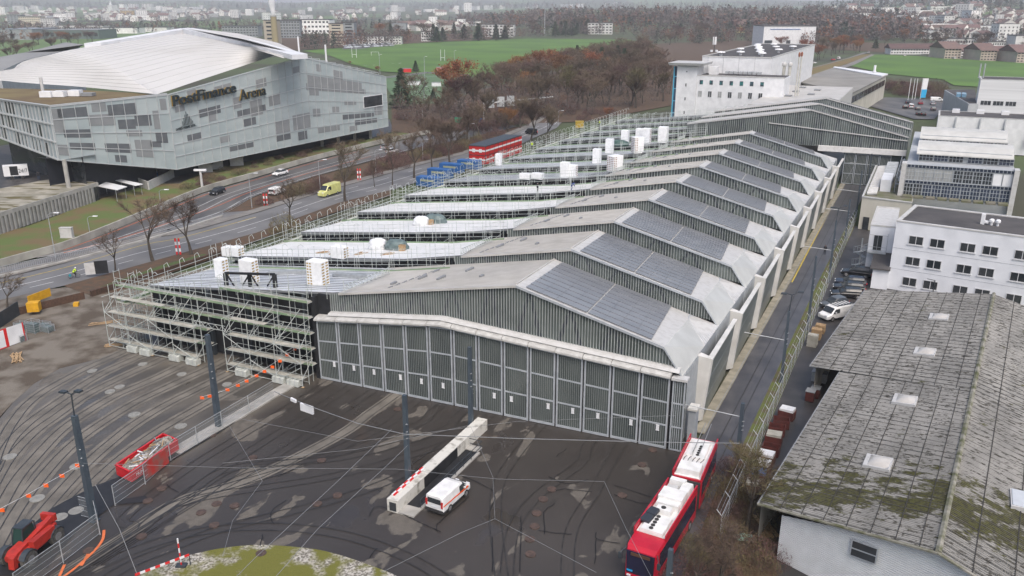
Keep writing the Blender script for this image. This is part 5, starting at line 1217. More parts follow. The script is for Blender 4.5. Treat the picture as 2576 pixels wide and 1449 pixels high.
def rooflight(px, py, s, label):
 nn_ = (R0 - E0).cross(Nr - E0); d_ = ray(px, py); o_ = Vector((0, 0, CAMH)); t = o_ + d_ * ((E0 - o_).dot(nn_) / d_.dot(nn_))
 d = (R1 - R0).normalized(); c = t; sl_ = Vector((R0 - E0)).normalized(); th = Th('roof_light', label, 'roof light', c, 0, 'domed roof lights on the corrugated shed')
 nrm = d.cross(sl_); nrm = nrm if nrm.z > 0 else -nrm
 f = lambda a, bb, z: c + sl_ * a + d * bb + nrm * z
 b = MB(f); b.hexa([(-1.3, -1.1, -.15), (1.0, -1.1, -.15), (1.0, 1.1, -.15), (-1.3, 1.1, -.15)], [(-1.2, -1.05, .25), (.95, -1.05, .25), (.95, 1.05, .25), (-1.2, 1.05, .25)]); th.part(b, 'kerb', M_fascia)
 b = MB(f); n = 6;
 sec = [[(-.85 + 1.7 * i / n, -.92 + 1.84 * j / n, .25 + .3 * math.sin(math.pi * i / n) ** .6 * math.sin(math.pi * j / n) ** .6) for j in range(n + 1)] for i in range(n + 1)]
 b.loft(sec, closed=False, cap=False); th.part(b, 'dome', mat('acrylic_dome', (.50, .48, .45), .25, c2=(.44, .42, .39), scale=1), smooth=True)
for x, y, s in ((2365, 800, 'farthest domed roof light on the corrugated shed'), (2330, 888, 'second farthest domed roof light on the corrugated shed'), (2280, 1010, 'second nearest domed roof light on the corrugated shed'), (2213, 1168, 'nearest domed roof light above the moss band')): rooflight(x, y, 1, s)
c = P(2572, 1265, 6.2); th = Th('roof_light', 'glass roof light on the right slope of the shed at the frame edge', 'roof light', c, R(62)); b = MB(); b.box(-1.3, 1.3, -.8, .8, -.5, .3); th.part(b, 'kerb', M_fascia, local=True); b = MB(); b.box(-1.2, 1.2, -.7, .7, .3, .36); th.part(b, 'pane', mat('cloudy_glass', (.5, .53, .56), .2), local=True)
# ================================================================ ice arena and its forecourt
ar = Th('ice_arena', 'huge ice arena with white membrane roof and patchwork glass facades', 'arena', P(445, 427, 3.3) - Vector((0, 0, 3.3)))
AZ = 3.3; A0 = P(445, 427, AZ); A1 = P(977, 318, AZ); ax = (A1 - A0); AL = ax.length; ax.normalize(); an = Vector((ax.y, -ax.x, 0))   # outward, towards the road
def FAc(s, o, z): q = A0 + ax * s + an * o; return Vector((q.x, q.y, z))
pk = PV(762, 142.5, A0, A1); c0 = PV(417, 237.5, A0, A1); r1 = PV(971, 192, A0, A1); SP = (pk - A0).dot(ax); ZT0, ZTP, ZTR = c0.z, pk.z, r1.z
def atop(s): return ZT0 + (ZTP - ZT0) * s / SP if s < SP else ZTP + (ZTR - ZTP) * (s - SP) / (AL - SP)
M_ag = mat('screen_printed_glass', (0.40, 0.45, 0.455), 0.35, c2=(0.33, 0.385, 0.395), scale=0.12, detail=5, stretch=(1, 1, 2.5))
M_ap = mat('grey_perforated_panel', (0.25, 0.262, 0.268), 0.5, c2=(0.21, 0.222, 0.228), scale=0.3)
M_ap2 = mat('dark_louvre_panel', (0.13, 0.14, 0.15), 0.5, c2=(0.10, 0.11, 0.12), scale=0.5)
M_al = mat('facade_profile', (0.50, 0.52, 0.53), 0.4, 0.2)
b = MB(FAc); n = 12
ss = [AL * i / n for i in range(n + 1)]; ss.append(SP); ss.sort()
for a, c in zip(ss[:-1], ss[1:]): b.q((a, 0, AZ), (c, 0, AZ), (c, 0, atop(c)), (a, 0, atop(a)))
b.q((AL, 0, AZ), (AL, -45, AZ), (AL, -45, ZTR), (AL, 0, ZTR)); b.q((0, 0, AZ), (AL, 0, AZ), (AL, -45, AZ), (0, -45, AZ)); ar.part(b, 'glass_facade', M_ag)
# left facades round the corner
L0 = P(125, 268, ZT0); C0 = FAc(0, 0, 0); Lb = PV(146, 404, L0, C0).z; F0_ = P(-60, 243, ZT0)
lx = Vector((L0.x - C0.x, L0.y - C0.y, 0)); LL = lx.length; lx.normalize(); ln = Vector((-lx.y, lx.x, 0)); ln = ln if ln.y < 0 else -ln
def FL(s, o, z): q = C0 + lx * s + ln * o; return Vector((q.x, q.y, z))
kx = Vector((F0_.x - L0.x, F0_.y - L0.y, 0)); KL = kx.length; kx.normalize(); kn = Vector((-kx.y, kx.x, 0)); kn = kn if kn.y < 0 else -kn
def FK(s, o, z): q = L0 + kx * s + kn * o; return Vector((q.x, q.y, z))
b = MB(FL); b.q((0, 0, AZ), (LL, 0, Lb), (LL, 0, ZT0), (0, 0, ZT0)); ar.part(b, 'glass_facade', M_ag)
b = MB(FK); b.q((0, 0, Lb), (KL, 0, Lb + 3.2), (KL, 0, ZT0), (0, 0, ZT0)); ar.part(b, 'glass_facade', mat('office_facade', (.30, .35, .38), .3, c2=(.24, .28, .3), scale=.3))
b = MB(FAc)
for i in range(int(AL / 2.83) + 1): s = i * 2.83; b.box(s, s + .09, .0, .14, AZ, atop(s) - .05)
for f in (0.0, .17, .33, .49, .65, .82, .985):
 for a, c in ((0, SP), (SP, AL)):
  za, zc = AZ + (atop(a) - AZ) * f, AZ + (atop(c) - AZ) * f
  b.hexa([(a, 0, za), (c, 0, zc), (c, .12, zc), (a, .12, za)], [(a, 0, za + .14), (c, 0, zc + .14), (c, .12, zc + .14), (a, .12, za + .14)])
ar.part(b, 'facade_grid', M_al)
b = MB(FL)
for i in range(int(LL / 2.9) + 2): s = min(i * 2.9, LL - .1); zb = AZ + (Lb - AZ) * s / LL; b.box(s, s + .1, 0, .14, zb, ZT0)
for f in (0, .25, .5, .75, .985):
 za, zc = AZ + (ZT0 - AZ) * f, Lb + (ZT0 - Lb) * f; b.hexa([(0, 0, za), (LL, 0, zc), (LL, .12, zc), (0, .12, za)], [(0, 0, za + .16), (LL, 0, zc + .16), (LL, .12, zc + .16), (0, .12, za + .16)])
ar.part(b, 'facade_grid', M_al)
b = MB(FK)
for f in (0, .33, .66, .985):
 za, zc = Lb + (ZT0 - Lb) * f, Lb + 3.2 + (ZT0 - Lb - 3.2) * f; b.hexa([(0, 0, za), (KL, 0, zc), (KL, .3, zc), (0, .3, za)], [(0, 0, za + .3), (KL, 0, zc + .3), (KL, .3, zc + .3), (0, .3, za + .3)])
for i in range(30): s = i * 1.5 + .2; (b.box(s, s + .12, 0, .25, Lb + 3.2 * s / KL, ZT0) if s < KL - 1 else None)
ar.part(b, 'facade_grid', M_al)
rr = random.Random(5); fl = [.17, .33, .49, .65, .82]
for i in range(int(KL / 1.5)):
 for f in range(3):
  if rr.random() < .62:
   s = i * 1.5 + .35; z0 = Lb + 3.2 * s / KL + (ZT0 - Lb - 3.2 * s / KL) * (f / 3) + .5; b = MB(FK); b.box(s, s + rr.choice((.7, 1.2)), 0.02, .06, z0, z0 + (ZT0 - Lb) / 3 - 1.2); ar.part(b, 'window_strip', M_glass)
def patch(F, s0, s1, f0, f1, m, top=None, bot=None, off=.03):
 tp = top or atop; bt = bot or (lambda s: AZ)
 h = lambda s, f: bt(s) + (tp(s) - bt(s)) * f
 b = MB(F); b.hexa([(s0, 0.01, h(s0, f0)), (s1, 0.01, h(s1, f0)), (s1, off + .01, h(s1, f0)), (s0, off + .01, h(s0, f0))], [(s0, .01, h(s0, f1)), (s1, .01, h(s1, f1)), (s1, off + .01, h(s1, f1)), (s0, off + .01, h(s0, f1))]); ar.part(b, 'facade_panel', m)
g = 2.83
for s0, s1, f0, f1, m in [(17 * g, 25.6 * g, .70, .80, 1), (16.8 * g, 26.2 * g, .62, .70, 1), (17.2 * g, 18.6 * g, .56, .62, 1), (22.5 * g, 24.5 * g, .44, .50, 1), (9 * g, 10.6 * g, .46, .66, 1), (11.5 * g, 13 * g, .53, .66, 1), (10 * g, 11.4 * g, .78, .88, 1), (15 * g, 16 * g, .84, .91, 1), (7 * g, 8 * g, .60, .74, 1), (12 * g, 14 * g, .18, .33, 1), (14.5 * g, 17 * g, .18, .36, 1), (12 * g, 14 * g, .09, .16, 2), (15 * g, 16.4 * g, .05, .15, 2), (18 * g, 21.5 * g, .09, .16, 1), (22 * g, 27.5 * g, .23, .30, 2), (24 * g, 28 * g, .12, .2, 2), (17.5 * g, 18.6 * g, .30, .40, 1), (20.5 * g, 21.6 * g, .34, .42, 1), (3 * g, 5.5 * g, .60, .70, 2), (4 * g, 4.9 * g, .52, .6, 1), (8 * g, 9.6 * g, .36, .45, 2), (5 * g, 6.2 * g, .22, .30, 1), (1.5 * g, 3 * g, .34, .42, 2), (6 * g, 9 * g, .09, .15, 2), (21 * g, 22.5 * g, .8, .92, 1), (18.5 * g, 19.2 * g, .86, .95, 1), (23 * g, 24.4 * g, .04, .12, 1), (7.4 * g, 11 * g, .49, .57, 2), (.6 * g, 1.6 * g, .74, .9, 1), (2 * g, 3 * g, .9, .97, 1), (5 * g, 7 * g, .86, .93, 1), (27.6 * g, 29.2 * g, .25, .45, 1), (29 * g, 30.2 * g, .6, .75, 1)]:
 if s1 < AL: patch(FAc, s0, s1, f0, f1, M_ap if m == 1 else M_ap2)
tl, bl = (lambda s: ZT0), (lambda s: AZ + (Lb - AZ) * s / LL)
for s0, s1, f0, f1, m in [(.72, .95, .78, .94, 2), (.30, .55, .77, .93, 2), (.50, .72, .62, .8, 1), (.72, .93, .43, .57, 2), (.33, .48, .56, .7, 2), (.18, .33, .60, .75, 2), (.28, .42, .45, .54, 1), (.70, .9, .22, .34, 2), (.40, .62, .2, .34, 2), (.05, .16, .36, .5, 2), (.2, .36, .15, .4, 1), (.56, .68, .84, .98, 1), (.1, .16, .55, .8, 1), (.92, .995, .52, .95, 1), (.92, .995, .1, .3, 1), (.02, .08, .8, .95, 1), (.45, .55, .05, .16, 2), (.12, .22, .3, .38, 2)]:
 patch(FL, LL * s0, LL * s1, f0, f1, M_ap if m == 1 else M_ap2, tl, bl)
v0_, v1_ = PV(912, 243, A0, A1), PV(962, 265, A0, A1); sa, sb_ = (v0_ - A0).dot(ax), (v1_ - A0).dot(ax)
b = MB(FAc); b.box(sa, sb_, .15, .3, v1_.z, v1_.z + .2); b.box(sa, sb_, .15, .3, v0_.z - .2, v0_.z); b.box(sa, sa + .2, .15, .3, v1_.z + .2, v0_.z - .2); b.box(sb_ - .2, sb_, .15, .3, v1_.z + .2, v0_.z - .2); w_ = ar.part(b, 'window', M_white); b = MB(FAc); b.box(sa + .2, sb_ - .2, .16, .2, v1_.z + .2, v0_.z - .2); ar.part(b, 'pane', M_glass, sub=w_)
# roof: membrane between the street edge and the ridge beam
lowr = [P(-150, 175, 19), P(0, 202, 20.5), P(200, 218, 21), P(375, 235, 21.3), FAc(0, -2.5, ZT0 + .1), FAc(SP * .33, -5.5, atop(SP * .33)), FAc(SP * .66, -8, atop(SP * .66)), FAc(SP, -10, ZTP + .1)]
upr = [P(-150, 172, 19.2), P(0, 186, 20.8), P(55, 156, 24), P(125, 138, 27), P(213, 119, 29), P(455, 83, 31.5), P(600, 113, 30), P(715, 147, 28)]
la, ua = curve(lowr, 4), curve(upr, 4); b = MB(); secs = []
nn = 16
for i in range(len(la)):
 secs.append([la[i].lerp(ua[i], j / nn) + Vector((0, 0, 2.0 * math.sin(math.pi * j / nn) * min(1, i / 5))) for j in range(nn + 1)])
b.loft(secs, cap=False, closed=False);
M_mem = mat('roof_membrane', (0.50, 0.497, 0.49), 0.95, spec=.15, c2=(0.42, 0.41, 0.395), scale=0.03, detail=8, lo=.45, hi=.75)
ar.part(b, 'membrane_roof', M_mem, smooth=True)
b = MB()
for j in range(1, nn): b.path([secs[i][j] + Vector((0, 0, .0)) for i in range(1, len(secs))], .06, 3)
ar.part(b, 'membrane_seam', mat('seam_grey', (.40, .40, .395), .9))
b = MB(); rb_ = [P(213, 121, 28.8), P(455, 83, 31.5), P(600, 114, 30.0), P(735, 150, 27.8)]; rp_ = [p + Vector((0, 0, HT(x, y, x, y - 12, p.z))) for p, x, y in zip(rb_, (213, 455, 600, 735), (121, 83, 114, 150))]
for i in range(3): b.hexa([rb_[i], rb_[i + 1], rb_[i + 1] + Vector((3, 4, 0)), rb_[i] + Vector((3, 4, 0))], [rp_[i], rp_[i + 1], rp_[i + 1] + Vector((3, 4, 0)), rp_[i] + Vector((3, 4, 0))])
ar.part(b, 'ridge_beam', mat('white_ridge_panel', (.66, .67, .69), .5, c2=(.58, .59, .61), scale=.3))
b = MB(); b.loft([[P(470, 69, 33), P(600, 84, 31), P(700, 108, 28), P(756, 134, 26.5)], [P(470, 72, 33), P(610, 98, 32), P(700, 122, 30), P(765, 141, 28.4)]], cap=False, closed=False); ar.part(b, 'far_roof', M_mem)
b = MB(); st_ = [(a, c) for a, c in zip(ss[:-1], ss[1:]) if c <= SP + .1]
for a, c in st_: b.q((a, 0, atop(a) + .05), (c, 0, atop(c) + .05), (c, -3 - 7.5 * c / SP, atop(c) + .12), (a, -3 - 7.5 * a / SP, atop(a) + .12))
for a, c in [(a, c) for a, c in zip(ss[:-1], ss[1:]) if c > SP + .1]: b.q((a, 0, atop(a) + .05), (c, 0, atop(c) + .05), (c, -14, atop(c) + .1), (a, -14, atop(a) + .1))
ar.part(b, 'roof_edge', mat('grey_roof_edge', (.36, .36, .365), .7, c2=(.3, .3, .3), scale=.2))
b = MB(FAc)
for o in (-3, -8): b.tube((SP - 4, o, ZTP + 1.1), (AL, o, ZTR + 1.0), .12)
for i in range(12): s = SP + (AL - SP) * i / 11; b.tube((s, -3, atop(s)), (s, -3, atop(s) + 1.0), .08); b.tube((s, -8, atop(s)), (s, -8, atop(s) + 1), .08); b.tube((s, -3, atop(s) + 1), (s, -8, atop(s) + 1), .08)
ar.part(b, 'roof_truss', M_al)
gr_pts = [FAc(0, -.3, ZT0 - .1), FL(LL * .5, -.3, ZT0 - .1), FL(LL, -.3, ZT0 - .1), FK(KL * .5, -.3, ZT0 - .1), FK(KL, -.3, ZT0 - .1), P(-150, 205, ZT0 - .1), P(0, 222, ZT0 - .1), P(200, 226, ZT0 - .1), P(375, 236, ZT0 - .1)]
b = MB(); b.raw(gr_pts[::-1]); ar.part(b, 'green_roof', mat('sedum_roof', (.10, .065, .035), .95, c2=(.16, .125, .055), scale=.12, detail=9))
b = MB(FL); b.box(0, LL, -.3, .1, ZT0 - .1, ZT0 + .25); ar.part(b, 'parapet', M_al); b = MB(FK); b.box(0, KL, -.3, .3, ZT0 - .1, ZT0 + .25); ar.part(b, 'parapet', M_al)
for x, y, m in ((152, 243, 0), (162, 241, 1), (191, 241, 0), (223, 241, 1), (120, 244, 0)):
 c = P(x, y, ZT0); b = MB(); b.box(c.x - 1.3, c.x + 1.3, c.y - 1, c.y + 1, c.z, c.z + (1.3 if m == 0 else .7)); ar.part(b, 'roof_unit', M_white if m == 0 else M_gap)
c = P(110, 242, ZT0); b = MB(); b.cyl(c, .35, 4.2, 8); ar.part(b, 'flue', M_fascia)
for x, yb in ((753, 138), (821, 155)): c = P(x, yb, 26); b = MB(); b.cyl(c, .25, 4.5 if x > 760 else 5.5, 8); ar.part(b, 'flue', M_white)
# under the floating volume
b = MB(FAc); b.q((0, -7, 0), (AL, -7, 0), (AL, -7, AZ), (0, -7, AZ)); b.q((AL, -7, 0), (AL, -40, 0), (AL, -40, AZ), (AL, -7, AZ)); ar.part(b, 'recessed_wall', mat('navy_cladding', (.012, .014, .022), .5, c2=(.02, .022, .03), scale=.4))
b = MB(FL); b.q((2, -5, 0), (LL, -5, 0), (LL, -5, Lb), (2, -5, AZ)); b.q((0, 0, AZ - .02), (LL, 0, Lb - .02), (LL, -8, Lb - .02), (0, -8, AZ - .02)); ar.part(b, 'recessed_wall', MT['navy_cladding'])
b = MB(FK); b.q((0, -5, 0), (KL, -5, 0), (KL, -5, Lb + 3.4), (0, -5, Lb)); b.q((0, 0, Lb - .02), (KL, 0, Lb + 3.2), (KL, -8, Lb + 3.2), (0, -8, Lb - .02)); ar.part(b, 'lobby_glazing', M_glass)
for x, y in ((721.5, 382), (767.7, 374.4), (811, 368), (852, 361), (893, 354), (932.5, 348), (568, 400), (590, 397), (612, 394), (634, 391), (656, 389)):
 c = P(x, y, 0); sm = x < 700; b = MB()
 if sm: b.tube(c + Vector((-1.0, 0, AZ)), c, .12, 5); b.tube(c + Vector((1.0, .5, AZ)), c, .12, 5)
 else: b.box(c.x - .4, c.x + .4, c.y - .4, c.y + .4, 0, AZ)
 ar.part(b, 'column', mat('green_column', (.2, .26, .06), .6) if sm else M_conc)
for s in (-6, .6): c = FK(6 + s, -1, 0); b = MB(); b.cyl(c, .45, Lb, 10); ar.part(b, 'column', M_conc)
b = MB(); q = [P(*e, 3.96) for e in ((-60, 490), (0, 474), (100, 455), (162, 447), (240, 418), (146, 408), (-60, 375))]; b.hexa([Vector((p.x, p.y, .1)) for p in q], q); struct(b, 'raised_forecourt', M_lot)
# lettering
def text_mb(body, size, F, depth=.12, spacing=1.0, bold=0.0, widthfit=None):
 cu = bpy.data.curves.new('t', 'FONT'); cu.body = body; cu.size = size; cu.extrude = depth / 2; cu.space_character = spacing; cu.offset = bold
 o = bpy.data.objects.new('t', cu); COL.objects.link(o); dg = bpy.context.evaluated_depsgraph_get(); me = bpy.data.meshes.new_from_object(o.evaluated_get(dg))
 bpy.data.objects.remove(o); b = MB(); vs = [v.co.copy() for v in me.vertices]
 if not vs: return b
 x0, x1 = min(v.x for v in vs), max(v.x for v in vs); k = widthfit / (x1 - x0) if widthfit else 1
 b.v = [Vector(F((v.x - x0) * k, v.z + depth / 2, v.y)) for v in vs]; b.f = [tuple(p.vertices) for p in me.polygons]; b.m = [0] * len(b.f); bpy.data.meshes.remove(me); return b
def fac_text(body, x0, y0, x1, hpx, label, cat, m, depth=.5, shift=None, F=None, bold=0.0, name='lettering'):
 p = PV(x0, y0, A0, A1); q = PV(x1, y0, A0, A1); s0 = (p - A0).dot(ax); s1 = (q - A0).dot(ax); hh = (PV(x0, y0 - hpx, A0, A1) - p).z; z0 = p.z
 def G(a, d, z): t = s0 + a; return FAc(t, .25 + d + (shift or 0), z0 + z + (atop(t) - atop(s0)) * .62)
 return text_mb(body, hh / .70, G, depth, 1.0, bold, s1 - s0), p
M_let = mat('dark_letter', (.02, .03, .035), .4); M_yel = mat('yellow_letter_edge', (.35, .22, .03), .5)
for body, x0, x1, bd in (('PostFinance', 431, 593, .06), ('Arena', 600, 666, .0)):
 y0 = 267 if x0 < 500 else 253
 t, p = fac_text(body, x0, y0, x1, 27, '', '', M_let, .3, .35, bold=bd); th = Th('lettering', ('bold first word' if x0 < 500 else 'light second word') + ' of the dark letters with yellow edges on the arena front', 'lettering', p); th.part(t, 'letter_face', M_let if x0 < 500 else M_let)
 t, p2 = fac_text(body, x0 - .8, y0 + .3, x1 - .8, 27, '', '', M_yel, .12, 0.1, bold=bd); th.part(t, 'letter_edge', M_yel)
t, p = fac_text('SWISS PRIME SITE', 441, 329, 491, 5.5, '', '', M_let, .1, 0, bold=.01); th = Th('company_logo', 'dark logo of vertical bars over a line of small capitals on the arena', 'logo', p); th.part(t, 'lettering', M_let)
b = MB(FAc); q0 = PV(459, 318, A0, A1); s0 = (q0 - A0).dot(ax)
for i, h in enumerate((.9, 1.6, 2.4, 3.1, 2.5, 1.9, 1.3, .8)): b.box(s0 + i * .42, s0 + i * .42 + .1, .2, .3, q0.z + .3, q0.z + .3 + h)
b.path([(s0 - 1.6 + j * .7, .25, q0.z - .3 + .55 * math.sin(math.pi * j / 8)) for j in range(9)], .05); th.part(b, 'bars', M_let)
# big grey hall roof behind the arena on the left
b = MB(); q = [P(-100, 190, 18), P(0, 180, 19), P(60, 152, 21), P(200, 118, 22), P(212, 112, 24), P(165, 106, 24), P(60, 132, 22), P(-100, 160, 20)]
th = Th('training_rink', 'grey shallow-roofed hall behind the white arena roof', 'hall', q[0] * 1.0); b.raw([Vector((p.x, p.y, p.z - .05)) for p in q]); th.part(b, 'roof', mat('grey_sheet_roof', (.24, .24, .235), .7, c2=(.20, .2, .2), scale=.05)); b = MB()
for i in range(3): b.raw([Vector((q[i].x, q[i].y, 0)), Vector((q[i + 1].x, q[i + 1].y, 0)), q[i + 1], q[i]])
th.part(b, 'wall', M_wallg)
# colonnade pavilion
f0, f1 = P(-60, 611, 0), P(247, 505.6, 0); FC = frame(f0, f1, P(160, 448, 4)); CL = (f1 - f0).length
cp = Th('colonnade_pavilion', 'low concrete pavilion with a row of upright slabs and weathered planted roof', 'pavilion', f0.lerp(f1, .5))
bk = [Vector((*P(x, y, 4).xy, 0)) for x, y in ((247, 459), (162, 447), (100, 455), (0, 474), (-60, 490))]
b = MB(); lo = [f0, f1] + bk; b.hexa([Vector((p.x, p.y, 3.2)) for p in lo], [Vector((p.x, p.y, 4.0)) for p in lo]); cp.part(b, 'roof_slab', M_conc)
def pav_roof():
 m = mat('planted_roof', (.34, .32, .27), .9, c2=(.2, .19, .15), scale=.3, detail=9); n = m.node_tree.nodes; l = m.node_tree.links; bs = n['Principled BSDF']; src = bs.inputs['Base Color'].links[0].from_socket
 g_ = n.new('ShaderNodeNewGeometry'); mp = n.new('ShaderNodeMapping'); mp.inputs['Rotation'].default_value = (0, 0, R(-25)); mp.inputs['Scale'].default_value = (.09, .5, 1); l.new(g_.outputs['Position'], mp.inputs[0]); z = n.new('ShaderNodeTexNoise'); z.inputs['Scale'].default_value = 1.6; z.inputs['Detail'].default_value = 2; l.new(mp.outputs[0], z.inputs[0])
 r_ = n.new('ShaderNodeMapRange'); r_.inputs['From Min'].default_value = .53; r_.inputs['From Max'].default_value = .56; l.new(z.outputs[0], r_.inputs[0]); x_ = n.new('ShaderNodeMix'); x_.data_type = 'RGBA'; l.new(src, x_.inputs['A']); x_.inputs['B'].default_value = (.10, .085, .035, 1); l.new(r_.outputs[0], x_.inputs['Factor']); l.new(x_.outputs['Result'], bs.inputs['Base Color']); return m
b = MB(); ct = sum(lo, Vector()) / len(lo); b.raw([Vector((p.x, p.y, 0)).lerp(Vector((ct.x, ct.y, 0)), .03) + Vector((0, 0, 4.02)) for p in lo]); cp.part(b, 'planted_roof', pav_roof())
b = MB(FC); b.box(0, CL - .2, 1.2, 1.4, 0, 3.2); cp.part(b, 'glazing', M_glass)
for i in range(int(CL / 1.05)): b = MB(FC); s = .2 + i * 1.05; b.box(s, s + .42, 0, .9, 0, 3.2); cp.part(b, 'slab_column', M_conc)
sc = Th('concrete_stair', 'concrete stair under the arena corner beside the pavilion', 'stair', P(210, 450, 3)); FS = frame(P(190, 447, 4), P(232, 454, 4), P(225, 414, 4)); b = MB(FS)
for i in range(14): b.box(0, 6.2, i * .62, i * .62 + .62, 0, .5 + i * .32)
sc.part(b, 'steps', M_conc); b = MB(FS); b.hexa([(-.3, 0, 0), (0, 0, 0), (0, 9, 0), (-.3, 9, 0)], [(-.3, 0, 1.4), (0, 0, 1.4), (0, 9, 5.6), (-.3, 9, 5.6)]); sc.part(b, 'parapet', M_conc); b = MB(FS); b.hexa([(6.2, 0, 0), (6.5, 0, 0), (6.5, 9, 0), (6.2, 9, 0)], [(6.2, 0, 1.4), (6.5, 0, 1.4), (6.5, 9, 5.6), (6.2, 9, 5.6)]); sc.part(b, 'parapet', M_conc)
def canopy(pts, z, label):
 q = [P(x, y, z) for x, y in pts]; th = Th('bicycle_shelter', label, 'shelter', q[0] - Vector((0, 0, z))); b = MB(); b.hexa(q, [p + Vector((0, 0, .12)) for p in q]); th.part(b, 'canopy', M_memb)
 for p in q[1:]: b = MB(); b.tube(Vector((p.x, p.y, 0)).lerp(q[0] - Vector((0, 0, z)), .08), p.lerp(q[0], .08), .06); th.part(b, 'post', M_steel)
canopy([(244, 469), (295, 479), (320, 470.5), (267, 459)], 2.6, 'white-roofed bicycle shelter at the end of the pavilion'); canopy([(287, 454), (340, 468), (360, 464), (305, 452)], 2.4, 'farther white-roofed bicycle shelter beside the concrete enclosure')
en = Th('concrete_enclosure', 'open-topped concrete enclosure holding blue crates by the arena', 'enclosure', P(375, 478, 0)); c_ = [P(330, 460.6), P(375, 478), P(439, 445), P(392, 430)]
for a, c in zip(c_, c_[1:] + c_[:1]): b = MB(); b.bar(a, c, .25, 2.0); en.part(b, 'wall', M_fascia)
q = P(378, 450, 0); b = MB(); b.box(q.x - 3, q.x + 3, q.y - 1, q.y + 1, 0, 1.7); solo(b, 'blue_crates', mat('blue_plastic', (.02, .14, .38), .5, c2=(.02, .1, .28), scale=1), 'blue crates stacked inside the concrete enclosure', 'crates', q)
for x, y, s in ((518, 432, 'nearest small white hut with brown gable by the embankment'), (545, 424, 'middle small hut by the embankment'), (596, 415, 'farthest small white hut beside the thin green columns')):
 c = P(x, y, 0); th = Th('kiosk_hut', s, 'hut', c, R(20)); b = MB(); b.box(-1.7, 1.7, -1.3, 1.3, 0, 2.2); th.part(b, 'wall', M_fascia, local=True); b = MB(); b.hexa([(-2, -1.6, 2.2), (2, -1.6, 2.2), (2, 1.6, 2.2), (-2, 1.6, 2.2)], [(-2, -.05, 2.95), (2, -.05, 2.95), (2, .05, 2.95), (-2, .05, 2.95)]); th.part(b, 'roof', mat('brown_board', (.3, .25, .2), .9, c2=(.22, .18, .15), scale=1), local=True)
# retaining wall, railings
b = MB(); wp = curve(pp(wallp), 3)
for a, c in zip(wp[:-1], wp[1:]): b.bar(a, c, .35, 1.3)
solo(b, 'retaining_wall', mat('retaining_concrete', (.38, .37, .33), .85, c2=(.26, .25, .22), scale=.4, detail=8), 'long pale concrete retaining wall below the arena embankment', 'wall', wp[0])
def railing(pts, label, h=1.1, st=1.0, name='railing', z0=0.0, dense=True):
 c = curve(pp(pts, z0), 4); th = Th(name, label, 'railing', c[0]); b = MB(); b.path([p + Vector((0, 0, h)) for p in c], .04); th.part(b, 'handrail', M_steel); b = MB(); b.path([p + Vector((0, 0, .15)) for p in c], .03)
 for a, q in zip(c[:-1], c[1:]):
  n = max(1, int((q - a).length / st))
  for i in range(n): p = a.lerp(q, i / n); b.tube(p, p + Vector((0, 0, h)), .025, 4, caps=False)
 o = th.part(b, 'balusters', M_steel); o['kind'] = 'stuff'
 return th
railing([(-40, 698), (60, 675), (160, 655), (250, 630), (300, 616)], 'steel railing along the cycle path above the road ramp', 1.1, .3)
b = MB(); cr_ = curve(pp([(-40, 706), (160, 661), (300, 624), (420, 590), (560, 545)]), 4)
for a, c in zip(cr_[:-1], cr_[1:]): b.bar(a, c, .5, .35)
solo(b, 'kerb_wall', M_conc, 'low pale kerb wall at the foot of the cycle path railing', 'kerb wall', cr_[0])
railing([(300, 616), (440, 577), (560, 540), (640, 495), (700, 477)], 'thin guard rail between ramp road and shrub bed', .8, 2.5)
# ================================================================ vehicles (built facing +x, copied and turned)
def wheel(th, x, y, r=.33, w=.22, rim=True):
 b = MB(); s = 1 if y > 0 else -1; c = Vector((x, y, r)); b.tube(c - Vector((0, w / 2 * s, 0)), c + Vector((0, w / 2 * s, 0)), r, 16)
 b.tube(c + Vector((0, w / 2 * s, 0)), c + Vector((0, (w / 2 + .015) * s, 0)), r * .93, 16)
 o = th.part(b, 'wheel', M_tyre, local=True)
 if rim: b = MB(); b.tube(c + Vector((0, (w / 2 + .016) * s, 0)), c + Vector((0, (w / 2 + .03) * s, 0)), r * .62, 10, r * .5); th.part(b, 'rim', M_rim, local=True, sub=o)
 return o
def ring(x, w, z0, z1, r=.12, tumble=0.0):
 w2 = w * (1 - tumble)
 return [(x, -w + r * .6, z0), (x, w - r * .6, z0), (x, w, z0 + r), (x, w, (z0 + z1) / 2), (x, w2, z1 - r), (x, w2 - r, z1), (x, -w2 + r, z1), (x, -w2, z1 - r), (x, -w, (z0 + z1) / 2), (x, -w, z0 + r)]
CP = {}
def paint(nm, c): return mat('car_paint_' + nm, c, .25, c2=tuple(x * .8 for x in c), scale=1.2, obj=True, spec=.6)
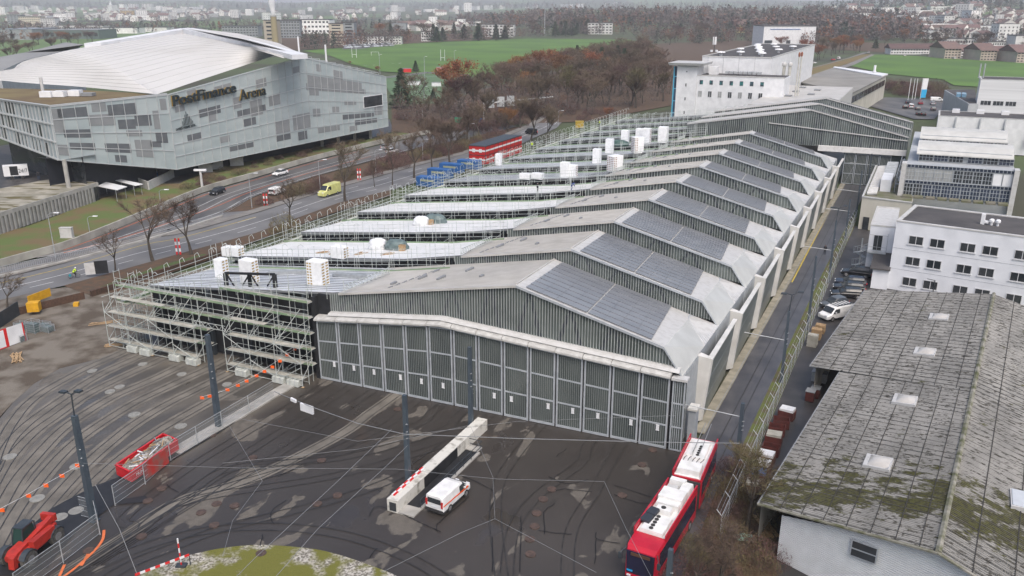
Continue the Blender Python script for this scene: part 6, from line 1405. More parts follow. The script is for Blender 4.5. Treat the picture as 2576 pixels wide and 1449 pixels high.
def car(kind, colour, c, label, loc, rz, L=4.5, Wd=1.8, H=1.5, name='parked_car', cat='car', grp=None):
 th = Th(name, label, cat, loc, rz, grp); hl, w = L / 2, Wd / 2; pm = paint(colour, c); b = MB()
 if kind in ('hatch', 'suv', 'estate', 'sedan'):
  zb = .26 if kind != 'suv' else .34; bl = H * .62
  b.loft([ring(-hl, w * .86, zb + .12, bl * .93, .1), ring(-hl + .12, w * .96, zb, bl, .12), ring(-hl * .5, w, zb, bl, .12), ring(hl * .25, w, zb, bl * .98, .12), ring(hl * .62, w * .98, zb, bl * .88, .12), ring(hl - .16, w * .92, zb, bl * .78, .12), ring(hl, w * .8, zb + .12, bl * .66, .08)]); th.part(b, 'body', pm, local=True, smooth=False)
  r0 = {'hatch': -.93, 'suv': -.95, 'estate': -.97, 'sedan': -.72}[kind] * hl; r1 = {'hatch': -.72, 'suv': -.8, 'estate': -.8, 'sedan': -.42}[kind] * hl; f1, f0 = .12 * hl, .48 * hl
  b = MB(); b.loft([ring(r0, w * .86, bl - .04, bl + .02, .02), ring(r1, w * .9, bl - .04, H - .05, .09, .15), ring(-.1 * hl, w * .92, bl - .04, H - .03, .09, .17), ring(f1, w * .9, bl - .04, H - .08, .09, .16), ring(f0, w * .84, bl - .04, bl + .0, .02)]); th.part(b, 'windows', M_glass, local=True)
  b = MB(); b.loft([[(x, -q, z), (x, q, z), (x, q * .93, z + .045), (x, -q * .93, z + .045)] for x, q, z in ((r1 - .02, w * .70, H - .07), (-.1 * hl, w * .73, H - .04), (f1 + .02, w * .70, H - .1))]); th.part(b, 'roof', pm, local=True)
  wx = (hl * .62, -hl * .60); wr = .33 if kind != 'suv' else .37
 else:
  zb = .3; b.loft([ring(-hl, w * .93, zb, H - .08, .14, .08), ring(-hl + .1, w, zb, H, .16, .08), ring(hl * .2, w, zb, H, .16, .08), ring(hl * (.42 if kind == 'tall' else .38), w * .99, zb, H - .12, .16, .1), ring(hl * .70, w * .96, zb, H * .56, .14), ring(hl - .12, w * .9, zb, H * .46, .12), ring(hl, w * .8, zb + .1, H * .38, .08)]); th.part(b, 'body', pm, local=True)
  y = w * .915; xa, xb, za, zb2 = hl * .445, hl * .695, H - .2, H * .58
  b = MB(); b.hexa([(xb + .04, -w * .82, zb2), (xb + .04, w * .82, zb2), (xb - .1, w * .82, zb2 - .02), (xb - .1, -w * .82, zb2 - .02)], [(xa + .03, -w * .76, za), (xa + .03, w * .76, za), (xa - .1, w * .76, za - .02), (xa - .1, -w * .76, za - .02)]); th.part(b, 'windscreen', M_glass, local=True)
  for s in (-1, 1):
   b = MB(); b.hexa([(hl * .14, s * w * .9, H * .55), (hl * .60, s * w * .9, H * .55), (hl * .60, s * (w + .012), H * .55), (hl * .14, s * (w + .012), H * .55)], [(hl * .14, s * w * .85, H * .84), (hl * .43, s * w * .85, H * .84), (hl * .43, s * w * .965, H * .84), (hl * .14, s * w * .965, H * .84)]); th.part(b, 'side_window', M_glass, local=True)
  b = MB(); b.box(-hl - .015, -hl + .02, -w * .72, w * .72, H * .58, H * .84); th.part(b, 'rear_window', M_glass, local=True)
  b = MB(); b.box(-hl - .05, hl * .2, -w - .01, w + .01, .28, .42); b.box(-hl - .06, -hl + .1, -w * .95, w * .95, .28, .55); th.part(b, 'bumper', M_tyre, local=True)
  wx = (hl * .60, -hl * .55); wr = .34
 for x in wx:
  for s in (-1, 1): wheel(th, x, s * (w - .1), wr)
 for s in (-1, 1):
  b = MB(); b.box(hl - .1, hl + .01, s * w * .6 - .17, s * w * .6 + .17, H * .40, H * .47); th.part(b, 'headlight', M_headl, local=True)
  b = MB(); hi = H * .75 if kind in ('van', 'tall') else H * .58; b.box(-hl - .02, -hl + .1, s * w * .84 - .09, s * w * .84 + .09, H * .42, hi); th.part(b, 'tail_light', M_redl, local=True)
  b = MB(); b.box(hl * .42, hl * .47, s * (w + .0), s * (w + .17), H * .6, H * .68); th.part(b, 'mirror', pm, local=True)
 return th
def along(a, c):
 'position and heading from two ground pixels: rear, front'
 p, q = P(*a, 0), P(*c, 0); return (p + q) / 2 + Vector((0, 0, .03)), math.atan2((q - p).y, (q - p).x)
blk = (.012, .013, .016)
l, a = along((1095, 1293), (1163, 1232)); v = car('van', 'white', (.75, .75, .75), 'small white van with an orange stripe beside the concrete stair wall', l, a, 4.5, 1.85, 1.85, 'delivery_van', 'van')
b = MB();
for s in (-1, 1): b.hexa([(-2.2, s * .905, .95), (1.7, s * .9, .80), (1.7, s * .94, .80), (-2.2, s * .94, .95)], [(-2.2, s * .905, 1.05), (1.7, s * .9, .98), (1.7, s * .94, .98), (-2.2, s * .94, 1.05)])
v.part(b, 'stripe', mat('orange_stripe', (.8, .1, .01), .4), local=True); b = MB(); b.box(-2.28, -2.26, -.3, .3, .75, .86); v.part(b, 'number_plate', M_headl, local=True)
l, a = along((865, 484), (800, 504)); l, a = (P(829, 491, 0), along((857, 490), (806, 506))[1]); v = car('tall', 'yellow', (.64, .64, .24), 'pale yellow high-roofed van driving on the main road', l, a, 6.2, 2.0, 2.65, 'delivery_van', 'van')
l, a = along((563, 483), (530, 494)); car('suv', 'black', blk, 'black car with lights on driving down the ramp road', l, a, 4.3, 1.8, 1.55, 'driving_car')
l, a = along((719, 437), (691, 444)); car('sedan', 'white', (.72, .73, .74), 'white car driving on the ramp road', l, a, 4.4, 1.8, 1.5, 'driving_car')
l, a = along((683, 494), (712, 484)); car('van', 'white', (.75, .75, .75), 'white van half hidden by the shrubs below the embankment', l, a, 4.4, 1.85, 1.8, 'delivery_van', 'van')
l, a = along((1354, 342), (1318, 334)); car('tall', 'black', blk, 'black van turning on the road beside the red containers', l, a, 5.0, 1.95, 1.95, 'delivery_van', 'van')
l, a = along((960, 378), (985, 370)); car('hatch', 'silver', (.45, .46, .48), 'pale car behind bare trees on the ramp road, nearer the arena', l, a, name='driving_car'); l, a = along((975, 388), (998, 381)); car('hatch', 'white', (.7, .7, .7), 'white car behind bare trees on the ramp road, nearer the depot', l, a, name='driving_car')
# car park east of the fence
G_ = 'cars parked between fence and office'
for kind, col, cc, x0, y0, x1, y1, s in (('suv', 'black', blk, 2182, 700, 2126, 692, 'black off-road car nearest the spiral staircase'), ('estate', 'navy', (.012, .018, .035), 2178, 722, 2100, 714, 'dark blue estate car second from the spiral staircase'), ('estate', 'black', blk, 2175, 736, 2095, 728, 'black estate car in the middle of the parked row'), ('estate', 'black', blk, 2168, 750, 2091, 745, 'black estate car beside the shed roof corner'), ('hatch', 'grey', (.10, .11, .12), 2120, 768, 2075, 776, 'grey small car half hidden behind the white van'), ('suv', 'black', blk, 2213, 716, 2222, 696, 'black car parked nose-in under the office wall')):
 l, a = along((x0, y0), (x1, y1)); car(kind, col, cc, s, l, a, 4.6 if kind != 'hatch' else 4.0, 1.85, 1.7 if kind == 'suv' else 1.48, grp=G_)
l, a = along((2130, 794), (2072, 806)); v = car('tall', 'white', (.75, .75, .75), 'white panel van with a roof rack by the fence and pallets', l, a, 5.0, 1.95, 1.97, 'delivery_van', 'van')
b = MB()
for i in range(6): b.box(-2.2 + i * .55, -2.12 + i * .55, -.8, .8, 2.0, 2.06)
b.box(-2.3, .7, -.82, -.76, 2.06, 2.16); b.box(-2.3, .7, .76, .82, 2.06, 2.16); v.part(b, 'roof_rack', M_dark, local=True)
# far car park: small cars
G2 = 'cars in the far car park'
for i, (x, y, k, c, n, s) in enumerate(((2276, 272, 'suv', blk, 'black', 'dark off-road car left of the white van'), (2291, 272, 'tall', (.75, .75, .75), 'white', 'white van beside the dark off-road car'), (2308, 276, 'suv', (.08, .09, .1), 'grey', 'grey car right of the white van'), (2315, 262, 'hatch', (.3, .02, .04), 'dark_red', 'dark red car behind the grey one'), (2346, 263, 'hatch', (.4, .42, .44), 'silver', 'silver car in front of the white minibus'), (2347, 277, 'suv', (.07, .08, .08), 'grey', 'dark car before the silver one'), (2310, 289, 'hatch', blk, 'black', 'black car behind the solar roof'), (2322, 290, 'hatch', blk, 'black', 'second black car behind the solar roof'), (2283, 260, 'hatch', (.05, .06, .08), 'navy', 'dark blue car behind the white van'), (2357, 255, 'tall', (.75, .75, .75), 'white', 'long white minibus parked across the far end'))):
 car(k, n, c, s + ' in the far car park', P(x, y, .1), R(70) if i != 9 else R(-20), 4.4 if i != 9 else 5.6, 1.8, 1.9 if k == 'tall' else 1.5, grp=G2)
for i, (x, y, n, c, s) in enumerate(((2048, 160, 'white', (.7, .7, .7), 'white car'), (2096, 152, 'red', (.5, .03, .03), 'red car'), (2110, 149, 'white', (.7, .7, .7), 'pale van'), (2185, 133, 'silver', (.4, .42, .44), 'silver car'), (2276, 141, 'white', (.7, .7, .7), 'white car at the far edge of the meadow'), (2400, 148, 'white', (.7, .7, .7), 'white car before the gabled houses'))):
 car('tall' if i in (2,) else 'hatch', n, c, s + (' on the avenue beside the meadow' if i < 4 else ''), P(x, y, .15), R(35 + i * 9), 4.5, 1.8, 1.6 + (.4 if i == 2 else 0), name='driving_car')
# distant car park rows: cars as individuals without parts
base_car = None; rr = random.Random(11)
for i in range(46):
 x = 868 + (i % 23) * 5.4 + rr.uniform(-1, 1); y = (116 + (i // 23) * 5 - (x - 868) * .04); p = P(x, y, .15)
 if base_car is None:
  b = MB(); b.loft([ring(-2.2, .75, .3, .9), ring(-1.8, .88, .25, 1.0), ring(1.9, .85, .25, .9), ring(2.2, .7, .35, .75)]); b.loft([ring(-1.9, .7, .9, 1.0, .04), ring(-1.2, .72, .9, 1.5, .1, .1), ring(.2, .72, .9, 1.5, .1, .1), ring(1.1, .7, .9, .95, .04)])
  base_car = b.build('parked_car', mat('distant_car_paint', (.3, .32, .35), .3, rand=.9), None); tag(base_car, 'tiny pale or dark car in the distant car park beyond the arena', 'car', 'cars in the distant car park'); base_car.location = p; base_car.rotation_euler = (0, 0, .3)
 else:
  c = base_car.copy(); COL.objects.link(c); c.location = p; c.rotation_euler = (0, 0, .3 + rr.choice((0, 1.57, 3.14)))
# ---------------------------------------------------------------- articulated trolleybus
M_bred = mat('bus_red', (.47, .010, .03), .3, c2=(.38, .008, .024), scale=1); M_bwhite = mat('bus_roof_white', (.74, .74, .74), .4, c2=(.60, .60, .58), scale=1.2, detail=8)
bus = Th('articulated_trolleybus', 'red articulated trolleybus with white roof equipment parked beside the hall corner', 'trolleybus', P(1655, 1330, 0)); BH = 3.2
fr0, fr1 = P(1617, 1372, BH), P(1718, 1217, BH); rr0, rr1 = P(1722, 1212, BH), P(1772, 1103, BH)
def bframe(a, c):
 a = Vector((a.x, a.y, 0)); c = Vector((c.x, c.y, 0)); d = (a - c); L = d.length; d.normalize(); s = Vector((-d.y, d.x, 0)); return (lambda x, y, z: Vector((*(c + d * x + s * y).xy, z))), L
FB, LB = bframe(fr0, fr1); RB, LR = bframe(rr0 - (rr0 - rr1).normalized() * .9, rr1)
def bring(x, w, z0, z1): return [(x, -w, z0), (x, w, z0), (x, w, z1 - .25), (x, w * .93, z1), (x, -w * .93, z1), (x, -w, z1 - .25)]
b = MB(FB); b.loft([bring(0, 1.27, .35, 3.05), bring(LB - .7, 1.27, .35, 3.05), bring(LB - .05, 1.24, .35, 3.02), bring(LB + .35, 1.12, .4, 2.8)]); bus.part(b, 'front_body', M_bred)
b = MB(RB); b.loft([bring(0, 1.24, .4, 3.05), bring(.3, 1.27, .35, 3.05), bring(LR, 1.27, .35, 3.05)]); bus.part(b, 'rear_body', M_bred)
pA, pB = FB(0, 0, 0), RB(LR, 0, 0); b = MB()
for i in range(7):
 t = (i + .5) / 7; m_ = pA.lerp(pB, t); d = (pA - pB).normalized(); s = Vector((-d.y, d.x, 0)); k = 1.22 if i % 2 else 1.12; h = 3.0 if i % 2 else 2.88; dd = d * .12
 b.hexa([m_ - s * k - dd + Vector((0, 0, .5)), m_ + s * k - dd + Vector((0, 0, .5)), m_ + s * k + dd + Vector((0, 0, .5)), m_ - s * k + dd + Vector((0, 0, .5))], [m_ - s * k - dd + Vector((0, 0, h)), m_ + s * k - dd + Vector((0, 0, h)), m_ + s * k + dd + Vector((0, 0, h)), m_ - s * k + dd + Vector((0, 0, h))])
bus.part(b, 'bellows', M_tyre)
for F, L, nm in ((FB, LB, 'front'), (RB, LR, 'rear')):
 b = MB(F); b.box(.2, L - (1.7 if nm == 'front' else .15), -1.12, 1.12, 3.06, 3.12); bus.part(b, 'roof_deck', M_bwhite)
 for s in (-1, 1):
  b = MB(F); b.box(.1, L - (1.5 if nm == 'front' else .1), s * 1.28 if s < 0 else 1.18, -1.18 if s < 0 else 1.28, 3.0, 3.5); bus.part(b, 'roof_rail_panel', M_bred)
  b = MB(F); b.box(.35, L - .3, s * 1.285 if s < 0 else 1.272, -1.272 if s < 0 else 1.285, 1.25, 2.75); bus.part(b, 'side_windows', mat('bus_glass', (.015, .015, .03), .1, c2=(.02, .02, .05), scale=.5))
  for x in ((1.6, L - 2.4) if nm == 'front' else (2.2,)): b = MB(F); b.tube((x, s * 1.05, .48), (x, s * 1.29, .48), .48, 16); o = bus.part(b, 'wheel', M_tyre); b = MB(F); b.tube((x, s * 1.29, .48), (x, s * 1.31, .48), .27, 12); bus.part(b, 'rim', M_rim, sub=o)
def bbox(F, x0, x1, y0, y1, z0, z1, nm, m, ins=.06):
 b = MB(F); b.hexa([(x0, y0, z0), (x1, y0, z0), (x1, y1, z0), (x0, y1, z0)], [(x0 + ins, y0 + ins, z1), (x1 - ins, y0 + ins, z1), (x1 - ins, y1 - ins, z1), (x0 + ins, y1 - ins, z1)]); return bus.part(b, nm, m)
bbox(FB, LB - 4.1, LB - 1.7, -.9, .95, 3.12, 3.38, 'air_conditioner', M_bwhite)
for i in range(5): b = MB(FB); x = LB - 2.1 - i * .42; b.tube((x, -.12, 3.38), (x, -.12, 3.43), .17, 12); bus.part(b, 'fan', M_tyre)
bbox(FB, LB - 5.3, LB - 4.5, -.7, .6, 3.12, 3.55, 'equipment_box', M_bwhite); b = MB(FB); b.tube((LB - 4.9, -.1, 3.55), (LB - 4.9, -.1, 3.6), .2, 12); bus.part(b, 'fan', M_tyre)
bbox(FB, LB - 6.4, LB - 5.35, -.95, .95, 3.12, 3.6, 'equipment_box', M_bwhite); bbox(FB, LB - 7.6, LB - 6.0, -1.0, 1.0, 3.12, 3.82, 'battery_box', M_bwhite, .03)
bbox(FB, .2, LB - 7.7, .1, 1.0, 3.12, 3.6, 'equipment_box', M_bwhite); bbox(FB, .9, LB - 7.8, -.95, 0, 3.12, 3.5, 'resistor_box', M_fascia); bbox(FB, .05, .7, -1.0, .4, 3.12, 3.75, 'equipment_box', M_bwhite)
for dy, dx in ((-.75, .2), (-.85, 1.25)): b = MB(FB); x = LB - 4.3 + dx; b.hexa([(x - .55, dy - .3, 3.4), (x + .4, dy - .45, 3.4), (x + .55, dy + .4, 3.4), (x - .4, dy + .5, 3.4)], [(x - .5, dy - .25, 3.62), (x + .35, dy - .4, 3.55), (x + .5, dy + .35, 3.58), (x - .35, dy + .45, 3.66)]); bus.part(b, 'black_cover', mat('black_cover', (.03, .035, .045), .5))
bbox(RB, LR - 1.9, LR - .3, -1.0, 1.0, 3.12, 3.65, 'equipment_box', M_bwhite); bbox(RB, .8, 4.0, -.3, .8, 3.12, 3.35, 'air_conditioner', M_bwhite); bbox(RB, .5, 3.6, -.95, -.4, 3.12, 3.3, 'equipment_box', M_bwhite)
for i in range(5): b = MB(RB); x = 3.5 - i * .4; b.tube((x, .1, 3.35), (x, .1, 3.4), .15, 12); bus.part(b, 'fan', M_tyre)
for s in (-.3, .3): b = MB(RB); b.tube((3.6, s, 3.6), (-1.6, s * .9, 3.95), .035, 6); bus.part(b, 'trolley_pole', M_rim)
b = MB(RB)
for i in range(5): b.path([(LR - 2.1 - i * .1, -.9 + i * .35, 3.15), (LR - 2.5, -.8 + i * .4, 3.55), (LR - 3.0, -.7 + i * .38, 3.45), (LR - 3.2, -.9 + i * .4, 3.15)], .03, 5)
bus.part(b, 'cables', M_tyre)
b = MB(FB); b.hexa([(LB + .36, -1.05, .75), (LB + .36, 1.05, .75), (LB + .3, 1.05, .75), (LB + .3, -1.05, .75)], [(LB + .40, -1.1, 2.7), (LB + .40, 1.1, 2.7), (LB + .2, 1.1, 2.75), (LB + .2, -1.1, 2.75)]); bus.part(b, 'windscreen', MT['bus_glass'])
b = MB(FB); b.box(LB + .38, LB + .44, -.75, .75, 2.38, 2.62); bus.part(b, 'destination_sign', mat('sign_brown', (.10, .05, .03), .4)); b = MB(FB); b.box(LB + .41, LB + .43, -1.0, -.55, .95, 1.1); bus.part(b, 'blue_sticker', mat('blue_sticker', (.02, .3, .6), .4))
for s in (-1, 1):
 b = MB(FB); b.box(LB + .3, LB + .42, s * .85 - .15, s * .85 + .15, .5, .62); bus.part(b, 'headlight', M_headl)
 b = MB(FB); b.tube((LB + .1, s * 1.2, 2.8), (LB + .65, s * 1.5, 2.5), .035, 5); b.box(LB + .58, LB + .7, s * 1.5 - .12, s * 1.5 + .12, 2.0, 2.5); bus.part(b, 'mirror', M_dark)
t = text_mb('IN BERN', .42, lambda a, d, z: FB(LB - 5.2 - a * -1, -1.29 - d, 2.62 + z), .02); bus.part(t, 'side_lettering', M_white)
b = MB(FB); b.box(.1, LB - .2, -1.32, -1.287, .45, .75); bus.part(b, 'skirt', M_bred)
# ---------------------------------------------------------------- telescopic handler, skip, trailer
M_tred = mat('machine_red', (.42, .028, .018), .45, c2=(.30, .022, .015), scale=2)
c = P(84, 1391, 0); d = P(148, 1340, 0) - P(40, 1432, 0); th = Th('telescopic_handler', 'red telescopic handler with big tyres at the lower left corner', 'telescopic handler', c, math.atan2(d.y, d.x) + math.pi)
for x in (-1.5, 1.5):
 for s in (-1, 1):
  b = MB(); q = Vector((x, s * .98, .68)); b.tube(q - Vector((0, .22, 0)), q + Vector((0, .22, 0)), .68, 20); o = th.part(b, 'wheel', mat('muddy_tyre', (.10, .095, .085), .95, c2=(.04, .04, .04), scale=7, obj=True), local=True); b = MB(); b.tube(q + Vector((0, .23 * s, 0)), q + Vector((0, .2 * s, 0)), .34, 12); th.part(b, 'rim', M_rim, local=True, sub=o)
  b = MB(); b.loft([[(x + .8 * math.cos(t), s * .98 - .25, .68 + .8 * math.sin(t)), (x + .8 * math.cos(t), s * .98 + .25, .68 + .8 * math.sin(t)), (x + .74 * math.cos(t), s * .98 + .25, .68 + .74 * math.sin(t)), (x + .74 * math.cos(t), s * .98 - .25, .68 + .74 * math.sin(t))] for t in [math.pi * k / 8 for k in range(1, 8)]]); th.part(b, 'mudguard', M_dark, local=True)
b = MB(); b.loft([ring(-2.2, .6, .6, 1.5), ring(-1.5, .72, .5, 1.55), ring(1.6, .72, .5, 1.3), ring(2.1, .6, .6, 1.1)]); th.part(b, 'chassis', M_tred, local=True)
b = MB(); b.hexa([(-.9, -1.15, 1.0), (.6, -1.15, 1.0), (.6, -.2, 1.0), (-.9, -.2, 1.0)], [(-.75, -1.05, 2.35), (.3, -1.05, 2.35), (.3, -.25, 2.35), (-.75, -.25, 2.35)]); th.part(b, 'cab_glass', mat('green_tint_glass', (.02, .05, .045), .12), local=True)
b = MB(); b.box(-.85, .35, -1.1, -.2, 2.35, 2.44)
for x, y in ((-.9, -1.15), (.6, -1.15), (.6, -.2), (-.9, -.2)): b.tube((x, y, 1.0), (x * .85 - .1, y * .93, 2.4), .05)
th.part(b, 'cab_frame', M_dark, local=True); b = MB(); b.box(-.5, .1, -1.2, -1.13, 1.25, 1.85); th.part(b, 'sticker', mat('teal_sticker', (.02, .35, .3), .5), local=True)
b = MB(); b.hexa([(-2.0, .15, 1.7), (2.3, .15, .95), (2.3, .55, .95), (-2.0, .55, 1.7)], [(-2.0, .15, 2.15), (2.3, .15, 1.4), (2.3, .55, 1.4), (-2.0, .55, 2.15)]); b.hexa([(2.2, .1, .4), (2.6, .1, .4), (2.6, .6, .4), (2.2, .6, .4)], [(2.1, .1, 1.45), (2.5, .1, 1.3), (2.5, .6, 1.3), (2.1, .6, 1.45)]); th.part(b, 'boom', M_tred, local=True)
b = MB(); b.box(-1.4, .9, .62, 1.12, 1.0, 1.75); th.part(b, 'engine_cover', M_tred, local=True); b = MB(); b.box(-2.35, -2.0, -.6, .6, 1.6, 2.2); th.part(b, 'counterweight', M_tred, local=True)
t = text_mb('MANITOU', .3, lambda a, d_, z: Vector((.2 + a, .13 - d_, 1.45 + z - (a) * .17)), .02); th.part(t, 'boom_lettering', M_white, local=True)
# skip full of rubble
k0, k1 = P(300, 1212, 0), P(425, 1155, 0); FSK = frame(P(332, 1212, .3), P(428, 1145, .3), P(287, 1190, .3)); SL, SW = 6.2, 2.3
sk = Th('rubble_skip', 'open red skip heaped with rubble and timber behind the fence', 'skip', FSK(SL / 2, SW / 2, 0))
for x0, x1, y0, y1 in ((0, SL, 0, .08), (0, SL, SW - .08, SW), (0, .08, .08, SW - .08), (SL - .08, SL, .08, SW - .08)): b = MB(FSK); b.box(x0, x1, y0, y1, .25, 1.25); b.box(x0 - .05, x1 + .05, y0 - .05, y1 + .05, 1.25, 1.33); sk.part(b, 'side', M_red)
b = MB(FSK); b.box(.08, SL - .08, .08, SW - .08, .2, .3); b.box(.4, .6, .3, SW - .3, 0, .2); b.box(SL - .6, SL - .4, .3, SW - .3, 0, .2); sk.part(b, 'floor', M_red)
t = text_mb('MUND', .4, lambda a, d_, z: FSK(.6 + a, -.03 - d_, .55 + z), .02); sk.part(t, 'lettering', M_headl)
b = MB(FSK); n = 10; rr = random.Random(3); b.loft([[(.15 + (SL - .3) * i / n, .1 + (SW - .2) * j / 5, .7 + (.55 * math.sin(math.pi * j / 5) * (.4 + .6 * i / n) + rr.uniform(0, .3))) for j in range(6)] for i in range(n + 1)], closed=False, cap=False)
solo(b, 'rubble', mat('rubble', (.33, .31, .27), .95, c2=(.12, .1, .08), scale=3, detail=9, lo=.4, hi=.6), 'heap of grey rubble and broken boards filling the red skip', 'rubble', FSK(3, 1, 1))
for i in range(26):
 x, y, an_ = rr.uniform(.8, 5.4), rr.uniform(.4, 1.9), rr.uniform(0, 3.1); L_ = rr.uniform(.25, .8); b = MB(FSK); z = rr.uniform(1.15, 1.5); b.tube((x - L_ * math.cos(an_), y - L_ * .5 * math.sin(an_), z), (x + L_ * math.cos(an_), y + L_ * .5 * math.sin(an_), z + rr.uniform(-.1, .25)), .06); solo(b, 'rubble_piece', (M_wood, M_headl, M_gap)[i % 3], 'loose board or offcut lying on the rubble in the red skip', 'board', FSK(x, y, z), 'boards on the rubble in the skip')
# white trailer with 24/7
c = P(38, 452, .0); FTt0 = frame(P(12, 452, 4), P(62, 449, 4), P(12, 440, 4)); FTt = lambda x, y, z: FTt0(x, y, z + 3.96); tr = Th('box_trailer', 'white box trailer marked 24/7 parked in front of the arena lobby', 'trailer', FTt(2.4, 1, 0)); b = MB(FTt); b.box(0, 4.9, 0, 2.2, .7, 3.0); tr.part(b, 'box', M_white)
b = MB(FTt); b.box(1.3, 2.9, -.04, -.005, .9, 2.9); tr.part(b, 'dark_panel', M_black); t = text_mb('24/7', 1.25, lambda a, d_, z: FTt(3.0 + a, -.03 - d_, 1.4 + z), .02, widthfit=1.75); tr.part(t, 'lettering', M_let)
for x in (1.5, 3.6): b = MB(FTt); b.tube((x, -.05, .36), (x, .2, .36), .36, 12); tr.part(b, 'wheel', M_tyre)
# containers by the road
FRc = lambda u, v, z: W(-51.4 + u, 129.5 + v, z); rc = Th('red_container_office', 'two-storey red container office with a white cross band beside the road', 'container office', FRc(2.5, 12, 0)); M_cred = mat('container_red', (.48, .015, .015), .5, c2=(.4, .012, .012), scale=1)
for fz in (0, 2.45):
 for i in range(9):
  b = MB(FRc); b.box(0, 5.0, i * 2.5 + .04, i * 2.5 + 2.46, fz + .08, fz + 2.4); rc.part(b, 'module', M_cred)
  b = MB(FRc);
  for x in (-.03, 4.93): b.box(x, x + .1, i * 2.5 + .01, i * 2.5 + .12, fz, fz + 2.45)
  b.box(-.03, 5.03, i * 2.5 + .0, i * 2.5 + 2.5, fz + 2.36, fz + 2.44); rc.part(b, 'frame', M_dark)
  b = MB(FRc); b.box(5.001, 5.03, i * 2.5 + .12, i * 2.5 + 2.46, fz + 1.05, fz + 1.5); rc.part(b, 'white_band', M_white)
 b = MB(FRc); b.box(.1, 4.9, -.02, .03, fz + 1.0, fz + 1.45); b.box(1.1, 1.9, -.03, .03, fz + .75, fz + 1.7); b.box(3.1, 3.9, -.03, .03, fz + .75, fz + 1.7); rc.part(b, 'white_band', M_white)
b = MB(FRc)
for i in range(22): b.hexa([(-.1, i, 4.92), (5.1, i, 4.92), (5.1, i + 1, 4.92), (-.1, i + 1, 4.92)], [(-.1, i + .1, 5.05), (5.1, i + .1, 5.05), (5.1, i + .9, 5.05), (-.1, i + .9, 5.05)])
rc.part(b, 'roof', M_dark)
M_cblue = mat('container_blue', (.02, .11, .33), .5, c2=(.02, .09, .25), scale=1)
for i, (x, y, L_, s) in enumerate(((1047, 468, 6, 'nearest blue container beside the road'), (1075, 447, 6, 'second blue container behind the nearest'), (1105, 433, 6, 'third blue container in the row'), (1150, 424, 5, 'farthest blue container beside the red office'))):
 p = P(x, y, 0); F = frame(p, p + UX, p + VX); th = Th('blue_container', s, 'container', p, 0, 'blue containers by the road'); b = MB(F); b.box(0, 6.0, 0, 2.4, .1, 2.3)
 for k in range(20): b.box(.1 + k * .3, .22 + k * .3, -.05, 0, .2, 2.2);
 for k in range(8): b.box(-.05, 0, .1 + k * .3, .22 + k * .3, .2, 2.2)
 th.part(b, 'body', M_cblue); b = MB(F); b.box(1.2, 4.8, -.07, -.051, 1.3, 1.8); th.part(b, 'lettering_band', mat('pale_yellow', (.3, .33, .25), .6))
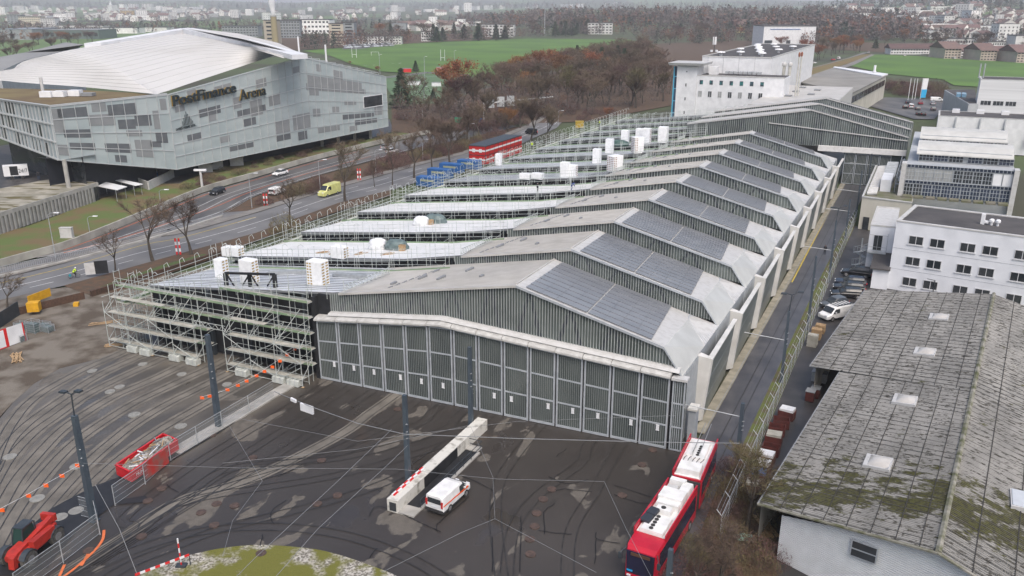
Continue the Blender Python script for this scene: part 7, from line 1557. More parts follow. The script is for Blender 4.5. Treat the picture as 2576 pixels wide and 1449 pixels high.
# ================================================================ trees
M_bark = mat('bark', (.085, .07, .055), .95, c2=(.05, .042, .035), scale=3, obj=True)
M_twig = mat('bare_twigs', (.15, .105, .075), .95, c2=(.095, .07, .052), scale=.6, rand=.3, obj=True)
M_twig2 = mat('reddish_twigs', (.115, .062, .055), .95, c2=(.075, .045, .042), scale=.6, rand=.25, obj=True)
M_twig3 = mat('olive_twigs', (.13, .12, .055), .95, c2=(.10, .07, .04), scale=.8, rand=.25, obj=True)
M_orl = mat('autumn_leaves', (.24, .105, .045), .9, c2=(.17, .065, .03), scale=.5, rand=.22, obj=True)
M_need = mat('conifer_needles', (.022, .042, .024), .9, c2=(.045, .065, .03), scale=.6, rand=.3, obj=True)
def tree_proto(kind, seed, n=1700):
 'unit-ish tree 12 m tall, returned as (trunk mesh builder, crown mesh builder)'
 q = random.Random(seed); t, c = MB(), MB(); H = 12.0
 V = Vector
 def blade(p, d, L, w):
  s = d.cross(V((q.uniform(-1, 1), q.uniform(-1, 1), q.uniform(-1, 1))))
  if s.length < 1e-3: return
  s.normalize(); c.raw([p - s * w / 2, p + s * w / 2, p + d * L])
 if kind == 'conifer':
  t.tube((0, 0, 0), (0, 0, H * .97), .22, 6, .03)
  for i in range(n):
   z = 1.0 + (H - 1.2) * q.random() ** 1.25; r = (H - z) / H * 3.0 * q.uniform(.25, 1) * (1 + .22 * math.sin(z * 3 + seed)); a = q.uniform(0, 6.283); p = V((r * math.cos(a), r * math.sin(a), z)); d = V((math.cos(a), math.sin(a), q.uniform(-.6, .1))).normalized(); blade(p, d, q.uniform(.35, .8), q.uniform(.22, .4))
  return t, c
 if kind == 'shrub':
  for i in range(9):
   a = q.uniform(0, 6.283); t.tube((0, 0, 0), (1.6 * math.cos(a), 1.6 * math.sin(a), 2.2), .05, 4, .02, caps=False)
  for i in range(n):
   a = q.uniform(0, 6.283); r = 2.4 * q.random() ** .5; z = q.uniform(.1, 1) * 2.7 * (1 - (r / 2.6) ** 2) ** .5 * (1 + .18 * math.sin(a * 3 + seed)); p = V((r * math.cos(a), r * math.sin(a), z)); d = V((q.uniform(-1, 1), q.uniform(-1, 1), q.uniform(0, 1.5))).normalized(); blade(p, d, q.uniform(.2, .6), q.uniform(.03, .07))
  return t, c
 segs = []
 def grow(p, d, L, r, lv):
  k = 2 if lv < 3 else 1; e = p
  for s in range(k):
   d = (d + V((q.uniform(-.18, .18), q.uniform(-.18, .18), q.uniform(-.02, .2)))).normalized(); e2 = e + d * (L / k); t.tube(e, e2, r, 5 if lv < 2 else 3, r * .72, caps=False); r *= .72; segs.append((e, e2, lv)); e = e2
  if lv >= 4: return
  m = q.choice((2, 3)) if lv else 5
  for i in range(m):
   a = q.uniform(0, 6.283); sp = q.uniform(.45, .85) if lv else q.uniform(.4, .75); nd = (d * (1 - sp * .45) + V((math.cos(a), math.sin(a), .25)) * sp).normalized(); grow(e, nd, L * q.uniform(.62, .85), r * .8, lv + 1)
 if kind == 'tall': grow(V((0, 0, 0)), V((0, 0, 1)), 4.2, .2, 0)
 else: grow(V((0, 0, 0)), V((0, 0, 1)), 3.0, .28, 0)
 ends = [s for s in segs if s[2] >= 2]; zmax = max(s[1].z for s in ends)
 for i in range(n):
  s = q.choice(ends); p = s[0].lerp(s[1], q.random()); out = V((p.x, p.y, 0)); out = out.normalized() if out.length > .1 else V((1, 0, 0)); d = (out * .5 + V((q.uniform(-1, 1), q.uniform(-1, 1), q.uniform(-.2, 1.2)))).normalized()
  if kind in ('leafy',): p = p + V((q.uniform(-.5, .5), q.uniform(-.5, .5), q.uniform(-.4, .5))); blade(p, d, q.uniform(.15, .32), q.uniform(.14, .28))
  else: blade(p, d, q.uniform(.4, 1.15), q.uniform(.03, .06))
 k = H / zmax
 for b in (t, c): b.v = [v * k for v in b.v]
 return t, c
PR = {}
def proto(key, kind, seed, tm, n):
 t, c = tree_proto(kind, seed, n); a = bpy.data.meshes.new('trunk'); a.materials.append(M_bark); a.from_pydata([tuple(v) for v in t.v], [], t.f); b = bpy.data.meshes.new('crown'); b.materials.append(tm); b.from_pydata([tuple(v) for v in c.v], [], c.f); PR[key] = (a, b)
for i in range(4): proto('bare%d' % i, 'bare', 20 + i, M_twig, 4600)
for i in range(2): proto('tall%d' % i, 'tall', 30 + i, M_twig, 3800)
proto('lone0', 'bare', 41, M_twig, 1700); proto('lone1', 'bare', 43, M_twig, 1400); proto('lone2', 'bare', 45, M_twig, 1900); proto('olive', 'bare', 47, M_twig3, 1600)
for i in range(2): proto('leafy%d' % i, 'leafy', 50 + i, M_orl, 3200); proto('conifer%d' % i, 'conifer', 60 + i, M_need, 2600); proto('shrub%d' % i, 'shrub', 70 + i, M_twig2, 1500)
proto('red', 'bare', 81, M_twig2, 2600); proto('oshrub', 'shrub', 85, M_twig3, 1500)
def tree(key, p, h, label, group=None, wx=1.0, name=None):
 nm = name or ('conifer_tree' if 'conifer' in key else 'shrub' if 'shrub' in key else 'bare_tree' if 'leafy' not in key else 'autumn_tree'); base = 12.0 if 'shrub' not in key else 2.9
 e = bpy.data.objects.new(nm, None); COL.objects.link(e); e.location = p; s = h / base; e.scale = (s * wx, s * wx, s); e.rotation_euler = (0, 0, rnd.uniform(0, 6.28)); tag(e, label, 'shrub' if 'shrub' in key else 'tree', group)
 for n_, me in zip(('trunk', 'crown'), PR[key]): o = bpy.data.objects.new(n_, me); COL.objects.link(o); o.parent = e
 return e
NT = [('lone0', 384, 656, 366, 488, 'broad bare tree beside the striped warning post by the road', 1.0), ('lone2', 481, 640, 470, 484, 'bare tree with a few last brown leaves by the hedge', 1.0), ('lone1', 291, 684, 290, 572, 'thin bare tree behind the black site board', .8), ('lone1', 728, 558, 722, 448, 'bare tree beside the thin lamp post left of the yellow van', .9), ('lone0', 868, 508, 866, 352, 'bare tree in front of the yellow van at the kerb', .9), ('lone2', 942, 470, 938, 395, 'slim young bare tree between van and blue containers', .6), ('tall0', 987, 466, 992, 322, 'tall bare tree near the street scaffold left of the blue containers', .8), ('lone2', 1042, 448, 1046, 318, 'bare tree behind the nearest blue container', .9), ('lone0', 1088, 428, 1092, 325, 'bare tree between blue containers and road', .9), ('bare1', 1132, 415, 1140, 296, 'thick-trunked gnarled tree left of the red container office', 1.0), ('bare2', 1335, 356, 1330, 248, 'bare tree by the black van at the junction', .9), ('bare0', 1372, 362, 1372, 262, 'bare tree right of the junction behind the scaffold', .9), ('conifer0', 1012, 272, 994, 170, 'large dark conifer at the right corner of the arena', 1.35), ('conifer1', 1046, 182, 1046, 152, 'small rounded dark evergreen by the pitch fence', 1.5), ('conifer1', 1090, 252, 1089, 222, 'small evergreen before the orange tree', 1.5), ('leafy0', 1155, 282, 1148, 150, 'tall orange autumn tree behind the pitches', .95), ('leafy1', 881, 166, 880, 153, 'small russet tree beside the pitch behind the arena roof', 1.0), ('leafy1', 950, 186, 948, 166, 'small orange-brown tree by the pitch fence', 1.0), ('leafy0', 1348, 225, 1345, 130, 'rust coloured tree at the edge of the playing field', .8), ('leafy1', 1530, 303, 1531, 270, 'small bright red-leaved tree beside the scaffolding', 1.0), ('olive', 1880, 1330, 1870, 1130, 'olive bare tree growing beside the bus', .9), ('olive', 1850, 1230, 1830, 1115, 'olive-leaved small tree nearest the bus rear', 1.0), ('bare3', 1905, 1290, 1905, 1190, 'brown scrubby tree below the red crates', 1.2), ('lone1', 1745, 1500, 1748, 1370, 'bare shrub-like tree at the bottom edge beside the bus', 1.1), ('lone2', 1800, 1530, 1790, 1310, 'pale bare tree at the bottom edge left of the ribbed gable', 1.0), ('lone1', 18, 775, 20, 690, 'leafless bush against the dark site fence', 1.3), ('oshrub', 718, 590, 718, 535, 'yellowish shrub at the foot of a roadside tree', .9)]
for key, bx, by, tx, ty, s, wx in NT:
 g = P(bx, by, 0); tree(key, g, HT(bx, by, bx, ty), s, None, wx)
def inpoly(x, y, pl):
 r = False; j = len(pl) - 1
 for i in range(len(pl)):
  if (pl[i][1] > y) != (pl[j][1] > y) and x < (pl[j][0] - pl[i][0]) * (y - pl[i][1]) / (pl[j][1] - pl[i][1]) + pl[i][0]: r = not r
  j = i
 return r
def scatter(poly, n, mind, z0=0.0, seed=1):
 'random world points in a polygon given in photo pixels on the ground'
 q = random.Random(seed); pl = [tuple(P(x, y, z0).xy) for x, y in poly]; xs = [p[0] for p in pl]; ys = [p[1] for p in pl]; out = []; tries = 0
 while len(out) < n and tries < n * 60:
  tries += 1; x, y = q.uniform(min(xs), max(xs)), q.uniform(min(ys), max(ys))
  if inpoly(x, y, pl) and all((x - a) ** 2 + (y - b) ** 2 > mind * mind for a, b in out): out.append((x, y))
 return [Vector((x, y, terr(x, y))) for x, y in out]
def wood(poly, n, mind, keys, h0, h1, label, group, z0=0.0, seed=1, wx=(.9, 1.2)):
 q = random.Random(seed + 99)
 for p in scatter(poly, n, mind, z0, seed):
  k = q.choice(keys); kind = 'dark conifer' if 'conifer' in k else 'orange-leaved tree' if 'leafy' in k else 'reddish bare tree' if k == 'red' else 'shrub' if 'shrub' in k else 'bare grey-brown tree'
  tree(k, p, q.uniform(h0, h1), kind + ' ' + label, kind + 's ' + group, q.uniform(*wx))
bare = ['bare0', 'bare1', 'bare2', 'bare3', 'tall0', 'tall1']
wood([(985, 312), (1060, 332), (1150, 330), (1215, 322), (1300, 306), (1400, 286), (1480, 302), (1560, 278), (1688, 262), (1688, 200), (1620, 128), (1560, 142), (1420, 180), (1330, 200), (1200, 240), (1100, 272), (1000, 280)], 150, 5.0, bare * 4 + ['leafy1', 'red', 'red', 'bare1', 'olive'], 11, 16.5, 'in the wood above the halls', 'in the wood between field and halls', seed=2)
wood([(1180, 255), (1330, 205), (1420, 182), (1480, 170), (1500, 185), (1440, 215), (1350, 245), (1250, 280)], 14, 7, ['tall0', 'tall1', 'bare1', 'leafy0'], 13, 17, 'standing tall at the field edge', 'at the field edge', seed=3)
wood([(1425, 165), (1560, 172), (1580, 190), (1440, 185)], 9, 7, ['conifer0', 'conifer1', 'tall0'], 13, 16, 'in the pine clump on the right of the field', 'in the pine clump', seed=4, wx=(1.2, 1.5))
wood([(1000, 300), (1180, 345), (1240, 345), (1330, 318), (1500, 300), (1560, 290), (1400, 268), (1200, 280), (1040, 285)], 45, 3.0, ['shrub0', 'shrub1', 'oshrub', 'shrub0'], 2.5, 4.5, 'under the roadside trees', 'under the roadside trees', seed=5, wx=(1, 1.5))
wood([(644, 515), (794, 462), (950, 415), (1050, 385), (1240, 338), (1290, 330), (1176, 378), (1044, 412), (894, 455), (700, 520)], 40, 2.2, ['shrub0', 'shrub1', 'oshrub', 'shrub1'], 1.6, 3.2, 'in the bed between the two roads', 'in the bed between the roads', seed=6, wx=(.8, 1.3))
wood([(520, 470), (700, 415), (900, 372), (960, 352), (880, 360), (700, 398), (540, 432), (440, 478), (460, 492)], 26, 2.0, ['shrub0', 'oshrub', 'oshrub'], .8, 1.8, 'on the embankment below the arena', 'on the embankment', seed=7, wx=(1, 1.8))
wood([(1075, 395), (1240, 350), (1330, 318), (1250, 326), (1150, 350), (1060, 372)], 14, 5, bare + ['leafy1'], 7, 11, 'between the road ramp and the red containers', 'between ramp and red containers', seed=8)
wood([(880, 112), (1100, 104), (1420, 91), (1590, 90), (1700, 118), (1900, 108), (1990, 150), (2010, 140), (1900, 95), (1600, 72), (1400, 76), (1000, 86), (870, 100)], 62, 12, bare * 3 + ['leafy0', 'leafy1', 'conifer0', 'conifer1', 'red', 'bare2'], 11, 18, 'in the belt behind the playing field', 'in the belt behind the playing field', seed=9, wx=(1.1, 1.6))
wood([(1070, 108), (1200, 104), (1290, 100), (1290, 96), (1070, 103)], 9, 8, ['conifer0', 'conifer1'], 15, 20, 'in the dark row at the far field edge', 'at the far field edge', seed=20, wx=(1.2, 1.6))
wood([(1380, 96), (1480, 91), (1480, 87), (1380, 91)], 9, 8, ['conifer0', 'conifer1'], 15, 20, 'in the dark group at the back edge of the field', 'at the back edge of the field', seed=10, wx=(1.2, 1.6))
wood([(2020, 168), (2160, 134), (2195, 128), (2240, 128), (2230, 118), (2120, 118), (2030, 135), (1995, 160)], 24, 6, bare + ['leafy1', 'conifer1', 'leafy0'], 10, 15, 'along the avenue beside the meadow', 'along the avenue', seed=11, wx=(1, 1.3))
wood([(2225, 212), (2360, 225), (2385, 245), (2375, 256), (2280, 244), (2228, 238)], 34, 2.6, ['shrub0', 'shrub1', 'oshrub', 'shrub0', 'red'], 3, 5.5, 'in the thicket between car park and meadow', 'in the thicket by the meadow', seed=12, wx=(1, 1.4))
wood([(0, 175), (60, 150), (160, 120), (235, 112), (250, 92), (120, 100), (0, 112)], 26, 8, bare + ['red', 'leafy1'], 9, 13, 'behind the grey hall left of the arena', 'behind the grey hall', seed=13, wx=(1.2, 1.6))
wood([(2250, 122), (2576, 150), (2600, 120), (2400, 100), (2200, 100)], 20, 9, bare + ['conifer1', 'leafy1'], 9, 15, 'around the gabled houses', 'around the gabled houses', seed=14, wx=(1.1, 1.4))
wood([(1690, 1500), (1700, 1420), (1790, 1300), (1840, 1180), (1885, 1200), (1900, 1300), (1950, 1340), (1935, 1500)], 20, 1.2, ['shrub0', 'oshrub', 'oshrub', 'shrub1'], 1.0, 2.4, 'in the overgrown strip between bus and shed', 'in the overgrown strip by the bus', seed=15, wx=(.8, 1.3))
# the far woods: nobody could count these crowns
def far_wood(poly, n, h, seed, name='far_woods', colours=None, nt=34, sf=.13):
 q = random.Random(seed); b = MB(); pl = poly
 xs = [p[0] for p in pl]; ys = [p[1] for p in pl]; k = 0; tries = 0
 while k < n and tries < n * 30:
  tries += 1; x, y = q.uniform(min(xs), max(xs)), q.uniform(min(ys), max(ys))
  if not inpoly(x, y, pl): continue
  p = T(x, y); k += 1
  if p.y > 9000: continue
  f = max(1.0, p.y / 2600.0); hh = h * q.uniform(.7, 1.25) * f ** .3; r = hh * .36 * f ** .5; cm = q.choices((0, 1, 2, 3), colours or (6, 1.1, 1.6, 1.2))[0]
  for j in range(nt):
   if cm == 2: z = hh * q.uniform(.1, 1); rr_ = r * .8 * (1.05 - z / hh)
   else: z = hh * (.2 + .8 * q.random()); rr_ = r * (1 - abs(z / hh - .55) * 1.5) + .3
   a = q.uniform(0, 6.283); rr_ *= q.random() ** .5; c = p + Vector((rr_ * math.cos(a), rr_ * math.sin(a), z)); s = hh * sf
   b.raw([c + Vector((q.uniform(-s, s), q.uniform(-s, s), q.uniform(-s, s))) for _ in range(3)], cm)
 o = struct(b, name, [M_fw0, M_fw1, M_fw2, M_fw3], kind='stuff'); return tag(o, 'far-off wood', 'wood')
M_fw0 = mat('far_bare_wood', (.135, .11, .10), .95, c2=(.09, .076, .072), scale=.02); M_fw1 = mat('far_orange_wood', (.20, .085, .04), .95, c2=(.13, .06, .035), scale=.02); M_fw2 = mat('far_conifer_wood', (.025, .04, .028), .95, c2=(.03, .045, .03), scale=.02); M_fw3 = mat('far_red_wood', (.12, .06, .05), .95, c2=(.09, .055, .05), scale=.02)
tag(far_wood([(1150, 68), (1400, 74), (1600, 70), (1900, 92), (2020, 110), (2180, 105), (2330, 100), (2300, 60), (2180, 42), (2050, 36), (1700, 38), (1400, 36), (1150, 46)], 2100, 17, 1), 'autumn-brown wood with scattered conifers on the rise behind the field', 'wood')
tag(far_wood([(985, 305), (1060, 330), (1180, 325), (1300, 306), (1480, 300), (1560, 275), (1688, 258), (1688, 200), (1620, 118), (1560, 142), (1420, 180), (1330, 205), (1200, 245), (1100, 275), (1000, 280)], 420, 8, 21, 'undergrowth', (6, .5, .3, 2), 150, .035), 'brown undergrowth and saplings filling the wood above the halls', 'undergrowth')
tag(far_wood([(760, 131), (900, 120), (1100, 107), (1250, 102), (1420, 93), (1590, 90), (1640, 112), (1900, 112), (2060, 125), (2060, 112), (1900, 100), (1590, 83), (1420, 86), (1250, 94), (1100, 99), (900, 109), (760, 119)], 520, 13, 6, nt=70, sf=.07), 'brown belt of small trees and scrub filling the field edge', 'wood')
tag(far_wood([(0, 110), (250, 90), (420, 80), (640, 88), (900, 82), (1150, 66), (1150, 55), (880, 62), (500, 62), (0, 70)], 550, 12, 2, colours=(5, .4, 1.5, .5)), 'thin belt of grey-brown woodland through the near part of the town', 'wood')
tag(far_wood([(2150, 105), (2576, 118), (2700, 110), (2700, 20), (2300, 22), (2150, 38)], 900, 10, 3, colours=(5, .5, 2, .6)), 'garden trees spread between the houses on the right-hand slope', 'garden trees')
tag(far_wood([(0, 26), (560, 24), (1150, 26), (1800, 24), (2576, 22), (2576, 12), (1300, 12), (0, 14)], 1300, 20, 4, colours=(3, .3, 4, .3)), 'dark blue-grey forest along the distant hills', 'forest')
tag(far_wood([(0, 60), (400, 56), (900, 58), (1150, 44), (1100, 34), (500, 34), (0, 38)], 420, 11, 5, colours=(4, .4, 2, .4)), 'scattered trees among the distant town houses', 'town trees')
# ================================================================ distant buildings
M_hw = mat('house_render', (.75, .73, .69), .85, c2=(.62, .60, .56), scale=.5, rand=.3, obj=True); M_hr = mat('house_roof_tile', (.16, .10, .085), .9, c2=(.11, .08, .075), scale=.6, rand=.3, obj=True); M_hb = mat('block_render', (.72, .72, .70), .8, c2=(.6, .6, .59), scale=.3, rand=.25, obj=True)
def house_mesh(L, D, H, rh, nm, stripes=0):
 b = MB(); b.hexa([(-L / 2, -D / 2, -2), (L / 2, -D / 2, -2), (L / 2, D / 2, -2), (-L / 2, D / 2, -2)], [(-L / 2, -D / 2, H), (L / 2, -D / 2, H), (L / 2, D / 2, H), (-L / 2, D / 2, H)], m=0)
 if rh:
  e = .6; A = [(-L / 2 - e, -D / 2 - e, H - .2), (L / 2 + e, -D / 2 - e, H - .2), (L / 2 + e, D / 2 + e, H - .2), (-L / 2 - e, D / 2 + e, H - .2)]; r0, r1 = (-L / 2 - e, 0, H + rh), (L / 2 + e, 0, H + rh)
  b.q(A[0], A[1], r1, r0, m=1); b.q(A[2], A[3], r0, r1, m=1); b.q(A[1], A[2], r1, m=0); b.q(A[3], A[0], r0, m=0)
 else: b.box(-L / 2 + .3, L / 2 - .3, -D / 2 + .3, D / 2 - .3, H, H + .5, m=1)
 fl = int(H / 2.9)
 for f in range(fl):
  z = .9 + f * 2.9; n = int(L / 3.2)
  for i in range(n):
   x = -L / 2 + L * (i + .5) / n
   for s in (-1, 1): b.box(x - .6, x + .6, s * D / 2 - .03, s * D / 2 + .03, z, z + 1.4, m=2)
  for i in range(int(D / 4)):
   y = -D / 2 + D * (i + .5) / int(D / 4)
   for s in (-1, 1): b.box(s * L / 2 - .03, s * L / 2 + .03, y - .5, y + .5, z, z + 1.4, m=2)
 me = bpy.data.meshes.new(nm);
 for m_ in (M_hw if rh else M_hb, M_hr if rh else M_bitum, M_dark): me.materials.append(m_)
 me.from_pydata([tuple(v) for v in b.v], [], b.f); me.polygons.foreach_set('material_index', b.m); me.update(); return me
HM = [house_mesh(12, 10, 6, 3.5, 'house'), house_mesh(15, 10, 6.5, 3.2, 'house'), house_mesh(10, 9, 6, 4, 'house'), house_mesh(22, 11, 9, 3.5, 'house')]; BM = [house_mesh(30, 12, 12, 0, 'block'), house_mesh(18, 14, 16, 0, 'block'), house_mesh(45, 14, 8, 0, 'block')]
def put(me, p, rz, sc, label, cat, name, group): o = bpy.data.objects.new(name, me); COL.objects.link(o); o.location = p; o.rotation_euler = (0, 0, rz); o.scale = (sc, sc, sc); tag(o, label, cat, group); return o
q = random.Random(77)
def hamlet(poly, n, label, group, pb=.15, sc=(.9, 1.3), mp=5):
 xs = [p[0] for p in poly]; ys = [p[1] for p in poly]; k = 0; t = 0; L = []
 while k < n and t < n * 50:
  t += 1; x, y = q.uniform(min(xs), max(xs)), q.uniform(min(ys), max(ys))
  if not inpoly(x, y, poly) or any(abs(x - a) < mp and abs(y - b) < mp * .4 for a, b in L): continue
  L.append((x, y)); p = T(x, y); k += 1; blk_ = q.random() < pb
  put(q.choice(BM if blk_ else HM), p, q.choice((0, .5, 1.2, 1.57, 2.2)) + q.uniform(-.1, .1), q.uniform(*sc), ('flat-roofed block ' if blk_ else 'small gabled house ') + label, 'apartment block' if blk_ else 'house', 'apartment_block' if blk_ else 'house', ('blocks ' if blk_ else 'houses ') + group)
hamlet([(0, 56), (420, 54), (560, 48), (560, 24), (300, 20), (0, 24)], 145, 'in the hazy town left of the steaming chimney', 'in the hazy town', .3, (1.0, 1.7))
hamlet([(560, 60), (1000, 52), (1200, 34), (1200, 22), (900, 22), (560, 30)], 42, 'on the distant green plain', 'on the distant plain', .35, (1.0, 1.8), 8)
hamlet([(1010, 78), (1180, 76), (1190, 60), (1050, 62)], 30, 'in the bright cluster behind the field', 'in the cluster behind the field', .1, (.9, 1.2), 6)
hamlet([(2150, 70), (2300, 95), (2576, 112), (2576, 22), (2150, 14), (2080, 20)], 135, 'on the residential slope at the right', 'on the residential slope', .22, (.8, 1.3))
hamlet([(1100, 40), (1210, 30), (1260, 24), (1700, 16), (1700, 12), (1150, 24)], 18, 'in the bright strip under the hills', 'under the hills', .5, (1.5, 2.4), 8)
def fb(x0, x1, yb, yt, D, label, cat='apartment block', wall=None, floors=5, cols=10, roof=None, name='distant_building', rh=0.0, skew=0.0, side=None):
 'building whose front foot runs between two pixels'
 a, c = T(x0, yb), T(x1, yb + skew); c = Vector((c.x, c.y, a.z)); h = None
 d = ray(x0, yt); t = math.hypot(a.x, a.y) / math.hypot(d.x, d.y); h = CAMH + d.z * t - a.z; L = (c - a).length; e = (c - a).normalized(); nb = Vector((-e.y, e.x, 0))
 F = lambda u, v, z: a + e * u + nb * v + Vector((0, 0, z)); th = Th(name, label, cat, a); wall = wall or M_hb
 b = MB(F); b.box(0, L, 0, D, -1, h); th.part(b, 'wall', wall)
 b = MB(F)
 if rh: b.q((-1, -1, h - .2), (L + 1, -1, h - .2), (L + 1, D / 2, h + rh), (-1, D / 2, h + rh)); b.q((L + 1, D + 1, h - .2), (-1, D + 1, h - .2), (-1, D / 2, h + rh), (L + 1, D / 2, h + rh)); b.q((-.5, 0, h), (-.5, D, h), (-.5, D / 2, h + rh)); b.q((L + .5, 0, h), (L + .5, D, h), (L + .5, D / 2, h + rh))
 else: b.box(-.4, L + .4, -.4, D + .4, h, h + .6)
 th.part(b, 'roof', roof or (M_hr if rh else M_bitum))
 if floors:
  for f in range(floors):
   z = h * (f + .3) / floors; b = MB(F)
   for i in range(cols): u = L * (i + .2) / cols; b.box(u, u + L / cols * .6, -.12, -.02, z, z + h / floors * .42)
   th.part(b, 'window_row', M_glass)
 return th, F, L, h
M_bei = mat('beige_slab', (.46, .42, .34), .85, c2=(.40, .36, .29), scale=.05); M_grb = mat('grey_balconies', (.26, .28, .29), .7, c2=(.2, .22, .23), scale=.3)
fb(667, 701, 112, 52, 14, 'beige end wall tower block behind the steaming chimney', wall=M_bei, floors=6, cols=1); fb(700, 756, 96, 52, 14, 'grey office slab with long window bands beside the chimney', wall=M_grb, floors=6, cols=8)
fb(830, 866, 113, 60, 16, 'beige tower with a strip of dark windows at the far car park', wall=M_bei, floors=7, cols=1); fb(866, 893, 113, 57, 16, 'brown-grey side slab attached to the beige tower', wall=M_grb, floors=7, cols=1)
c = T(694, 116); h = HT(694, 116, 694, 42, c.z); th = Th('factory_chimney', 'tall ochre chimney with white steam rising above the arena roof', 'chimney', c); b = MB(); b.tube(c, c + Vector((0, 0, h)), 3.4, 14, 2.9); th.part(b, 'shaft', mat('ochre_concrete', (.34, .29, .17), .85, c2=(.28, .24, .14), scale=.06)); b = MB(); b.tube(c + Vector((0, 0, h)), c + Vector((0, 0, h + 1.2)), 3.1, 14); th.part(b, 'rim', M_conc)
b = MB(); qq = random.Random(4); rings = []
for i in range(12):
 z = i * 3.0; r = 2.2 + i * .32; cx = -.12 * i * (1 + i * .12) + qq.uniform(-.5, .5); rings.append([c + Vector((cx + r * qq.uniform(.8, 1.15) * math.cos(t * .785), r * qq.uniform(.8, 1.15) * math.sin(t * .785), h + 1.3 + z)) for t in range(8)])
b.loft(rings); o = struct(b, 'steam', mat('steam', (.9, .9, .92), 1, alpha=.45), kind='stuff', smooth=True); tag(o, 'white steam plume rising from the ochre chimney', 'steam')
fb(890, 1010, 112, 92, 14, 'long low white building half hidden by trees behind the field', floors=3, cols=16); fb(1060, 1090, 104, 80, 14, 'small pale block between dark conifers', floors=3, cols=5); fb(1212, 1292, 93, 62, 16, 'pale stepped apartment block behind the field edge', floors=4, cols=9); fb(985, 1022, 78, 58, 20, 'dark blue-grey box building behind the trees', wall=M_grb, floors=0)
fb(1478, 1540, 86, 58, 14, 'pale terraced flats half hidden in the brown wood', floors=4, cols=7); fb(560, 650, 92, 66, 20, 'long dark glass office block behind the arena roof', wall=M_grb, floors=4, cols=12)
fb(718, 830, 84, 50, 40, 'long white industrial building behind the chimney', floors=3, cols=12); fb(20, 54, 62, 38, 20, 'dark glass block at the left edge of the town', wall=M_grb, floors=5, cols=4); fb(50, 104, 68, 42, 20, 'pale cube-like apartment block with dark square windows', wall=mat('ivory', (.6, .56, .44), .8), floors=5, cols=10); fb(104, 140, 68, 46, 20, 'grey-white block attached to the ivory block', floors=5, cols=6)
fb(325, 345, 24, 10, 30, 'pale tower flat among the far houses, left one', 'tower block', floors=6, cols=3); fb(358, 382, 25, 9, 30, 'pale tower flat among the far houses, right one', 'tower block', floors=6, cols=3); fb(304, 338, 38, 27, 30, 'long ochre building in the town', wall=mat('ochre', (.5, .35, .13), .8), floors=3, cols=8)
fb(145, 260, 80, 64, 24, 'long white hall with a window band behind the training rink', floors=1, cols=20); fb(258, 345, 84, 70, 30, 'white low hall left of the arena apex', floors=0); fb(348, 420, 80, 69, 30, 'white low hall close to the arena apex', floors=0)
th, F, L, h = fb(0, 85, 100, 74, 60, 'big dark exhibition hall roof on tall posts at the left edge', 'exhibition hall', wall=M_grb, floors=0, roof=mat('blue_grey_roof', (.22, .25, .29), .6)); fb(85, 250, 98, 76, 50, 'long green-glazed exhibition hall behind bare trees', 'exhibition hall', wall=mat('green_glazing', (.12, .16, .15), .4), floors=1, cols=12, roof=M_gap)
cs = T(283, 30); th = Th('church', 'white church with a pointed spire far off in the town', 'church', cs); b = MB(); b.box(cs.x - 8, cs.x + 22, cs.y, cs.y + 16, cs.z, cs.z + 14); th.part(b, 'nave', M_white); b = MB(); b.box(cs.x - 8, cs.x + 2, cs.y - 5, cs.y + 5, cs.z, cs.z + 26); b.tube(cs + Vector((-3, 0, 26)), cs + Vector((-3, 0, 48)), 7, 4, .1); th.part(b, 'spire', M_white)
th, F, L, h = fb(1918, 2048, 118, 66, 40, 'large white power works building with a blue stripe', 'industrial building', wall=M_white, floors=0); b = MB(F); b.box(L * .12, L * .7, -.3, -.05, h * .84, h * .87); th.part(b, 'blue_stripe', mat('blue_stripe', (.05, .14, .4), .6))
for u in (.03, .1, .45): b = MB(F); b.box(L * u, L * u + 4, -.3, -.05, h * .05, h * .32); th.part(b, 'louvre', M_dark)
for x0, x1, s in ((1850, 1880, 'left'), (1895, 1928, 'right')): fb(x0, x1, 82, 62, 16, s + ' gabled half of the yellow villa in the wood', 'villa', wall=mat('yellow_render', (.55, .48, .25), .85), floors=3, cols=3, rh=7)
fb(2240, 2350, 136, 122, 12, 'long low terrace with white walls and brown roof beyond the meadow', 'terraced houses', floors=2, cols=16, rh=4, name='terraced_house')
for x0, x1, s in ((2375, 2415, 'left pale pink gabled block with brown roof'), (2465, 2505, 'middle cream gabled block beyond the meadow'), (2556, 2600, 'rightmost gabled block cut by the frame')): fb(x0, x1, 148 + (x0 - 2375) * .05, 122 + (x0 - 2375) * .05, 26, s, 'apartment house', wall=mat('pinkish_render', (.46, .39, .33), .85, c2=(.4, .35, .3), scale=.3), floors=4, cols=5, rh=5, name='apartment_house')
fb(2416, 2462, 146, 126, 14, 'balcony wing between the left and middle gabled blocks', 'apartment house', floors=3, cols=7, rh=4); fb(2506, 2556, 151, 130, 14, 'balcony wing between the middle and right gabled blocks', 'apartment house', floors=3, cols=7, rh=4)
fb(2380, 2448, 112, 98, 20, 'low white pavilion with blue sign above the terraces', 'pavilion', floors=1, cols=10); fb(2552, 2600, 118, 90, 20, 'white box building at the right frame edge', floors=0); fb(2484, 2530, 116, 106, 14, 'long low white building left of the white box', floors=1, cols=8)
fb(2060, 2135, 76, 62, 16, 'row of pale buildings with red roofs behind the power works', rh=5, floors=2, cols=12); fb(2170, 2190, 74, 62, 14, 'small yellow house with red roof at the wood edge', rh=4, floors=2, cols=3)
p = T(1370, 85); th = Th('lattice_mast', 'slim pale mast rising out of the brown wood', 'mast', p); hh = HT(1370, 85, 1370, 12, p.z); b = MB(); b.tube(p, p + Vector((0, 0, hh)), .8, 6, .3); th.part(b, 'mast', M_steel)
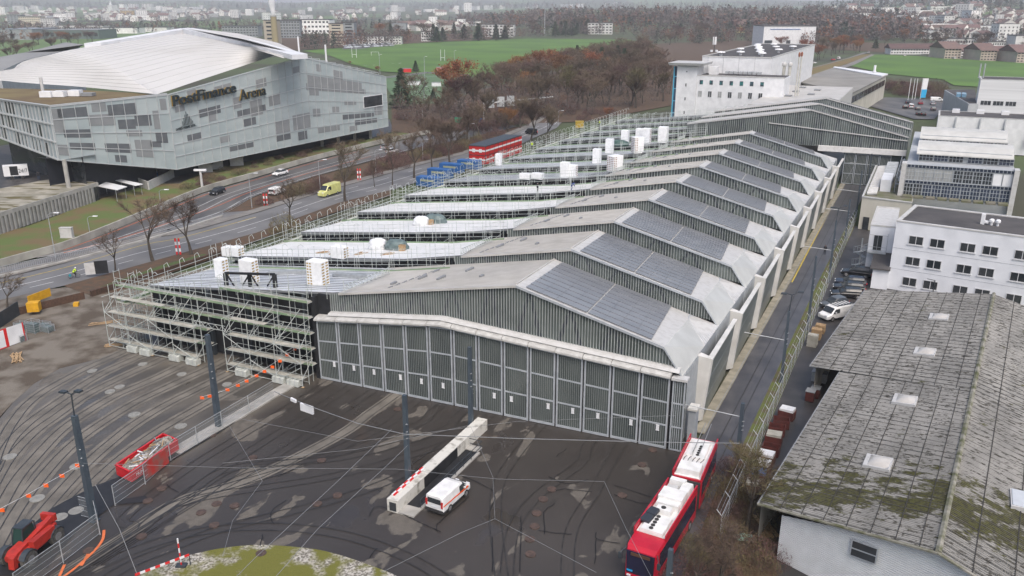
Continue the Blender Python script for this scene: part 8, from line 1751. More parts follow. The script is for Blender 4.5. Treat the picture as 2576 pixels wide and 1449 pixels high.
b = MB(); [b.box(p.x - 2, p.x + 2, p.y - .2, p.y + .2, p.z + hh * f, p.z + hh * f + .3) for f in (.75, .88)]; th.part(b, 'cross_arm', M_steel)
# ================================================================ masts, wires, fences and small things
M_mast = mat('mast_paint', (.065, .085, .105), .5, .1, c2=(.05, .066, .085), scale=1)
M_mesh = mat('wire_mesh', (.40, .43, .44), .6, alpha=.16); M_rw = mat('signal_red', (.6, .02, .02), .5)
def mast(bx, by, tx, ty, s, w=.40, lamp=0, z0=0.0, arm=None):
 g = P(bx, by, z0); h = HT(bx, by, bx, ty, z0); th = Th('overhead_line_mast', s, 'mast', g)
 F = lambda x, y, z: g + UX * x + VX * y + Vector((0, 0, z))
 b = MB(F); b.hexa([(-w / 2, -w / 2, 0), (w / 2, -w / 2, 0), (w / 2, w / 2, 0), (-w / 2, w / 2, 0)], [(-w * .38, -w * .38, h), (w * .38, -w * .38, h), (w * .38, w * .38, h), (-w * .38, w * .38, h)]); b.box(-w * .7, w * .7, -w * .7, w * .7, 0.01, .1); th.part(b, 'shaft', M_mast)
 b = MB(F)
 for z in (.55, .62, .7): b.tube((w * .3, -w * .45, h * z), (w * .7, -w * .6, h * z + .1), .05, 5)
 th.part(b, 'fitting', M_steel)
 if lamp:
  b = MB(F); b.tube((0, 0, h), (.1, 0, h + 1.9), .06, 5); b.tube((.1, 0, h + 1.9), (-.5, 0, h + 2.0), .05); b.tube((.1, 0, h + 1.9), (.8, 0, h + 2.3), .05); th.part(b, 'lamp_arm', M_dark)
  for a, z in ((-.75, 1.9), (1.0, 2.3)): b = MB(F); b.hexa([(a - .35, -.2, h + z - .05), (a + .3, -.2, h + z), (a + .3, .2, h + z), (a - .35, .2, h + z - .05)], [(a - .3, -.18, h + z + .12), (a + .3, -.18, h + z + .15), (a + .3, .18, h + z + .15), (a - .3, .18, h + z + .12)]); th.part(b, 'floodlight', M_dark)
 if arm:
  p = F(0, 0, arm[0]); q_ = p - UX * arm[1]; b = MB(); b.tube(p, q_ + Vector((0, 0, .25)), .045, 5); b.tube(p - UX * (arm[1] * .5) + Vector((0, 0, .12)), q_ + UX * .3 - VX * .5, .02); th.part(b, 'bracket_arm', M_steel)
 return g
mast(237, 1310, 189, 1035, 'tall dark mast with twin floodlights left of the red skip', .5, 1); mast(551, 1075, 521, 838, 'dark mast in front of the scaffold passage', .5); mast(1028, 1226, 1016, 993, 'dark mast on the near end of the concrete wall', .42, z0=0); mast(1185, 1085, 1185, 873, 'dark mast at the far end of the concrete wall', .42); mast(1855, 1158, 1870, 1012, 'dark mast nearest the bus on the lane verge', .42, arm=(4.6, 6.2)); mast(1675, 1560, 1683, 1380, 'dark mast cut by the bottom edge beside the bus front', .42)
for i, (bx, by, tx, ty, lamp, s) in enumerate(((1965, 962, 1985, 780, 1, 'second lane mast from the bus, with a lamp head'), (2031, 830, 2062, 642, 0, 'third lane mast from the bus, by the pallets'), (2084, 711, 2107, 553, 1, 'fourth lane mast from the bus, near the parked cars'), (2126, 601, 2141, 500, 0, 'fifth lane mast from the bus, beside the spiral stair'), (2153, 546, 2169, 428, 0, 'sixth lane mast from the bus, at the cream workshop'), (2182, 470, 2193, 386, 0, 'last lane mast before the rear hall gates'))): mast(bx, by, tx, ty, s, .34, lamp, arm=(5.2, 4.6) if i != 1 else None)
def wire(pts, r=.013, m=None):
 b = MB(); b.path(pts, r, 4); solo(b, 'overhead_wire', m or M_gap, WL.pop(0), 'overhead wire', pts[0])
WL = ['thick cross-span wire from the concrete strip to the lane masts', 'thin wire crossing from the lamp mast to the right', 'wire from the near concrete wall mast down to the turning loop', 'long diagonal wire over the left half of the loop', 'second diagonal wire left of the loop centre', 'thin span over the tracks in front of the bus', 'wire running from the span junction toward the bus front', 'wire over the lane track beside the halls', 'thin wire crossing the gates at mid height', 'thin wire from the far concrete wall mast to the left', 'crossing wire right of the concrete wall', 'lower guy wire beside the lamp mast']
wire([P(690, 985, 5), P(780, 1022, 6.2), P(900, 1065, 6.5), P(1017, 1092, 6.6), P(1300, 1103, 6.6), P(1640, 1112, 6.5), P(1860, 1115, 5)], .032)
wire([P(210, 1165, 6), P(600, 1177, 5.8), P(1000, 1180, 5.8), P(1250, 1205, 5.8), P(1520, 1211, 5.8)]); wire([P(1026, 1120, 6), P(980, 1165, 6), P(800, 1330, 6), P(690, 1455, 6)], .018); wire([P(985, 1080, 6), P(850, 1210, 6), P(640, 1405, 6), P(590, 1455, 6)], .018); wire([P(575, 1068, 5), P(660, 1210, 6), P(585, 1310, 6), P(560, 1400, 6)])
wire([P(1245, 1305, 6), P(1160, 1340, 6), P(960, 1440, 6)]); wire([P(1520, 1211, 5.8), P(1575, 1330, 5.8), P(1640, 1455, 5.8)]); wire([W(45.2, -6, 5.6), W(45.1, 30, 5.5), W(45.1, 90, 5.6), W(45, 140, 5.7)], .03)
wire([P(560, 1045, 5), P(900, 1110, 6), P(1300, 1060, 6.5), P(1700, 1045, 6)]); wire([P(1180, 1070, 6), P(900, 1130, 5.8), P(560, 1165, 5.8)]); wire([P(1185, 1075, 6), P(1240, 1200, 6), P(1245, 1305, 6), P(1500, 1440, 6)]); wire([P(240, 1220, 5), P(300, 1330, 3), P(345, 1445, 1)], .02)
for (x0, y0, x1, y1, s) in ((756, 1013, 787, 1024, 'large white blank board hanging from the cross-span wire'), (732, 1000, 744, 1006, 'small white box hanging from the cross-span wire')):
 a, c = P(x0, y0, 6), P(x1, y1, 6); d = (c - a).normalized() * .09; n_ = Vector((-d.y, d.x, 0)); h = .75 if x1 - x0 > 20 else .3; b = MB(); b.hexa([a - Vector((0, 0, h)) - n_, c - Vector((0, 0, h)) - n_, c - Vector((0, 0, h)) + n_, a - Vector((0, 0, h)) + n_], [a - n_, c - n_, c + n_, a + n_]); solo(b, 'hanging_sign', M_white, s, 'sign', a)
# concrete wall with a stair well painted dark
cw0, cw1, cw2 = P(974.6, 1284.6), P(1001.3, 1292), P(1226, 1081); F = frame(cw0, cw1, cw0 + (cw2 - cw1)); D = (cw2 - cw1).length; wW = (cw1 - cw0).length; hw = HT(974.6, 1284.6, 974.3, 1254)
th = Th('stair_housing', 'long white concrete wall housing with a black gate and stair well in the yard', 'concrete housing', F(wW / 2, D / 2, 0)); b = MB(F); b.box(0, wW, 0, D, 0, hw); th.part(b, 'wall', M_concw)
b = MB(F); b.box(.25, wW - .15, -.04, -.005, .15, hw * .8); th.part(b, 'hatch', M_glass); b = MB(F); b.box(wW + .005, wW + .06, D * .26, D * .62, .1, hw * .95); th.part(b, 'black_gate', M_black)
b = MB(F); b.box(wW, wW + 1.55, 0, 1.3, 0, .14); b.box(wW + 1.3, wW + 1.6, 1.3, D * .72, 0, .14); b.box(wW, wW + 1.3, D * .72, D * .78, 0, .14); th.part(b, 'stair_rim', M_conc); b = MB(F); b.box(wW + .02, wW + 1.3, 1.3, D * .72, .0705, .09); th.part(b, 'well_darkness_sheet', M_black)  # flat black sheet stands in for the darkness of the sunken stair
b = MB(F)
for z in (.5, 1.0): b.tube((wW + 1.45, 1.3, z), (wW + 1.45, D * .76, z), .035); b.tube((wW + .1, D * .76, z), (wW + 1.45, D * .76, z), .035)
for i in range(7): b.tube((wW + 1.45, 1.3 + i * 1.5, .1), (wW + 1.45, 1.3 + i * 1.5, 1.0), .035)
th.part(b, 'railing', M_dark)
th = Th('barrier_board', 'red and white striped boards lying along the top of the concrete housing', 'barrier board', F(0, 2, hw))
for k in range(2):
 for i in range(8): b = MB(F); b.box(.08 + k * .16, .23 + k * .16, .6 + i * .62, 1.2 + i * .62, hw + .01, hw + .12); th.part(b, 'stripe', M_rw if (i + k) % 2 else M_white)
# fences
def fence(pts, label, h=2.0, st=2.7, tilt=0.0, name='mesh_fence', zz=0.0, posts=M_steel):
 c = [Vector(p) for p in pts]; th = Th(name, label, 'fence', c[0]); i = 0
 for a, q_ in zip(c[:-1], c[1:]):
  L = (q_ - a).length; n = max(1, round(L / st)); d = (q_ - a) / n; s = Vector((-d.y, d.x, 0)).normalized()
  for k in range(n):
   p = a + d * k; e = p + d; up = Vector((0, 0, h)); b = MB(); b.raw([p + Vector((0, 0, .1)), e + Vector((0, 0, .1)), e + up, p + up]); th.part(b, 'mesh_panel', M_mesh)
   b = MB(); b.tube(p, p + up, .045, 5); b.tube(p + up, e + up, .03); b.tube(p + Vector((0, 0, .15)), e + Vector((0, 0, .15)), .02)
   for f in (.35, .6, .85): b.tube(p + up * f, e + up * f, .012)
   if tilt: b.tube(p + up, p + up + s * tilt + Vector((0, 0, .5)), .04, 5); [b.tube(p + up + s * tilt * f + Vector((0, 0, .5 * f)), e + up + s * tilt * f + Vector((0, 0, .5 * f)), .012) for f in (.4, .95)]
   th.part(b, 'post', posts)
 return th
fence([W(48.6, -13), W(48.7, 40), W(48.8, 104)], 'long mesh fence with outward-bent post tops between lane verge and parking', 2.2, 2.9, .45)
fence(pp([(45, 1500), (160, 1416), (252, 1345)]), 'mesh site fence in front of the red handler', 2.0, 3.4); fence(pp([(252, 1345), (243, 1310), (205, 1300)]), 'short mesh fence panels around the lamp mast foot', 2.0, 2.5); fence(pp([(290, 1272), (366, 1218), (430, 1160), (560, 1080), (690, 1000)]), 'mesh site fence running from skip to scaffold', 2.0, 3.5)
c = [P(*q_, 0) for q_ in ((425, 1172), (367, 1215))]; b = MB(); b.raw([c[1] + Vector((0, 0, .3)), c[0] + Vector((0, 0, .3)), c[0] + Vector((0, 0, 1.9)), c[1] + Vector((0, 0, 1.9))]); b.raw([p + Vector((0.05, .05, z)) for p, z in ((c[1], .3), (c[0], .3), (c[0], 1.9), (c[1], 1.9))][::-1]); solo(b, 'fence_banner', mat('banner_red', (.5, .035, .03), .6, c2=(.25, .12, .1), scale=1, alpha=.8), 'faded red banner hanging on the fence beside the skip', 'banner', c[1])
# orange flag lines
def flagline(ends, flags, z, label):
 th = Th('flag_line', label, 'flag line', P(*ends[0], z)); b = MB(); b.path([P(*e, z) for e in ends], .015); th.part(b, 'cord', M_white)
 for x, y in flags: p = P(x, y, z); b = MB(); b.hexa([p + Vector((-.2, -.02, -.32)), p + Vector((.2, -.02, -.32)), p + Vector((.2, .02, -.32)), p + Vector((-.2, .02, -.32))], [p + Vector((-.2, -.02, 0)), p + Vector((.2, -.02, 0)), p + Vector((.2, .02, 0)), p + Vector((-.2, .02, 0))]); th.part(b, 'flag', M_orange)
flagline([(215, 1160), (160, 1192), (70, 1243), (0, 1280)], [(194, 1167), (155, 1193), (115, 1217), (71, 1243), (4, 1279)], 3.0, 'orange flag line from the lamp mast to the left edge'); flagline([(505, 999), (560, 984), (640, 946), (745, 875)], [(508, 997), (527, 993), (541, 989), (572, 977), (598, 966), (620, 955), (645, 942), (665, 931), (685, 920), (704, 905), (722, 890), (741, 875)], 3.0, 'orange flag line along the scaffold front')
th = Th('marker_post', 'red and white striped upright marker post on the gravel island', 'marker post', P(457, 1425))
g = P(457, 1425); h = HT(457, 1425, 457, 1352)
for i in range(6): b = MB(); b.tube(g + Vector((0, 0, h * i / 6)), g + Vector((0, 0, h * (i + 1) / 6)), .06, 6); th.part(b, 'stripe', M_rw if i in (0, 2, 4) else M_white)
b = MB(); b.box(g.x - .4, g.x + .4, g.y - .25, g.y + .25, .05, .18); th.part(b, 'foot', M_dark)
th = Th('barrier_bar', 'red and white striped bar lying across at the island edge', 'barrier', P(400, 1425)); a, c = P(340, 1449, .9), P(476, 1398, .9)
for i in range(11): b = MB(); b.bar(a.lerp(c, i / 11), a.lerp(c, (i + 1) / 11), .06, .18); th.part(b, 'stripe', M_rw if i % 2 == 0 else M_white)
b = MB(); b.tube(a - Vector((0, 0, .9)), a, .04); b.tube(c - Vector((0, 0, .9)), c, .04); th.part(b, 'leg', M_dark)
for x, y, yt, s in ((450, 641, 599, 'red-white warning post pair by the broad bare tree'), (669, 518, 487, 'red-white warning post pair left of the yellow van'), (904, 454, 424, 'red-white warning post pair between the two roads')):
 g = P(x, y); h = HT(x, y, x, yt); th = Th('warning_post', s, 'warning post', g)
 for sx in (-.3, .3):
  for i in range(5): b = MB(); b.box(g.x + sx - .14, g.x + sx + .14, g.y - .04, g.y + .04, h * i / 5, h * (i + 1) / 5); th.part(b, 'stripe', M_rw if i % 2 == 0 else M_white)
# lamp posts and signs along the roads
def lamp(bx, by, ty, s, arm=1.2, r=.07, head=M_white):
 g = P(bx, by); h = HT(bx, by, bx, ty); th = Th('street_lamp', s, 'street lamp', g); b = MB(); b.tube(g, g + Vector((0, 0, h - .4)), r * 1.2, 6, r * .7); b.path([g + Vector((0, 0, h - .4)), g + Vector((arm * .3, 0, h - .08)), g + Vector((arm, 0, h))], r * .6, 5); th.part(b, 'pole', M_steel); b = MB(); q_ = g + Vector((arm, 0, h)); b.box(q_.x - .1, q_.x + .75, q_.y - .16, q_.y + .16, q_.z - .06, q_.z + .08); th.part(b, 'lamp_head', head)
for a in ((140, 648, 533, 'street lamp at the road ramp railing below the pavilion'), (411, 561, 476, 'street lamp at the road beside the embankment'), (634, 524, 435, 'street lamp between the roads left of the white van'), (806, 479, 401, 'street lamp right behind the yellow van'), (946, 440, 376, 'slim street lamp in the shrub bed right of the warning post'), (1064, 402, 350, 'slim street lamp left of the gnarled tree'), (1063, 299, 251, 'curved street lamp right of the arena'), (1180, 362, 311, 'street lamp by the red container office'), (1404, 318, 278, 'street lamp near the yellow lorry'), (226, 586, 543, 'short camera post by the grey cabinet')): lamp(*a)
for x, yb, yt, s in ((956, 186, 137, 'left floodlight mast of the training pitch'), (1069, 215, 142, 'middle floodlight mast of the training pitch'), (1143, 158, 127, 'right floodlight mast near the rugby posts'), (1067, 252, 217, 'short white post before the pitch')): lamp(x, yb, yt, s, .9, .16)
def gposts(x0, x1, yb, yt, yc, s):
 a, c = P(x0, yb, .12), P(x1, yb, .12); h = HT(x0, yb, x0, yt, .12); hc = HT(x0, yb, x0, yc, .12); th = Th('rugby_goal', s, 'rugby goal', a)
 for p in (a, c): b = MB(); b.cyl(p, .16, h, 6); th.part(b, 'upright', M_white)
 b = MB(); b.tube(a + Vector((0, 0, hc)), c + Vector((0, 0, hc)), .14, 6); th.part(b, 'crossbar', M_white)
gposts(886, 897, 145, 120, 137, 'left white H-shaped rugby goal on the playing field'); gposts(1109, 1119, 153, 125, 145, 'right white H-shaped rugby goal on the playing field')
a, c = P(934, 140, .12), P(953, 140, .12); b = MB(); b.path([a, a + Vector((0, 0, 3)), c + Vector((0, 0, 3)), c], .12); b.tube(a + Vector((0, 0, 3)), a + Vector((0, 4, 0)), .08); b.tube(c + Vector((0, 0, 3)), c + Vector((0, 4, 0)), .08); solo(b, 'football_goal', M_white, 'white football goal between the rugby goals', 'goal', a)
def crate(x0, x1, yb, h, D, m, s, cat, name='site_cabin', z=0.1, roof=None):
 a, c = P(x0, yb, z), P(x1, yb, z); F = frame(a, c, a + Vector((0, 1, 0))); L = (c - a).length; th = Th(name, s, cat, a); b = MB(F); b.box(0, L, 0, D, z, h); th.part(b, 'body', m); b = MB(F); b.box(-.1, L + .1, -.1, D + .1, h, h + .15); th.part(b, 'roof', roof or M_gap)
crate(1013, 1034, 182, 2.4, 3, M_rw, 'red shelter with white panels at the pitch fence', 'shelter'); crate(1098, 1124, 181, 3.0, 3, mat('pale_pink', (.55, .3, .33), .7), 'pale pink cabin at the pitch fence behind the orange tree', 'cabin'); crate(1026, 1058, 214, 2.0, 2, M_white, 'left white team bench shelter on the green pitch', 'bench shelter'); crate(1086, 1109, 217, 2.0, 2, M_white, 'right white team bench shelter on the green pitch', 'bench shelter')
b = MB(); bp = pp([(972, 197), (1073, 185), (1180, 192)], .1)
for a, c in zip(bp[:-1], bp[1:]): b.bar(a, c, .15, 1.1)
solo(b, 'pitch_barrier', M_gap, 'long pale barrier between the two pitches', 'barrier', bp[0])
# sign gantry, billboards, yellow lorry
a, c = P(1218, 302), P(1390, 282); h = HT(1218, 302, 1218, 262); th = Th('sign_gantry', 'grey road sign gantry seen from behind among the trees', 'sign gantry', a); b = MB(); b.box(a.x - .3, a.x + .3, a.y - .3, a.y + .3, 0, h + .5); th.part(b, 'post', M_fascia); b = MB(); b.bar(a + Vector((0, 0, h)), c + Vector((0, 0, h)), .5, .5); th.part(b, 'beam', M_fascia)
for i in range(3): b = MB(); p = a.lerp(c, .09 + i * .14); b.box(p.x - 1.4, p.x + 1.4, p.y - .5, p.y - .35, h - 1.5, h + 2.2); th.part(b, 'sign_back', M_al)
for x0, x1, m, s in ((1144, 1186, (.02, .22, .12), 'long green billboard strip before the bare trees'), (1189, 1212, (.02, .14, .4), 'blue billboard right of the green one')): a, c = P(x0, 311), P(x1, 313); b = MB(); b.bar(a + Vector((0, 0, .4)), c + Vector((0, 0, .4)), .15, 1.9); solo(b, 'billboard', mat('billboard_' + s[:9], m, .5, c2=tuple(x * 1.6 for x in m), scale=.9), s, 'billboard', a)
for x0, x1, yb, m, s in ((1866, 1878, 172, (.02, .3, .13), 'green motorway sign left of its twin above the trees'), (1881, 1888, 172, (.02, .3, .13), 'smaller green motorway sign right of its twin')): a, c = P(x0, yb, 6), P(x1, yb, 6); b = MB(); b.bar(a, c, .3, 3.4); b.tube(Vector((a.x, a.y, 0)), a, .2); solo(b, 'motorway_sign', mat('green_sign', m, .5), s, 'road sign', a)
crate(1448, 1468, 322, 2.2, 2.2, mat('lorry_yellow', (.42, .29, .03), .5), 'yellow lorry half hidden by trees at the scaffold end', 'lorry', 'yellow_lorry', roof=mat('lorry_yellow', (0, 0, 0)))
crate(1935, 1990, 123, 3, 8, mat('blue_container', (.04, .25, .5), .5), 'row of light blue containers before the power works', 'containers', 'blue_containers', .1)
# flagpoles and banner
for i, (x, yb, yt) in enumerate(((2284, 252, 197), (2294, 251, 197), (2301, 250, 197))): g = P(x, yb); b = MB(); b.tube(g, g + Vector((0, 0, HT(x, yb, x, yt))), .12, 5); solo(b, 'flagpole', M_white, ('left', 'middle', 'right')[i] + ' one of three bare white flagpoles by the far car park', 'flagpole', g)
g = P(2314, 250); h = HT(2314, 250, 2314, 197); th = Th('banner_flag', 'tall white and light blue banner flag by the far car park', 'flag', g); b = MB(); b.tube(g, g + Vector((0, 0, h)), .1, 5); th.part(b, 'pole', M_white)
for z0, z1, m in ((.08, .48, mat('banner_blue', (.02, .35, .65), .6)), (.48, 1.0, M_white)): b = MB(); b.hexa([g + Vector((.2, -.03, h * z0)), g + Vector((2.4, -.03, h * z0)), g + Vector((2.4, .03, h * z0)), g + Vector((.2, .03, h * z0))], [g + Vector((.2, -.03, h * z1)), g + Vector((2.6, -.03, h * z1)), g + Vector((2.6, .03, h * z1)), g + Vector((.2, .03, h * z1))]); th.part(b, 'cloth', m)
# building site odds and ends
M_yb = mat('yellow_board', (.62, .33, .01), .6, c2=(.5, .26, .01), scale=2)
def slab(x0, y0, x1, y1, z0, z1, w, m, name, label, cat): a, c = P(x0, y0), P(x1, y1); b = MB(); b.bar(a + Vector((0, 0, z0)), c + Vector((0, 0, z0)), w, z1 - z0); return solo(b, name, m, label, cat, a)
slab(74, 791, 104, 789, .5, 1.8, 1.2, M_yb, 'power_box', 'yellow site power box in front of the brown lath fence', 'power box'); slab(75, 779, 131, 757, .8, 2.0, .1, M_yb, 'yellow_board', 'long yellow board leaning at the brown lath fence', 'board'); slab(186, 770, 199, 769, 0, .5, .8, M_yb, 'yellow_box', 'small yellow box lying on the gravel', 'box')
slab(-10, 832, 50, 792, 0, 2.0, .1, M_dark, 'dark_site_fence', 'dark sheeted site fence at the left edge', 'fence'); slab(50, 792, 214, 752, 0, 1.1, .12, mat('brown_lath', (.10, .055, .035), .9, c2=(.06, .035, .025), scale=4), 'lath_fence', 'low brown lath fence between road and gravel yard', 'fence')
slab(230, 746, 560, 642, 0, .9, .5, mat('brown_hedge', (.085, .045, .03), .95, c2=(.045, .03, .02), scale=3, bump=1, bscale=4), 'clipped_hedge', 'long brown clipped hedge between road and street scaffolding', 'hedge')
b = MB(); hp = pp([(262, 728), (330, 704), (420, 672), (520, 645)], .05); [b.bar(a, c, 1.4, .35) for a, c in zip(hp[:-1], hp[1:])]; solo(b, 'green_verge_hedge', mat('hedge_green', (.06, .10, .02), .95, c2=(.04, .06, .02), scale=3), 'low green hedge strip beside the brown hedge', 'hedge', hp[0])
th = Th('site_cabin', 'white site cabin with red frame at the left edge', 'cabin', P(0, 880)); a = P(-40, 895); F = frame(a, P(20, 874), a + VX); b = MB(F); b.box(0, (P(20, 874) - a).length, 0, 2.4, .1, 2.5); th.part(b, 'body', M_white); b = MB(F); L = (P(20, 874) - a).length; [b.box(x, x + .12, -.06, .06, .05, 2.55) for x in (-.05, L - .08)]; [b.box(L - .05, L + .07, y, y + .12, .05, 2.55) for y in (.07, 2.3)]; [b.box(.08, L - .09, -.06, .06, z, z + .13) for z in (.05, 2.42)]; th.part(b, 'frame', M_rw)
def gitter(x, y, w, h, s):
 g = P(x, y); th = Th('wire_crate', s, 'wire crate', g, R(-20), 'wire crates on the gravel yard'); b = MB();
 for a in (-w / 2, w / 2):
  for c_ in (-.5, .5): b.tube((a, c_, 0), (a, c_, h), .04)
 for k in range(6):
  z = .1 + (h - .1) * k / 5; b.path([(-w / 2, -.5, z), (w / 2, -.5, z), (w / 2, .5, z), (-w / 2, .5, z), (-w / 2, -.5, z)], .018)
 for k in range(9): x_ = -w / 2 + w * k / 8; b.tube((x_, -.5, .1), (x_, -.5, h), .012); b.tube((x_, .5, .1), (x_, .5, h), .012)
 th.part(b, 'mesh_box', M_steel, local=True); b = MB(); b.box(-w / 2 + .08, w / 2 - .08, -.42, .42, .12, h * .75); th.part(b, 'contents', M_tarp, local=True)
for x, y, s in ((55, 828, 'wire crate with a blue lid left of the stacked pair'), (86, 836, 'stacked wire crates with white sacks on top'), (112, 828, 'wire crate behind and right of the stacked pair'), (120, 834, 'low wire crate with a white sack'), (30, 856, 'left wire crate of the front pair'), (50, 858, 'right wire crate of the front pair')): gitter(x, y, 1.5, 1.7 if 'stacked wire' in s else 1.0, s)
planks(42, 900, 14, 'pile of loose wooden boards on the gravel near the cabin', False, .05, 3.2); planks(290, 868, 8, 'scattered timber at the foot of the left scaffold tower', False, .05, 2.0); planks(265, 812, 4, 'red-white and bare battens lying on the gravel', False, .04, 4.0)
th = Th('site_board', 'white mesh panel with a black square board on a frame at the roadside', 'site board', P(217, 697)); a, c = P(217, 699), P(275, 694)
b = MB(); b.bar(a + Vector((0, 0, .5)), a.lerp(c, .43) + Vector((0, 0, .5)), .08, 1.9); th.part(b, 'white_panel', M_fascia); b = MB(); b.bar(a.lerp(c, .43) + Vector((0, 0, .5)), c + Vector((0, 0, .5)), .1, 2.1); th.part(b, 'black_panel', M_black)
th = Th('switch_cabinet', 'grey-white switch cabinet on the embankment', 'cabinet', P(170, 596)); g = P(170, 598); b = MB(); b.box(-1.1, 1.1, -.4, .4, .12, 1.9); b.box(-1.15, 1.15, -.45, .45, 1.9, 1.98); b.v = [v + Vector((g.x, g.y, 0)) - th.loc for v in b.v]; th.part(b, 'body', M_fascia, local=True); b = MB(); b.box(-1.2, 1.2, -.5, .5, 0, .12); b.v = [v + Vector((g.x, g.y, 0)) - th.loc for v in b.v]; th.part(b, 'plinth', M_conc, local=True)
g = P(510, 481); h = HT(510, 481, 503, 430); th = Th('camera_mast', 'thick grey camera mast with a cross head on the embankment', 'camera mast', g); b = MB(); b.tube(g, g + Vector((0, 0, h)), .3, 8, .25); th.part(b, 'mast', M_fascia); b = MB(); b.box(g.x - 1.4, g.x + 1.4, g.y - .3, g.y + .3, h, h + .4); th.part(b, 'camera_head', M_white)
# things beside the corrugated shed
M_rc = mat('rust_red_crate', (.10, .02, .016), .85, c2=(.055, .014, .012), scale=2)
for i, (x, y, f, s) in enumerate(((1978, 1052, 1, 'rust-red crate holding silver pipes, top one of the row by the fence'), (1964, 1074, 0, 'empty rust-red crate second from the top of the row'), (1953, 1092, 0, 'empty rust-red crate third from the top of the row'), (1945, 1116, 3, 'rust-red crate with pinkish boards in the row by the fence'), (1938, 1142, 0, 'empty rust-red crate in the middle of the row'), (1925, 1166, 1, 'rust-red crate with white sheets, upper of two'), (1914, 1188, 1, 'rust-red crate with white sheets, lower of two'), (1905, 1212, 2, 'rust-red crate with a dark blue sheet'), (1895, 1240, 3, 'lowest rust-red crate of the row by the shed'))):
 g = P(x, y, .02); th = Th('metal_crate', s, 'crate', g, R(-25 + (i * 37) % 20 - 10), 'rust-red crates along the fence'); w_, d_, h_ = .8, .55, .95
 for a in ((-w_, w_, -d_, -d_ + .05), (-w_, w_, d_ - .05, d_), (-w_, -w_ + .05, -d_ + .05, d_ - .05), (w_ - .05, w_, -d_ + .05, d_ - .05)): b = MB(); b.box(*a, .1, h_); th.part(b, 'side', M_rc, local=True)
 b = MB(); b.box(-w_, w_, -d_, d_, .04, .1); th.part(b, 'floor', M_rc, local=True)
 if f: b = MB(); [b.hexa([(-w_ + .1, -.45 + k * .22, .8), (w_ - .1, -.45 + k * .22, .8), (w_ - .1, -.28 + k * .22, .8), (-w_ + .1, -.28 + k * .22, .8)], [(-w_ + .1, -.45 + k * .22, 1.15), (w_ - .1, -.45 + k * .22, 1.2), (w_ - .1, -.28 + k * .22, 1.2), (-w_ + .1, -.28 + k * .22, 1.15)]) for k in range(5)]; th.part(b, 'contents', (M_white, M_white, M_cblue, M_plank)[f], local=True)
pm_ = pallet_mesh()
for x, y, n, s in ((2042, 870, 11, 'nearest and tallest stack of grey pallets by the fence'), (2052, 852, 10, 'middle stack of brown pallets by the fence'), (2062, 836, 8, 'farthest stack of light pallets by the white van')):
 g = P(x, y, .02); th = Th('pallet_stack', s, 'pallet stack', g, R(-30), 'pallet stacks by the fence')
 for k in range(n): b = MB(); b.v = [v + Vector((0.02 * (k % 3), 0, k * .145)) for v in pm_.v]; b.f = pm_.f; b.m = pm_.m; th.part(b, 'pallet', M_wood if n < 11 else M_plank, local=True)
for x, y, w_, m, s in ((2060, 960, 1.6, M_steel, 'bundle of grey pipes and frames under the shed canopy edge'), (2037, 1008, .9, M_rc, 'left red-boxed machine with grey lid beside the shed'), (2050, 1000, .9, M_rc, 'right red-boxed machine with grey lid beside the shed')):
 g = P(x, y, .02); th = Th('stored_machine', s, 'machine', g, R(-30)); b = MB(); b.box(-w_ / 2, w_ / 2, -.5, .5, .1, 1.2); th.part(b, 'body', m, local=True); b = MB(); b.box(-w_ / 2 - .05, w_ / 2 + .05, -.55, .55, 1.2, 1.28); th.part(b, 'lid', M_gap, local=True)
planks(1925, 1325, 16, 'heap of old battens leaning by the shed gable corner', False, .1, 2.8); planks(1905, 1380, 10, 'rotten boards lying below the shed gable', False, .1, 3.0)
g = P(1870, 1352, .3); b = MB(); qq = random.Random(8); b.loft([[(g.x + (.95 * (1 - j / 5)) * math.cos(a * .785) * qq.uniform(.7, 1.2), g.y + .5 * (1 - j / 5) * math.sin(a * .785), g.z + j * .09) for a in range(8)] for j in range(5)]); solo(b, 'turquoise_tarpaulin', mat('turquoise_sheet', (.16, .36, .30), .5, c2=(.3, .5, .42), scale=6), 'torn turquoise sheet lying in the scrub beside the shed', 'tarpaulin', g)
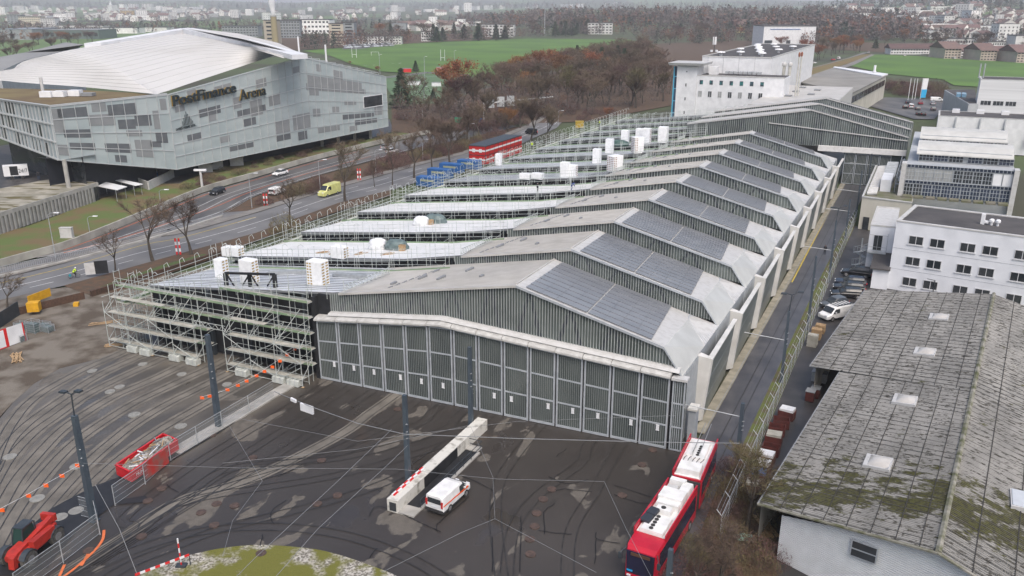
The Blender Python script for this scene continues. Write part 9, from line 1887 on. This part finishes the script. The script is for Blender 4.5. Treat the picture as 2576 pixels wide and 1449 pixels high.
# ---------------------------------------------------------------- people
M_skin = mat('skin', (.45, .27, .2), .6, rand=.05)
def person(loc, rz, label, top, legs, pose='stand', hat=None, name='person'):
 J = {'stand': [(0, 0, .93), (0, 0, 1.2), (0, 0, 1.42), (0, 0, 1.52), (.02, 0, 1.66), (0, .19, 1.40), (.05, .24, 1.12), (.16, .22, .9), (0, -.19, 1.40), (-.05, -.24, 1.12), (.02, -.25, .86), (.03, .09, .88), (.08, .1, .48), (0, .1, .07), (.14, .1, .04), (0, -.09, .88), (-.02, -.1, .48), (-.1, -.1, .07), (.04, -.1, .04)],
         'ride': [(0, 0, .98), (.12, 0, 1.22), (.28, 0, 1.42), (.34, 0, 1.5), (.4, 0, 1.64), (.28, .18, 1.38), (.42, .22, 1.16), (.62, .22, 1.06), (.28, -.18, 1.38), (.42, -.22, 1.16), (.62, -.22, 1.06), (.05, .09, .94), (.36, .1, .8), (.2, .1, .38), (.34, .1, .34), (.05, -.09, .94), (.34, -.1, .62), (.14, -.1, .2), (.28, -.1, .18)],
         'bend': [(0, 0, .85), (.2, 0, 1.02), (.38, 0, 1.12), (.46, 0, 1.14), (.56, 0, 1.1), (.36, .18, 1.08), (.45, .2, .82), (.55, .18, .6), (.36, -.18, 1.08), (.45, -.2, .82), (.55, -.18, .6), (0, .09, .8), (.12, .1, .45), (0, .1, .07), (.14, .1, .04), (0, -.09, .8), (.1, -.1, .45), (-.06, -.1, .07), (.08, -.1, .04)]}[pose]
 E = [(0, 1), (1, 2), (2, 3), (3, 4), (2, 5), (5, 6), (6, 7), (2, 8), (8, 9), (9, 10), (0, 11), (11, 12), (12, 13), (13, 14), (0, 15), (15, 16), (16, 17), (17, 18)]
 rad = [.15, .15, .13, .055, .06, .075, .05, .035, .075, .05, .035, .1, .065, .045, .04, .1, .065, .045, .04]
 th = Th(name, label, 'person', loc, rz); me = bpy.data.meshes.new('body'); me.from_pydata(J, E, []); o = bpy.data.objects.new('body', me); COL.objects.link(o); o.parent = th.e
 m = o.modifiers.new('skin', 'SKIN');
 for i, v in enumerate(me.skin_vertices[0].data): v.radius = (rad[i], rad[i]); v.use_root = i == 0
 s = o.modifiers.new('sub', 'SUBSURF'); s.levels = 1; s.render_levels = 1; me.materials.append(legs)
 def shell(idx, k, nm, mt):
  b = MB();
  for a, c_ in idx: b.tube(J[a], J[c_], rad[a] * k, 8, rad[c_] * k)
  th.part(b, nm, mt, local=True, smooth=True)
 shell([(0, 1), (1, 2), (2, 5), (5, 6), (2, 8), (8, 9)], 1.22, 'jacket', top); h = J[4]; b = MB(); b.lathe((h[0], h[1], h[2] - .12), [(.03, 0), (.085, .05), (.105, .13), (.09, .2), (.05, .25), (.005, .26)], 10); th.part(b, 'head', M_skin, local=True, smooth=True)
 b = MB(); b.lathe((h[0] - .01, h[1], h[2] - .0), [(.112, 0), (.108, .06), (.07, .14), (.005, .16)], 10); th.part(b, 'hair' if not hat else 'helmet', hat or M_dark, local=True, smooth=True)
 return th
M_cl = mat('dark_clothes', (.015, .016, .02), .9, c2=(.03, .03, .035), scale=6); M_bl = mat('blue_overall', (.02, .05, .2), .9); M_vis = mat('high_visibility_vest', (.55, .75, .05), .7); M_jean = mat('jeans', (.05, .07, .11), .9)
person(P(2074, 641, .03), R(240), 'person in dark clothes walking up the lane', M_cl, M_cl); person(P(2187, 694, .03), R(10), 'person in dark jacket behind the black off-road car', M_cl, M_cl)
person(P(97, 452, 3.97), R(100), 'person in dark coat before the arena lobby, left of a pair', M_cl, M_jean); person(P(101, 453, 3.97), R(60), 'person in jeans before the arena lobby, right of a pair', M_cl, M_jean)
person(RP(1352, 503)[0], R(30), 'worker in dark clothes standing on the membrane roof by a yellow pallet', M_cl, M_cl); person(RP(1437, 498)[0], R(10), 'worker in blue overalls bending at the roof edge', M_bl, M_bl, 'bend'); person(RP(1508, 322)[0], R(200), 'worker in a yellow vest far off on the scaffold', M_vis, M_cl, hat=M_white); person(RP(1338, 388)[0], R(90), 'worker in a yellow vest beside the street scaffolding', M_vis, M_cl, hat=M_white)
c = P(187, 700, .02); person(c, R(25), 'cyclist in a yellow vest and white helmet riding on the main road', M_vis, M_cl, 'ride', M_white)
th = Th('bicycle', 'dark bicycle with teal panniers under the cyclist', 'bicycle', c, R(25))
for x in (-.5, .55): b = MB(); b.path([(x + .33 * math.cos(t * .5236), 0, .35 + .33 * math.sin(t * .5236)) for t in range(13)], .025); th.part(b, 'wheel', M_tyre, local=True)
b = MB(); b.path([(-.5, 0, .35), (-.08, 0, .32), (.42, 0, .82), (-.14, 0, .78), (-.08, 0, .32)], .022); b.path([(-.5, 0, .35), (-.14, 0, .78)], .018); b.path([(.55, 0, .35), (.42, 0, .82), (.4, 0, 1.0)], .02); b.tube((.4, -.25, 1.02), (.4, .25, 1.02), .018); b.tube((-.14, 0, .78), (-.16, 0, .93), .018); th.part(b, 'frame', M_dark, local=True); b = MB(); b.box(-.28, -.02, -.06, .06, .93, .97); th.part(b, 'saddle', M_tyre, local=True); b = MB(); b.box(-.7, -.35, -.2, -.06, .4, .72); b.box(-.7, -.35, .06, .2, .4, .72); th.part(b, 'pannier', mat('teal_bag', (.01, .2, .25), .7), local=True)
# ================================================================ haze: one even body of air
def haze():
 m = bpy.data.materials.new('haze_air'); m.use_nodes = True; n = m.node_tree.nodes; l = m.node_tree.links; n.remove(n['Principled BSDF'])
 v = n.new('ShaderNodeVolumePrincipled'); v.inputs['Color'].default_value = (.90, .94, 1.0, 1); v.inputs['Density'].default_value = HAZE_D; v.inputs['Anisotropy'].default_value = 0.0
 l.new(v.outputs[0], n['Material Output'].inputs['Volume']); b = MB(); b.box(-13500, 13500, -300, 13300, -3, 185); o = struct(b, 'haze', m, kind='stuff'); tag(o, 'pale blue haze over the town and hills', 'haze')
HAZE_D = 0.00015
haze()
# look-alikes near a landmark are told apart by it
LM = [(s, P(x, y)) for s, x, y in (('white van', 1125, 1265), ('gravel island', 700, 1390), ('bus', 1640, 1300), ('red skip', 350, 1185), ('lamp mast', 237, 1310), ('last gate', 1680, 1120), ('first gate', 830, 950), ('concrete housing', 1100, 1190), ('arena entrance corner', 146, 430), ('conifer by the arena', 1012, 272), ('red containers', 1230, 390), ('yellow van', 829, 491), ('sign gantry', 1218, 302), ('orange tree', 1155, 282), ('stair tower', 1700, 262), ('black van', 1335, 340), ('shed gable', 1955, 1330), ('banner flag', 2314, 250), ('right rugby goal', 1114, 153), ('left rugby goal', 890, 145), ('steaming chimney', 694, 118), ('beige tower', 850, 113), ('works building', 1980, 123), ('yellow villa', 1885, 88), ('long terrace', 2290, 136), ('gabled blocks', 2400, 148), ('church', 283, 30), ('lattice mast', 1370, 85), ('grey hall', 60, 150), ('camera mast', 510, 481), ('switch cabinet', 170, 596), ('retaining wall end', 1100, 333), ('billboards', 1180, 311), ('stone hall', 2220, 245))]
gr = {}
for o in bpy.data.objects:
 if o.parent is None and o.get('group'): gr.setdefault((o['group'], o['label']), []).append(o)
for (g_, lb), L in gr.items():
 if len(L) < 2: continue
 used = set(); bpy.context.view_layer.update() if False else None
 for rank in ('nearest', 'second nearest', 'third nearest', 'fourth nearest'):
  for nm, p in LM:
   c = [o for o in L if o.name not in used]
   if not c: break
   o = min(c, key=lambda q: (q.location.xy - p.xy).length)
   if (o.location.xy - p.xy).length > 0.16 * p.length + 4: continue
   t = lb + ', ' + rank + ' to the ' + nm
   if len(t.replace('-', ' ').split()) <= 16: o['label'] = t; used.add(o.name)
